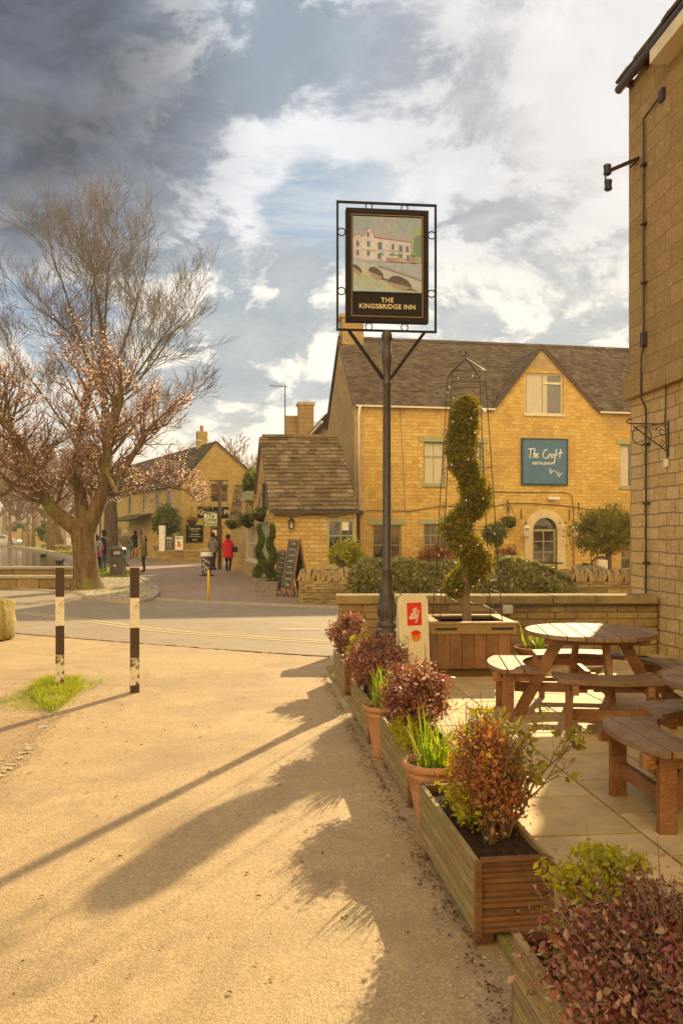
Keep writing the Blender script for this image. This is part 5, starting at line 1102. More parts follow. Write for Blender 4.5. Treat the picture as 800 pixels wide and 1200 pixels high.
# restaurant sign on the wall
cs = signboard('restaurant_sign', 'square blue restaurant sign with white handwriting on the golden facade', CR, 611.5, 566.5, 662, 516.5, 'm_bluesign', None, rim='m_bluesign_rim', n0=.03, th=.05)
a = CR.uz(611.5,566.5); b = CR.uz(662,516.5); mb = MB().mat('m_white'); w_, h_ = b[0]-a[0], b[1]-a[1]
def hs(pts, r=.011): mb.tube([CR.pt(a[0]+w_*x, a[1]+h_*z, .088) for x, z in pts], r*w_/1.55*1.0, 5)
r_ = .020
hs([(.10,.78),(.25,.80)],r_); hs([(.18,.80),(.15,.58)],r_); hs([(.27,.80),(.23,.58)],r_); hs([(.235,.62),(.27,.70),(.29,.68),(.275,.58)],r_); hs([(.305,.64),(.34,.66),(.34,.69),(.315,.68),(.305,.62),(.325,.58),(.355,.61)],r_)
hs([(.56,.76),(.53,.79),(.48,.74),(.455,.66),(.47,.59),(.52,.57),(.56,.61)],r_); hs([(.58,.58),(.60,.68),(.595,.66),(.625,.69)],r_); hs([(.66,.68),(.64,.64),(.655,.59),(.685,.60),(.69,.66),(.66,.68)],r_); hs([(.79,.79),(.765,.78),(.745,.66),(.725,.52),(.70,.46)],r_); hs([(.70,.66),(.80,.67)],r_*.8); hs([(.87,.80),(.84,.60),(.865,.58)],r_); hs([(.80,.70),(.91,.72)],r_)
hs([(.60,.36),(.635,.22),(.67,.29)],.014); hs([(.64,.34),(.635,.22),(.70,.30)],.010); hs([(.76,.28),(.82,.16),(.90,.26)],.014); hs([(.82,.28),(.82,.16)],.010); hs([(.69,.31),(.75,.29)],.009)
mb.text('RESTAURANT', h_*.085, CR.M(a[0]+w_*.46, a[1]+h_*.46, .083), .002); mb.build('lettering', parent=cs)
# ------------------------------------------------------------ wooden troughs with shrubs
TR = math.atan(.125)
def trough(label, x, y, L):
    """near left corner at (x,y); long side runs away from the camera"""
    o = thing('wooden_trough', label, 'planter', (x,y,0), TR, 'wooden troughs edging the patio'); w, z0, z1 = .31, .06, .345
    for i,(lx,ly) in enumerate(((.05,.07),(w-.05,.07),(.05,L-.07),(w-.05,L-.07))): MB().box((lx,ly,.032),(.07,.07,.064)).build('foot','m_trough_end',o)
    def side(nm, ax, pos, a, b, mat, sgn):
        mb = MB(); nb = 3; bh = (z1-z0)/nb
        for k in range(nb):
            zz = z0+k*bh
            def bx(t0, t1, c0, c1):
                lo, hi = min(t0,t1), max(t0,t1)
                if ax == 'y': mb.box((pos+sgn*(lo+hi)/2, (a+b)/2, (c0+c1)/2), (hi-lo, b-a, c1-c0))
                else: mb.box(((a+b)/2, pos+sgn*(lo+hi)/2, (c0+c1)/2), (b-a, hi-lo, c1-c0))
            bx(-.020, 0, zz+.0015, zz+bh-.0015)
            ng = 4 if ax == 'x' else 2
            for g in range(ng): g0 = zz+.004+(bh-.008)*g/ng; bx(0, .0055 if ax == 'x' else .003, g0+.004, g0+(bh-.008)/ng-.003)
        mb.build(nm, mat, o)
    side('side_panel','y',0,.012,L-.012,'m_trough_side',-1); side('side_panel','y',w,.012,L-.012,'m_trough_side',1)
    side('end_panel','x',0,.0205,w-.0205,'m_trough_end',-1); side('end_panel','x',L,.0205,w-.0205,'m_trough_end',1)
    for x_ in (.012, w-.012):
        for y_ in (-.006, L+.006): MB().box((x_,y_,(z0+z1)/2),(.022,.020,z1-z0+.004)).build('corner_strip','m_trough_end',o)
    MB().box((w/2,-.004,z1+.004),(w-.046,.026,.012)).build('top_strip','m_trough_end',o)
    mb = MB(); n_ = 12
    vs = [(.022+(w-.044)*i/6, .022+(L-.044)*j/n_, .315+rnd.uniform(-.012,.012)) for j in range(n_+1) for i in range(7)]
    mb.add(vs, [(j*7+i,j*7+i+1,(j+1)*7+i+1,(j+1)*7+i) for j in range(n_) for i in range(6)]); mb.build('soil','m_soil',o)
    return o
trough('wooden trough cut off by the picture bottom, holding the largest dark red shrub', .70, 1.25, 1.28)
trough('grooved wooden trough with its dark end panel in view, holding the red gold shrub', .512, 3.06, .95)
trough('mossy wooden trough behind the front terracotta pot', .385, 4.62, .92)
trough('wooden trough behind the terracotta pot with yellow tipped leaves', .20, 6.02, .92)
trough('farthest wooden trough, at the road end of the row', .03, 7.72, .95)
def shrub(name, label, c, r_, n_, size, mat, base, k=55, cr=.3, stems=16, extra=None, sr=.006, lean=0):
    o = thing(name, label, 'shrub', (c[0],c[1],base), world=True, group='low red leaved shrubs in the troughs' if extra is None else None)
    leafy('foliage', clumps(c, r_, n_, k, cr, shell=.55, zmin=base-.01), size, mat, o, 1.9, up=.35)
    mb = MB()
    for i in range(stems):
        a = rnd.uniform(0,6.28); q = rnd.uniform(.2,.95); p0 = Vector((c[0]+rnd.uniform(-.3,.3)*r_[0],c[1]+rnd.uniform(-.6,.6)*r_[1],base)); p3 = Vector((c[0]+r_[0]*q*math.cos(a),c[1]+r_[1]*q*math.sin(a),c[2]+r_[2]*rnd.uniform(-.1,.95)))
        m1 = p0.lerp(p3,.4)+Vector((rnd.uniform(-.03,.03),rnd.uniform(-.03,.03),rnd.uniform(0,.05))); p3 = p3+(p3-p0)*rnd.choice((0,0,.12,.22)); m2 = p0.lerp(p3,.75)+Vector((rnd.uniform(-.02,.02),rnd.uniform(-.02,.02),.02)); mb.tube([p0,m1,m2,p3],[sr,sr*.7,sr*.5,sr*.25],5,cap=False)
        for j in range(3): t_ = m1.lerp(p3, rnd.uniform(0,1)); mb.tube([t_, t_+Vector((rnd.gauss(0,.04),rnd.gauss(0,.04),abs(rnd.gauss(.03,.03))))],[sr*.35,sr*.15],4,cap=False)
    mb.build('stems','m_twig',o); return o
s5 = shrub('berberis_shrub', 'largest dark red leaved shrub, in the trough cut off by the picture bottom', (.83,2.00,.465), (.295,.58,.18), 14500, .0195, 'm_purple', .31, k=95, cr=.34, stems=190, sr=.0036)
leafy('golden_foliage', clumps((.80,2.44,.55),(.20,.16,.10),1900,34,.3), .022, 'm_gold', s5, 1.8, up=.6); leafy('lower_foliage', clumps((.72,2.0,.38),(.14,.50,.10),4200,80,.3,zmin=.3), .024, 'm_olive', s5, 1.5)
s4 = shrub('berberis_shrub', 'red and gold leaved shrub in the trough with the dark end panel', (.65,3.58,.53), (.17,.46,.245), 8600, .020, 'm_purple_gold', .31, k=80, cr=.33, stems=150, sr=.004)
leafy('golden_foliage', clumps((.57,3.66,.42),(.10,.42,.14),1300,40,.3,zmin=.3), .022, 'm_gold', s4, 1.8)
s3 = shrub('berberis_shrub', 'bushy dark red shrub between the two terracotta pots', (.47,5.10,.585), (.22,.40,.235), 8500, .023, 'm_purple', .31, k=75, cr=.27, stems=60); leafy('lower_foliage', clumps((.40,4.85,.40),(.10,.22,.12),1000,26,.3,zmin=.3), .028, 'm_gold', s3, 1.6)
s2 = shrub('berberis_shrub', 'rounded red shrub in front of the black sign post base', (.30,6.45,.57), (.27,.42,.22), 7200, .025, 'm_purple', .31, k=60, cr=.28, stems=36)
s1 = shrub('berberis_shrub', 'farthest dark red shrub at the road end of the troughs', (.06,8.35,.56), (.205,.32,.21), 5000, .030, 'm_purple', .31, k=60, cr=.24)
shrub('golden_privet', 'small golden yellow shrub beside the farthest red shrub', (.15,7.86,.47), (.15,.16,.165), 2200, .028, 'm_gold', .31, k=30, extra=1)
# twiggy sprig with yellow green leaf rosettes
sp_ = thing('twiggy_sprig', 'half bare twiggy plant with yellow green leaf tips beside the red gold shrub', 'plant', (.72,3.35,.31), world=True)
mb = MB(); tips = []
def sprig(p, d, L, r, dep):
    pts = [p]; q = p
    for i in range(4):
        d = (d+Vector((rnd.gauss(0,.16),rnd.gauss(0,.16),rnd.gauss(.04,.10)))).normalized(); q = q+d*L/4; pts.append(q)
    mb.tube(pts, [r,r*.88,r*.76,r*.66,r*.55], 6, cap=False)
    if dep == 0: tips.append(q); return
    for k in range(3 if dep > 1 else 2): sprig(pts[2+k if k < 2 else 4], (d+Vector((rnd.gauss(0,.55),rnd.gauss(0,.5),rnd.gauss(.2,.3)))).normalized(), L*rnd.uniform(.5,.75), r*.6, dep-1)
for dx_, dy_, L in ((.06,.0,.30),(.30,-.1,.27),(-.28,.1,.22),(.5,0,.2)): sprig(Vector((.70,3.38,.30)), Vector((dx_,dy_,1)).normalized(), L, .008, 3)
mb.build('stems','m_fartwig',sp_, smooth=True); C = []
for t in tips:
    for k in range(rnd.randint(3,8)): C.append(tuple(t+Vector((rnd.gauss(0,.014),rnd.gauss(0,.014),rnd.gauss(.004,.010)))))
leafy('leaves', C, .036, 'm_olive', sp_, 2.0, up=.3)
def daff(label, c, n_, h, spread, name='daffodil_clump'):
    o = thing(name, label, 'plant', c, world=True); mb = MB()
    for i in range(n_):
        a = rnd.uniform(0,6.28); r0 = rnd.uniform(0,spread); p = Vector((c[0]+r0*math.cos(a),c[1]+r0*math.sin(a),c[2])); L = h*rnd.uniform(.6,1.1); ln = Vector((math.cos(a)*rnd.uniform(0,.28)+rnd.gauss(0,.06),math.sin(a)*rnd.uniform(0,.28),1)).normalized(); w = rnd.uniform(.003,.0062); sd_ = Vector((rnd.gauss(0,1),rnd.gauss(0,1),0)).normalized(); vs = []
        bend = Vector((rnd.gauss(0,.10),rnd.gauss(0,.10),-abs(rnd.gauss(0,.12)))) if rnd.random() < .75 else Vector((rnd.gauss(0,.5),rnd.gauss(0,.5),-.9)); k = 6
        for j in range(k+1): t = j/k; q = p+ln*L*t+bend*L*t*t*t; ww = w*(1-t**3)+.0008; vs += [q-sd_*ww, q+sd_*ww]
        mb.add(vs, [(2*j,2*j+1,2*j+3,2*j+2) for j in range(k)])
    mb.build('leaves','m_daff',o); return o
def pot(label, x, y, R_, H, name='terracotta_pot', soil=.9):
    o = thing(name, label, 'pot', (x,y,0)); s_ = R_/.17
    mb = MB(); mb.lathe([(.080*s_,0),(.088*s_,.02),(.122*s_,H*.5),(.152*s_,H*.80),(.155*s_,H*.805),(.157*s_,H*.84),(.155*s_,H*.85),(.158*s_,H*.90),(.172*s_,H*.905),(.176*s_,H*.93),(.176*s_,H*.985),(.170*s_,H),(.158*s_,H),(.150*s_,H*.93),(.14*s_,H*.86)], seg=40); mb.build('body','m_terracotta',o,smooth=True)
    MB().lathe([(.01,H*.9),(.149*s_,H*.905)], seg=24).build('soil','m_soil',o); return o
pot('front terracotta pot of fresh green leaves, beside the red gold shrub', .495, 4.27, .165, .39); daff('fresh green daffodil leaves in the front terracotta pot', (.495,4.27,.35), 75, .30, .09)
pot('second terracotta pot, standing past the mossy trough', .305, 5.72, .15, .38); daff('leaf clump with drooping yellow tips in the second terracotta pot', (.305,5.72,.34), 80, .31, .09)
daff('fresh green daffodil leaves rising behind the red gold shrub', (.80,4.45,.30), 70, .34, .11); pot('terracotta pot half hidden behind the red gold shrub', .80, 4.45, .15, .33)
daff('thin daffodil leaves beside the bush of the mossy trough', (.52,4.75,.31), 26, .30, .07)
pot('wide low terracotta bowl by the patio wall', 2.31, 9.45, .27, .27, 'terracotta_bowl'); daff('sparse green shoots in the wide terracotta bowl', (2.31,9.45,.23), 46, .36, .16)
sc_pot = thing('stone_bowl', 'shallow round stone bowl on the patio under the far table', 'bowl', (2.72,8.9,0)); MB().lathe([(.10,0),(.13,.03),(.20,.12),(.23,.15),(.20,.15),(.14,.10)], seg=28).build('bowl','m_coping',sc_pot,smooth=True)
# ------------------------------------------------------------ square planter with spiral topiary and obelisk
BX, BY = 1.43, 9.15; bx_ = thing('square_planter', 'large square timber planter with iron corner straps', 'planter', (BX,BY,0), R(3)); bx_.scale = (1,1,.89)
mb = MB(); hw = .40
for k in range(6):
    x = -hw+ (k+.5)*2*hw/6
    for sy in (-1,1): mb.box((x,sy*(hw-.0),.36),(2*hw/6-.006,.03,.44))
    for sx_ in (-1,1): mb.box((sx_*(hw+.001),x*.96,.36),(.03,2*hw/6-.01,.44))
mb.build('side_boards','m_box',bx_)
mb = MB(); 
for s_ in (-1,1): mb.box((0,s_*(hw+.012),.63),(2*hw+.14,.045,.125)); mb.box((s_*(hw+.045),0,.63),(.045,2*hw-.01,.122))
mb.build('rim_band','m_boxtop',bx_,bevel=.004); mb = MB()
for s_ in (-1,1): mb.box((0,s_*(hw-.01),.703),(2*hw+.17,.11,.022)); mb.box((s_*(hw+.02),0,.702),(.11,2*hw-.13,.022))
mb.build('top_rail','m_boxtop',bx_); mb = MB()
for sx_ in (-1,1):
    mb = MB(); mb.box((sx_*(hw-.09),-hw-.038,.635),(.24,.008,.028))
    for k in range(4): mb.ball((sx_*(hw-.09)-.09+k*.06,-hw-.044,.635),(.007,.004,.007),6,4)
    mb.build('iron_strap','m_black',bx_); MB().box((0,-.0,.06),(2*hw-.1,2*hw-.1,.12)).build('base','m_boxtop',bx_); MB().box((0,0,.64),(2*hw-.05,2*hw-.05,.04)).build('soil','m_soil',bx_)
tp = thing('spiral_topiary', 'tall golden brown evergreen clipped into an open spiral in the square planter', 'topiary', (BX,BY,.58)); H = 2.66; n_ = 34000
def hel(t):  # t 0..1 from the bottom turn to the top
    z = .27+t*(H-.27-.12); ph = -math.pi*.5-t*2*math.pi*2.35; A = .155*(1-t)**.7+.035; return A*np.sin(ph) , A*np.cos(ph), z
PHZ = [.0,.34,.69,1.06,1.42,2.01,2.7]; PHV = [-2.6,-1.57,1.57,4.71,7.85,11.0,13.4]
ts = nr.random(n_); cz_ = .36+ts*(H-.46); ph_ = np.interp(cz_, PHZ, PHV); am_ = np.interp(cz_, [.3,1.4,2.0,2.6], [.125,.125,.065,.02]); cx_, cy_ = am_*np.sin(ph_), am_*np.cos(ph_)
rad = (.218-.035*ts-.035*np.cos(ph_)**2*(ts<.75)-.03*np.cos(2*ph_)*0)*np.clip((1-ts)*12+.45,0,1)*np.clip(ts*12+.5,0,1)*(1+.10*np.sin(ts*60)); d = nr.normal(size=(n_,3)); d /= np.linalg.norm(d,axis=1,keepdims=True); rr = rad*nr.uniform(.55,1.04,n_)
pts = np.stack([cx_,cy_,cz_],1)+d*rr[:,None]*np.array([1,1,.80])
leafy('foliage', pts, .034, 'm_topiary', tp, 2.2, up=.6)
mb = MB(); mb.tube([(.01,0,0),(-.01,.01,.5),(.015,0,1.0),(0,0,1.6),(0,0,2.3)],[.055,.045,.035,.025,.012],8)
for i in range(60):
    t = rnd.random(); z = .36+t*(H-.5); ph = float(np.interp(z,PHZ,PHV)); A = .13*(1-.5*t); mb.tube([(0,0,z-.18),(A*math.sin(ph)*.5,A*math.cos(ph)*.5,z-.08),(A*math.sin(ph),A*math.cos(ph),z)],[.010,.007,.004],5,cap=False)
mb.build('stem','m_fartwig',tp)
ob_ = thing('garden_obelisk', 'thin metal obelisk frame with fairy lights round the spiral topiary', 'obelisk', (BX,BY,.60)); mb = MB(); bw, tw, hh_ = .345, .185, 2.84
cr_ = [(-1,-1),(1,-1),(1,1),(-1,1)]
for i,j in cr_: mb.tube([(i*bw,j*bw,0),(i*tw,j*tw,hh_)], .0055, 6)
for z in (.35,1.05,1.75,hh_-.12,hh_):
    w = bw+(tw-bw)*z/hh_
    for a in range(4): (i,j),(k,l) = cr_[a], cr_[(a+1)%4]; mb.tube([(i*w,j*w,z),(k*w,l*w,z)], .0040, 5)
for i,j in cr_: mb.tube([(i*tw,j*tw,hh_),(0,0,hh_+.18)], .006, 5); 
mb.tube([(0,0,hh_+.15),(0,0,hh_+.25)],.006,5); mb.ball((0,0,hh_+.25),.016,8,6); mb.build('frame','m_iron',ob_)
mb = MB(); wp = []; bl = MB()
for k in range(160):
    t = k/159; z = .1+t*(hh_-.05); a = t*2*math.pi*6; w = (bw+(tw-bw)*z/hh_)*1.28; p = (w*math.cos(a)*.9+rnd.gauss(0,.012),w*math.sin(a)*.9+rnd.gauss(0,.012),z+rnd.gauss(0,.015))
    if abs(p[0]) > w*.8: p = (math.copysign(w*.79,p[0]),p[1],p[2])
    wp.append(p)
    if k % 3 == 0:
        if k == 0: bl.ball((0,0,0),(.009,.009,.013),6,5); bulb = bl.build('light_bulb','m_white',ob_); bulb.location = p
        else: q_ = bulb.copy(); sc.collection.objects.link(q_); q_.location = p
mb.tube(wp,.003,4); mb.build('light_wire','m_iron',ob_)
# ------------------------------------------------------------ round picnic tables
def picnic(label, x, y, rz):
    o = thing('picnic_table', label, 'picnic table', (x,y,.026), rz, 'round wooden picnic tables on the patio'); RT = .555
    mb = MB(); n_ = 8; pw = 2*RT/n_
    for k in range(n_):
        a, b = -RT+k*pw+.003, -RT+(k+1)*pw-.003; xs = [a+(b-a)*i/8 for i in range(9)]
        up_ = [(t, math.sqrt(max(RT*RT-t*t,.0004))) for t in xs]; mb.prism(up_+[(t,-s) for t, s in reversed(up_)], .705, .742)
    mb.build('tabletop','m_tabletop',o,bevel=.004)
    mb = MB()
    for s_ in (-.25,.25): mb.box((0,s_,.675),(.85,.06,.055))
    mb.build('top_batten','m_table',o)
    Rr = lambda k: Matrix.Rotation(k*math.pi/2,4,'Z')
    for k in range(4):
        T = Rr(k); m1 = MB(); m1.M = T; L = .40
        for x0,x1 in ((.44,.605),(.613,.745),(.753,.885)):
            ys = [-L+2*L*i/16 for i in range(17)]; up_ = [(min(x1, math.sqrt(.885**2-t*t)), t) for t in ys]; lo = [(max(x0, math.sqrt(.575**2-t*t)), t) for t in ys]; m1.prism(lo+up_[::-1], .415, .452)
        m1.build('bench_seat','m_tabletop',o,bevel=.004)
        m1 = MB(); m1.M = T; m1.box((.69,-.28,.375),(.34,.045,.075)).box((.69,.28,.375),(.34,.045,.075)); m1.box((.60,0,.375),(.045,.51,.07)); m1.build('bench_bearer','m_table',o)
        for s_ in (-1,1): m1 = MB(); m1.M = T; m1.box((.735,s_*.31,.205),(.095,.045,.415)); m1.build('bench_leg','m_table',o,bevel=.003); m1 = MB(); m1.M = T@Matrix.Translation((.784,s_*.31,.375))@Matrix.Rotation(R(90),4,'Y'); m1.lathe([(.012,0),(.012,.004),(.006,.008)],seg=10); m1.build('bolt','m_iron',o)
        m1 = MB(); m1.M = T; m1.box((.705,0,.16),(.04,.575,.085)); m1.build('stretcher','m_table',o,bevel=.003)
        m1 = MB(); m1.M = T; m1.beam((.26,.065,.70),(.64,.065,-.02),.045,.095); m1.build('leg','m_table',o,bevel=.003)
        m1 = MB(); m1.M = T; m1.box((.34,.015,.335+(.001 if k%2 else -.09)),(.62,.045,.085)); m1.build('rail','m_table',o,bevel=.003)
    return o
picnic('whole round picnic table by the back wall, its top half in sun', 2.16, 6.92, R(-6))
picnic('nearer round picnic table cut off by the picture edge', 2.42, 4.55, R(4))
# ------------------------------------------------------------ striped posts, stone, tuft
def post_mat(): 
    s = NB('m_stripe_w'); v = s.co(); f = s.noise(v, 14, 6, .7); s.fin(s.mix(s.rng(f,.50,.60), (.70,.62,.48), (.40,.30,.18)), .65, s.bump(f,.004), .3)
    s = NB('m_stripe_b'); v = s.co(); f = s.noise(v, 12, 6, .7); s.fin(s.mix(s.rng(f,.5,.7), (.060,.034,.022), (.09,.055,.035)), .6, s.bump(f,.003), .3)
    s = NB('m_stripe_worn'); v = s.co(sc_=(1,1,.5)); f = s.noise(v, 13, 7, .75); s.fin(s.mix(s.rng(f,.47,.53), (.66,.58,.44), (.11,.06,.03)), .75, s.bump(f,.008), .2)
post_mat()
def stripe(label, x, y, h, base_dark):
    o = thing('striped_post', label, 'bollard', (x,y,0), R(20), 'black and white striped wooden posts'); w = .086; n_ = 4; z = 0
    cuts = ([0,.075] if base_dark else [0,.06])+[h*.28,h*.52,h*.76,h]; ms = ['m_stripe_b','m_stripe_worn','m_stripe_b','m_stripe_w','m_stripe_b']
    if not base_dark: ms[0] = 'm_stripe_worn'
    mb = MB()
    for k in range(5):
        mb.mat(ms[k]); a, b = cuts[k], cuts[k+1]; vs = [(i*w/2,j*w/2,q) for q in (a,b) for i,j in cr_]; mb.add(vs, [(0,1,5,4),(1,2,6,5),(2,3,7,6),(3,0,4,7)])
    mb.mat('m_stripe_b').add([(i*w/2,j*w/2,h) for i,j in cr_], [(0,1,2,3)]); mb.build('post',parent=o,bevel=.003)
pL = G(70.5,806); pR = G(158,811)
stripe('striped post standing in the green grass tuft', pL.x, pL.y, 1.25, False); stripe('striped post standing on bare tarmac', pR.x, pR.y, 1.26, True)
tf = [G(32,815),G(45,801),G(70,797),G(96,799),G(97,807),G(82,822),G(62,836),G(45,826)]; ctr = Vector((sum(p.x for p in tf)/8, sum(p.y for p in tf)/8, 0))
mb = MB(); pl_ = curve_pts([(p.x,p.y) for p in tf+[tf[0]]],3)[:-1]; n_ = len(pl_)
mb.add([(p.x,p.y,.001) for p in pl_]+[(ctr.x+(p.x-ctr.x)*.6,ctr.y+(p.y-ctr.y)*.6,.035) for p in pl_]+[(ctr.x,ctr.y,.045)], [(i,(i+1)%n_,n_+(i+1)%n_,n_+i) for i in range(n_)]+[(n_+i,n_+(i+1)%n_,2*n_) for i in range(n_)]); o = mb.build('earth_mound','m_grass',smooth=True); struct(o)
mb = MB(); pv = [Vector((p.x,p.y,0)) for p in pl_]
for i in range(8000):
    x, y = rnd.uniform(min(p.x for p in pl_),max(p.x for p in pl_)), rnd.uniform(min(p.y for p in pl_),max(p.y for p in pl_))
    x += rnd.gauss(0,.05); y += rnd.gauss(0,.05); n4 = math.sin(x*9+1)*math.cos(y*7)
    if not inside(x,y,pv) and rnd.random() > .35: continue
    if n4 < -.55 and rnd.random() < .8: continue
    h = rnd.uniform(.02,.075)*(1 if inside(x,y,pv) else .6); a = rnd.uniform(0,6.28); b = rnd.gauss(0,.022); c_ = rnd.gauss(0,.022); z = .015+.02*rnd.random(); w = .0028; mb.add([(x-w*math.cos(a),y-w*math.sin(a),z),(x+w*math.cos(a),y+w*math.sin(a),z),(x+b*.5+w*.7*math.cos(a),y+c_*.5+w*.7*math.sin(a),z+h*.6),(x+b,y+c_,z+h)], [(0,1,2,3)])
struct(mb.build('grass','m_grassblade'),'stuff')
rk = thing('mossy_stone', 'squat mossy stone block at the edge of the forecourt', 'stone', G(-12,750)); bm = bmesh.new(); bmesh.ops.create_cube(bm, size=1); bmesh.ops.subdivide_edges(bm, edges=bm.edges, cuts=7, use_grid_fill=True)
from mathutils import noise as mno
for v in bm.verts:
    p = v.co.copy(); q = Vector((p.x*.66,p.y*.5,(p.z+.5)*.63)); r = p.length; q = q.lerp(Vector((p.x/r*.55*.66,p.y/r*.5*.55,(p.z/r*.55+.5)*.63)), .28); v.co = q+mno.noise_vector(q*5)*.035
me = bpy.data.meshes.new('block'); bm.to_mesh(me); bm.free(); me.materials.append(MT['m_rock']); me.polygons.foreach_set('use_smooth',[True]*len(me.polygons)); r_o = bpy.data.objects.new('block', me); sc.collection.objects.link(r_o); r_o.parent = rk
# ------------------------------------------------------------ yellow bollard, cup bin, litter bin, lamp
yb = G(244.5,705); o = thing('yellow_bollard','slim bright yellow bollard at the end of the lane','bollard',yb); MB().lathe([(.030,0),(.030,.70),(.026,.73),(.01,.74)],seg=14).build('post','m_yellow',o,smooth=True)
MB().lathe([(.06,0),(.06,.012),(.032,.014)],seg=14).build('base_plate','m_iron',o)
cb = G(242.3,675); o = thing('cup_bin','purple advertising bin shaped like a coffee cup with a white lid','bin',cb)
MB().lathe([(.165,.0),(.17,.03),(.215,.72),(.215,.74)],seg=28).build('cup_body','m_purplecup',o,smooth=True); MB().lathe([(.24,.74),(.245,.80),(.225,.82),(.22,.90),(.20,.92)],seg=28).build('lid','m_white',o,smooth=True)
MB().box((0,0,.02),(.50,.34,.04)).build('base','m_black',o)
mb = MB()
for (zc,ph,w_) in ((.60,.1,.05),(.50,-.1,.05),(.38,.1,.06),(.27,-.05,.05)):
    pts = []
    for k in range(9):
        t = k/8; a = -math.pi/2-.75+1.5*t; z = zc+.06*math.sin(t*math.pi*1.5+ph*8); r = .168+(.217-.168)*z/.72; pts.append((r*math.cos(a),r*math.sin(a),z))
    mb.tube(pts,.022,5)
mb.tube([((.172+.05*.37)*math.cos(a),(.172+.05*.37)*math.sin(a),.25+.12*math.sin(q)) for q in [k*.52 for k in range(12)] for a in [-math.pi/2+.25*math.cos(q)]],.016,5,closed=True); mb.build('logo','m_lime',o)
lb = G(138.5,675.5); o = thing('litter_bin','dark square litter bin with an open slot on the cobbled corner','bin',lb); mb = MB()
mb.box((0,0,.04),(.62,.56,.08)); mb.box((0,0,.42),(.50,.46,.70)); o1 = mb.build('body','m_bin',o,bevel=.015); mb = MB(); 
for i,j in cr_: mb.box((i*.22,j*.20,.88),(.07,.07,.24))
mb.box((0,.19,.88),(.4,.04,.24)); mb.build('hood_frame','m_bin',o); MB().lathe([(.37,1.0),(.37,1.03),(.30,1.10),(.08,1.16)],seg=4).build('lid','m_bin',o).rotation_euler=(0,0,R(45)); MB().box((.02,-.215,.9),(.26,.012,.13)).build('slot_plate','m_grey_plastic',o); MB().box((-.06,-.236,.42),(.09,.008,.07)).build('badge','m_cream',o)
lp = P(117.5,650,36); o = thing('street_lamp','slender black lamp post behind the blossom tree','street lamp',(lp.x,36,0)); MB().lathe([(.09,0),(.09,.3),(.05,.35),(.04,2.6),(.03,2.7)],seg=10).build('post','m_iron',o,smooth=True); MB().lathe([(.06,2.7),(.14,3.05),(.15,3.07),(.03,3.22)],seg=8).build('lantern','m_iron',o)
# ------------------------------------------------------------ river walls, benches, ducks, far wall
def lwall(label, x0, x1, Y, y0, h, cop, z0=0, dz=0):
    o = thing('river_wall', label, 'wall', ((x0+x1)/2,Y,0), world=True); mb = MB(); courses(mb,(x0,Y),(x1,Y+dz),z0,h-.08,.5,.26,.9,.2,.01); mb.box(((x0+x1)/2,Y+dz/2+.3,(h-.1)/2),(x1-x0-.05,.4,h-.1)); mb.build('stones','m_lowwall',o,bevel=.02)
    mb = MB(); x = x0-.04
    while x < x1: l = min(rnd.uniform(.9,1.4), x1+.05-x); mb.box((x+l/2,Y+dz/2+.24,h-.04),(l-.012,.6,.08)); x += l+.001
    mb.build('coping','m_kerb',o,bevel=.015); return o
lwall('lower front tier of the stone wall along the river', -16, -7.65, 23.3, 0, .38, .6); lwall('upper rear tier of the stone wall along the river', -17, -7.9, 24.3, 0, .60, .6)
for i,(x0,x1,lab) in enumerate(((48,63,'farther low stone bench on the river green'),(66,85,'nearer low stone bench on the river green'))):
    Y = 78-i*10; a, b = P(x0,0,Y), P(x1,0,Y); o = thing('stone_bench', lab, 'bench', ((a.x+b.x)/2,Y,.1), world=True); MB().box(((a.x+b.x)/2,Y,.62),(b.x-a.x,.7,.14)).build('seat','m_kerb',o,bevel=.03)
    for t in (.2,.8): MB().box((a.x+(b.x-a.x)*t,Y,.32),(.3,.5,.46)).build('leg','m_coping',o)
for i,(px,py) in enumerate(((51,652),(70,660))):
    p = G(px,py,.03); o = thing('duck', ('dark duck swimming farther out on the river','dark duck swimming close to the river bank')[i], 'duck', p); s=.55
    mb = MB(); mb.ball((0,0,.06),(.22,.10,.09),12,8); mb.tube([(.16,0,.08),(.22,0,.17),(.24,0,.22)],[.05,.035,.03],8); mb.ball((.255,0,.235),(.05,.04,.04),10,6); mb.tube([(-.15,0,.08),(-.27,0,.13)],[.06,.015],6); mb.build('body','c_hair_dark',o,smooth=True); MB().tube([(.29,0,.23),(.35,0,.222)],[.016,.010],6).build('bill','m_yellow',o)
fw_ = thing('garden_wall','yellow stone garden wall with gate piers beyond the river green','wall',P(32,637,112),world=True); mb = MB().mat('m_cottage')
a, b = P(14,0,112), P(62,0,112); mb.box(((a.x+b.x)/2,112,.95),(b.x-a.x,.5,1.9)); mb.build('wall',parent=fw_,uv=True); MB().box(((a.x+b.x)/2,112,1.94),(b.x-a.x+.2,.7,.12)).build('coping','m_dressed',fw_)
for px in (24,35): c=P(px,0,111.6); MB().box((c.x,111.6,1.2),(.6,.6,2.4)).build('pier','m_dressed',fw_)
bush('rounded_bush','large round green bush beyond the river benches','bush',P(56,623,92),(1.3,1.1,1.15),2600,.22,'m_green',base=0); bush('rounded_bush','small dry golden bush beside the larger round bush','bush',P(60,631,88),(.75,.7,.6),1100,.18,'m_olive',base=0)
bush('rounded_bush','dark spreading bush behind the garden wall by the car','bush',P(22,618,118),(1.6,1.2,1.0),1500,.25,'m_green',base=0)
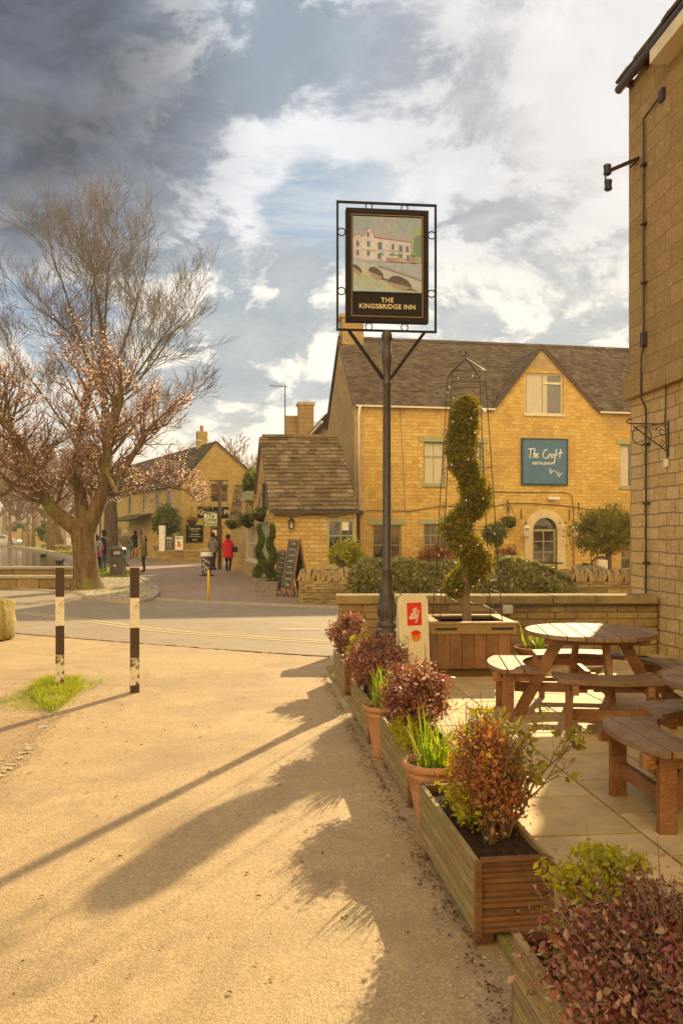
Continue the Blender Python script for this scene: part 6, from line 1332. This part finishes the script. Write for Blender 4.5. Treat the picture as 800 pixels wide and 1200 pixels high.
# white car
cp_ = P(4,0,108); car = thing('parked_car','pale silver estate car parked beyond the river, cut off by the picture edge','car',(cp_.x,108,0),0)
prof = [(-2.25,.35),(-2.3,.75),(-2.2,1.0),(-1.85,1.48),(-1.5,1.58),(.45,1.55),(1.05,1.05),(2.05,.92),(2.25,.72),(2.25,.35)]; mb = MB()
mb.M = Matrix(((1,0,0,0),(0,0,-1,0),(0,1,0,0),(0,0,0,1))); mb.prism(prof,-.88,.88); mb.build('body','m_alu',car,bevel=.08)
MT['m_alu'].node_tree.nodes['Principled BSDF'].inputs['Metallic'].default_value = .3
mb = MB(); mb.M = Matrix(((1,0,0,0),(0,0,-1,0),(0,1,0,0),(0,0,0,1))); 
for q_ in ([(-1.75,1.05),(-1.62,1.45),(-.75,1.46),(-.75,1.03)],[(-.68,1.03),(-.68,1.46),(.38,1.44),(.85,1.03)]): mb.prism(q_,.885,.895)
mb.build('side_window','m_glass',car)
for x in (-1.4,1.4): 
    w = MB(); w.M = Matrix.Translation((x,-.82,.34))@Matrix.Rotation(R(90),4,'X'); w.lathe([(.20,-.1),(.34,-.1),(.34,.1),(.20,.1)],seg=20); wh=w.build('wheel','m_black',car); r=MB(); r.M=Matrix.Translation((x,-.93,.34))@Matrix.Rotation(R(90),4,'X'); r.lathe([(.02,0),(.20,.01)],seg=14); r.build('rim','m_alu',wh)
MB().box((-2.27,-.7,.85),(.06,.25,.22)).build('tail_light','m_red',car)
# ------------------------------------------------------------ trees
def grow_tree(name, label, cat, loc, limbs, trunk, depth, mat_t, mat_b, spread=.55, upb=.12, minr=.012, seg0=8, kids=3, lenf=.72, seed=1, twf=.62, leaf=None, base=0., group=None, gravity=0., side=2):
    rg = random.Random(seed); o = thing(name, label, cat, loc, world=True, group=group); L = Vector(loc)
    mb = MB(); mb.tube([L+Vector(p) for p,_ in trunk],[r for _,r in trunk],12,cap=False)
    bt = MB(); tips = []
    def rec(p, d, ln, r, dep):
        n_ = 4 if dep >= 2 else 3; pts = [p]; rs = [r]; q = p; dd = d
        for i in range(n_):
            dd = (dd+Vector((rg.gauss(0,.13),rg.gauss(0,.13),rg.gauss(upb*.5,.10)-gravity*(1 if dep<2 else 0)))).normalized(); q = q+dd*ln/n_; pts.append(q); rs.append(max(r*(1-.4*(i+1)/n_), minr*.7))
        (mb if dep >= depth-1 else bt).tube(pts, rs, 7 if dep >= depth-1 else (5 if dep >= depth-3 else 3), cap=False)
        if dep <= 1: tips.extend(q_ for q_ in pts[1:] if rg.random() < .85)
        if dep == 0: return
        for k in range(kids):
            t = (k+1.2)/(kids+.2); i = min(n_, max(1, round(t*n_))); ax_ = Vector((rg.gauss(0,1),rg.gauss(0,1),rg.gauss(0,.7))); ax_ -= ax_.project(dd); ax_.normalize()
            f = 1 if k < kids-1 else .45; nd = (dd+ax_*spread*f*rg.uniform(.7,1.35)+Vector((0,0,upb))).normalized(); rec(pts[i], nd, ln*lenf*rg.uniform(.8,1.15), max(rs[i]*(twf if k < kids-1 else .85), minr), dep-1)
    for p, pts_, r0, r1, dleft, ln in limbs:
        pp_ = [L+Vector(x) for x in pts_]; n_ = len(pp_); mb.tube(pp_,[r0+(r1-r0)*i/(n_-1) for i in range(n_)],9,cap=False)
        d = (pp_[-1]-pp_[-2]).normalized(); rec(pp_[-1], d, ln, r1, dleft)
        for i in range(1, n_-1):
            for k in range(side):
                ax_ = Vector((rg.gauss(0,1),rg.gauss(0,1),rg.gauss(.4,.4))).normalized(); d = (pp_[i+1]-pp_[i]).normalized(); rec(pp_[i].lerp(pp_[i+1],rg.random()), (d*.7+ax_*.9).normalized(), ln*rg.uniform(.6,.9), r1*.6, max(dleft-1,1))
    mb.build('trunk',mat_t,o,smooth=True); bt.build('crown',mat_b,o)
    if leaf:
        m_, per, sz = leaf; C = []
        for t in tips:
            for k in range(per): C.append(tuple(t+Vector((rg.gauss(0,.045),rg.gauss(0,.045),rg.gauss(0,.045)))))
        leafy('blossom', C, sz, m_, o, 1.25)
    return o, tips
TB = G(103,692); s_ = 22.6/F
def tp_(px, py, dy=0.): return ((px-103)*s_, dy, (692-py)*s_)
tr = [((0,0,-.05),.62),((0,0,.06),.48),((-.02,0,.25),.40),((-.05,0,.7),.34),((-.10,0,1.3),.325),((-.14,0,1.75),.36),((-.14,0,2.05),.40)]
limbs = [
 (0,[tp_(93,622),tp_(76,606,-.3),tp_(62,588,-.5),tp_(54,562,-.7),tp_(44,530,-.9)],.24,.10,4,1.0),
 (0,[tp_(93,622),tp_(70,604,.4),tp_(48,590,.8),tp_(22,566,1.0),tp_(0,548,1.2)],.17,.08,4,.95),
 (0,[tp_(98,620),tp_(94,596,.2),tp_(86,566,.5),tp_(80,535,.7),tp_(84,505,.8)],.22,.09,4,1.0),
 (0,[tp_(102,622),tp_(113,600,-.1),tp_(124,574,-.2),tp_(128,548,-.4),tp_(136,516,-.5)],.24,.10,4,1.0),
 (0,[tp_(104,618),tp_(112,590,.6),tp_(108,560,1.0),tp_(112,528,1.2)],.18,.08,4,.95),
 (0,[tp_(58,575,-.6),tp_(40,545,-.9),tp_(34,515,-1.2)],.10,.07,4,.8),
 (0,[tp_(124,574,-.2),tp_(146,548,.1),tp_(160,520,.3)],.11,.07,4,.85),
 (0,[tp_(54,562,-.7),tp_(28,548,-1.0),tp_(2,520,-1.0),tp_(-20,500,-1)],.11,.06,4,.8),
 (0,[tp_(128,548,-.4),tp_(150,580,-1.2),tp_(166,578,-1.5)],.06,.04,3,.7), (0,[tp_(128,560,-.4),tp_(158,552,.6),tp_(186,566,1.0)],.07,.04,4,.62), (0,[tp_(50,545,-.4),tp_(22,580,-.9),tp_(4,590,-1.2)],.07,.04,4,.6)]
limbs = [(a,b,c,d,e,f*1.18) for a,b,c,d,e,f in limbs]
grow_tree('blossom_tree','broad old blossom tree with a fluted mossy trunk and pale pink flowers beside the cobbles','tree',TB,limbs,tr,4,'m_bark','m_twig',spread=.80,upb=.10,minr=.008,kids=4,lenf=.74,seed=5,leaf=('m_blossom',1,.046))
TT = Vector((-12.6,43.6,0)); s2_ = 43.6/F
def t2(px, py, dy=0.): return ((px-130)*s2_, dy, (660-py)*s2_)
tr2 = [((0,0,0),.5),((0,0,.5),.40),((0,0,2.5),.35),(t2(127,560),.29),(t2(124,500),.23),(t2(121,440),.17),(t2(119,390),.10),(t2(113,340),.05)]
def l2(pts, r0, r1=.05, ln=1.40, dep=5): return (0,[t2(*p) for p in [(126+(x-126)*.70,y+(0 if y>480 else (480-y)*.20),*z) for x,y,*z in pts]],r0*.62,r1*.8,dep,ln*1.35)
limbs2 = [l2([(125,540),(105,490,1),(75,440,1.5),(45,400,2)],.20), l2([(124,520),(150,470,-1),(185,430,-1),(215,400,-1.5)],.18), l2([(122,470),(105,420,-1),(85,360,-1.5),(72,310,-2)],.18), l2([(121,440),(140,390,1),(158,330,1.5),(165,290,2)],.17), l2([(120,400),(112,350,.5),(100,300,.6),(95,268,.8)],.12), l2([(120,380),(128,330,-.5),(132,285,-.5)],.12),
 l2([(125,555),(165,525,1),(200,500,1.5),(228,478,1)],.12,.05,.95), l2([(125,550),(90,520,-2),(55,480,-2.5),(25,450,-2)],.12,.05,1.1), l2([(122,480),(150,440,2),(190,390,2.5),(212,352,3)],.15), l2([(122,450),(85,410,2),(50,360,2.5),(30,345,2)],.14), l2([(124,510),(160,490,-3),(200,450,-4)],.12,.05,1.2), l2([(121,430),(118,380,-2),(128,330,-3)],.12)]
grow_tree('bare_tree','very tall bare winter tree rising behind the blossom tree','tree',TT,limbs2,tr2,5,'m_bark_dark','m_twig_dark',spread=.56,upb=.10,minr=.0095,kids=3,lenf=.80,seed=11,gravity=.01,side=4)
def bare(label, px, Y, h, seed, r=.3, lean=0., mat='m_fartwig', n_=7, width=.5, dep=4):
    b = P(px,0,Y); rg = random.Random(seed); tr = [((0,0,0),r*1.3),((lean*h*.15,0,h*.15),r),((lean*h*.4,0,h*.4),r*.65),((lean*h*.6,0,h*.65),r*.3)]; lm = []
    for i in range(n_):
        a = i*2.4+rg.random(); z = h*(.22+.38*i/n_); ln = h*width*rg.uniform(.3,.45); x0 = lean*z; lm.append((0,[(x0,0,z),(x0+ln*.5*math.cos(a),ln*.5*math.sin(a),z+ln*.45),(x0+ln*math.cos(a),ln*math.sin(a),z+ln*1.0)],r*.42,r*.2,dep,h*.13))
    grow_tree('bare_tree',label,'tree',(b.x,Y,0),lm,tr,dep,'m_bark' if Y<90 else 'm_fartwig',mat,spread=.65,upb=.1,minr=.00045*Y,kids=3,seed=seed,group='bare trees beyond the river')
bare('bare tree with a thick leaning trunk just left of the blossom trunk',68,70,9.5,21,.75,-.18)
bare('slender bare tree nearest the silver car',12,95,10,22,.22)
bare('bare tree between the garden gate piers and the benches',33,90,8,23,.2)
bare('thin straight bare tree just right of the garden wall gate',39.5,86,8.5,24,.18)
bare('large bare tree rising behind the garden wall',22,128,16,25,.5,n_=9)
bare('broad bare tree behind the round green bush',55,126,15,26,.45,n_=9)
bare('bare tree at the far picture edge behind the car',-6,120,17,27,.5,n_=9)
bare('bare tree standing behind the blossom trunk',88,120,14,28,.45,n_=9)
bare('bare tree beyond the cottage roof and the street lamp',112,112,13,29,.4,n_=9)
bare('distant bare tree above the gap between cottage and annex',291,75,11.5,30,.3)
bare('bare tree in the far wood, pale and wide',42,165,20,31,.6,n_=9); bare('bare tree in the far wood, above the leaning trunk',74,160,19,32,.6,n_=9); bare('bare tree in the far wood, above the silver car',6,170,21,33,.6,n_=9)
# ------------------------------------------------------------ people
def person(label, loc, rz, h, top, legs, shoe='c_shoe', hair='c_hair_dark', arms='down', step=0., coat=None, hairlen=.05, hat=None, hood=None, group=None):
    k = h/1.75; o = thing('person', label, 'person', loc, rz, group)
    J = [((0,0,.95),.135),((0,0,1.10),.125),((0,0,1.27),.145),((0,0,1.40),.13),((0,.005,1.49),.058),((0,-.01,1.575),.078),((0,-.012,1.645),.088),((0,-.005,1.70),.068)]
    E = [(0,1),(1,2),(2,3),(3,4),(4,5),(5,6),(6,7)]; B = ['t','t','t','s','s','s','s']
    def add(p, r, par, b): J.append((p,r)); E.append((par,len(J)-1)); B.append(b); return len(J)-1
    add((0,-.105,1.63),.014,6,'s')
    for sx_ in (-1,1):
        add((sx_*.092,.0,1.635),.016,6,'s')
        st = step*sx_; a = add((sx_*.09,0,.88),.105,0,'l'); b = add((sx_*.10,-.04-st*.5,.50),.065,a,'l'); c = add((sx_*.10,.02-st,.10),.045,b,'l'); d = add((sx_*.11,-.05-st,.045),.045,c,'f'); add((sx_*.12,-.15-st,.035),.035,d,'f')
        sh = add((sx_*.17,0,1.39),.075,3,'t')
        if arms == 'down': el, wr = (sx_*.245,.03,1.13), (sx_*.26,-.05,.90)
        elif arms == 'front': el, wr = (sx_*.24,.0,1.14), (sx_*.08,-.22,1.10)
        elif arms == 'pocket': el, wr = (sx_*.27,.06,1.14), (sx_*.20,-.06,.95)
        e = add(el,.05,sh,'t'); w = add(wr,.033,e,'t'); dv = (Vector(wr)-Vector(el)).normalized(); pm_ = Vector(wr)+dv*.055; pl_i = add(tuple(pm_),.030,w,'s')
        sdv = dv.cross(Vector((sx_,0,0))).normalized() if abs(dv.x) < .9 else Vector((0,0,1))
        for q in range(4): 
            f1 = add(tuple(pm_+dv*(.045-abs(q-1.3)*.006)+sdv*(q-1.5)*.017),.0095,pl_i,'s'); add(tuple(Vector(J[f1][0])+dv*.03+Vector((-sx_*.012,0,0))),.008,f1,'s')
        add(tuple(Vector(wr)+dv*.03+sdv*-.04),.011,pl_i,'s')
    me = bpy.data.meshes.new('body'); me.from_pydata([tuple(c*k for c in p) for p,_ in J], E, []); ob_ = bpy.data.objects.new('body', me); sc.collection.objects.link(ob_)
    sm = ob_.modifiers.new('skin','SKIN'); 
    if not me.skin_vertices: me.attributes
    for i,(p,r) in enumerate(J): me.skin_vertices[0].data[i].radius = (r*k,r*k*(.72 if B[max(0,[e[1] for e in E].index(i))if i else 0]=='t' and i<4 else 1))
    me.skin_vertices[0].data[0].use_root = True; sm.branch_smoothing = .3; ss_ = ob_.modifiers.new('sub','SUBSURF'); ss_.levels = ss_.render_levels = 2
    bpy.context.view_layer.update(); m2 = bpy.data.meshes.new_from_object(ob_.evaluated_get(bpy.context.evaluated_depsgraph_get())); bpy.data.objects.remove(ob_)
    ms = ['c_skin',top,legs,shoe]
    for m_ in ms: m2.materials.append(MT[m_])
    seg = [(Vector(J[a][0])*k,Vector(J[b][0])*k,{'s':0,'t':1,'l':2,'f':3}[bb]) for (a,b),bb in zip(E,B)]
    for f in m2.polygons:
        c = f.center; best = (9,0)
        for a, b, m_ in seg:
            ab = b-a; t = max(0,min(1,(c-a).dot(ab)/max(ab.length_squared,1e-9))); dd_ = (c-a-ab*t).length
            if dd_ < best[0]: best = (dd_,m_)
        f.material_index = best[1]; f.use_smooth = True
    # eyes joined into the body mesh
    ob2 = bpy.data.objects.new('body', m2); sc.collection.objects.link(ob2); ob2.parent = o
    mb = MB().mat('c_eye'); 
    for sx_ in (-1,1): mb.ball((sx_*.032*k,-.088*k,1.652*k),.009*k,6,5)
    mb.tube([(-.022*k,-.088*k,1.59*k),(.022*k,-.088*k,1.59*k)],.005*k,4); mb.build('face',parent=ob2)
    mb = MB(); prof_z = [1.55-hairlen,1.60,1.66,1.72,1.755]; rr = [.075,.098,.104,.085,.03]
    mb.lathe([(r*k,z*k) for r,z in zip(rr,prof_z)],(0,.022*k,0),16,1.0,.92); mb.build('hair',hair,ob2,smooth=True)
    if hat: mb = MB(); mb.lathe([(.108*k,1.68*k),(.11*k,1.70*k),(.10*k,1.76*k),(.05*k,1.79*k)],(0,.01*k,0),16); mb.box((0,-.13*k,1.69*k),(.14*k,.10*k,.012)); mb.build('cap',hat,ob2)
    if coat: 
        m_, zb, wb_ = coat; mb = MB(); mb.lathe([(wb_*.98*k,(zb-.01)*k),(wb_*k,zb*k),((wb_+.2)/2*1.0*k,(zb+1.05)/2*k),(.165*k,1.08*k),(.185*k,1.28*k),(.16*k,1.41*k),(.085*k,1.475*k)],(0,.0,0),22,1.0,.72); mb.build('coat',m_,ob2,smooth=True)
    if hood: mb = MB(); mb.ball((0,.085*k,1.47*k),(.12*k,.075*k,.075*k),12,8); mb.build('hood',hood,ob2,smooth=True)
    return o
def bag(name, label, c, sz, mat, cat):
    o = thing(name, label, cat, c); mb = MB(); mb.box((0,0,0),sz); mb.build('body',mat,o,bevel=min(sz)*.3); return o
g1 = G(113.5,676.5); person('person in a bright pink jacket and dark trousers with a grey backpack', g1, R(195), 1.58, 'c_pink','c_blackcloth', hair='c_hair_dark', coat=('c_pink',.86,.19), arms='front')
bk = bag('backpack','grey patterned backpack on the pink jacket',(g1.x+.09,g1.y-.25,1.13),(.30,.17,.42),'c_pack','backpack'); MB().box((0,-.10,-.07),(.2,.06,.18)).build('pocket','c_olive_cloth',bk,bevel=.02)
for x in (-.10,.10): MB().tube([(x,.08,.18),(x,.16,.24),(x,.30,.10)],.016,5).build('strap','c_pack',bk)
person('person in a black jacket, flat cap and blue jeans facing the pink jacket', G(122,671.5), R(250), 1.75, 'c_blackcloth','c_denim', coat=('c_blackcloth',.84,.18), hat='c_blackcloth', arms='front')
person('person with grey hair in a brown jacket and pale jeans seen from behind', G(147,664), R(165), 1.80, 'c_browncloth','c_denim_pale', hair='c_hair_grey', coat=('c_browncloth',.85,.20), arms='front')
person('person in a long black coat outside the cottage porch', G(158.5,652.5), R(180), 1.86, 'c_blackcloth','c_blackcloth', coat=('c_blackcloth',.55,.24), arms='front')
person('person in a teal top partly hidden between two others', G(152,656), R(200), 1.45, 'c_teal','c_denim', arms='down')
g5 = G(169,670.5); person('person with reddish hair in an olive parka and tall boots', g5, R(-70), 1.62, 'c_olive_cloth','c_blackcloth', hair='c_hair_red', hairlen=.16, coat=('c_olive_cloth',.74,.20), hood='c_blackcloth', arms='front')
bag('shoulder_bag','tan fringed shoulder bag carried by the olive parka',(g5.x-.30,g5.y-.1,.88),(.18,.14,.30),'c_tan_bag','bag')
g6 = G(267.5,672); person('person in a bright red coat with dark leggings and white shoes', g6, R(170), 1.60, 'c_redcloth','c_blackcloth', 'c_shoe_white', coat=('c_redcloth',.72,.245), hood='c_redcloth', arms='pocket', step=.10)
hb_ = bag('handbag','black handbag carried by the red coat',(g6.x+.29,g6.y-.16,.98),(.22,.12,.22),'c_blackcloth','bag'); MB().tube([(-.08,0,.1),(-.12,.05,.3),(-.16,.1,.42)],.010,4).build('strap','c_blackcloth',hb_)
person('person in a grey hooded jacket walking past the cup shaped bin', G(250,668), R(150), 1.68, 'c_greycloth','c_blackcloth', coat=('c_greycloth',.82,.19), hood='c_greycloth', arms='pocket', step=.22)

# ------------------------------------------------------------ warm backlit haze
mb = MB(); mb.box((0,420,14.0), (1500,1000,32.0)); s_ = bpy.data.materials.new('m_haze'); s_.use_nodes = True; MT['m_haze'] = s_; nt_ = s_.node_tree; nt_.nodes.clear(); o_ = nt_.nodes.new('ShaderNodeOutputMaterial'); pv_ = nt_.nodes.new('ShaderNodeVolumePrincipled')
pv_.inputs['Color'].default_value = (.90,.91,.92,1); pv_.inputs['Density'].default_value = .0006; pv_.inputs['Anisotropy'].default_value = .55; nt_.links.new(pv_.outputs[0], o_.inputs['Volume'])
hz_ = mb.build('haze','m_haze'); hz_['kind'] = 'stuff'
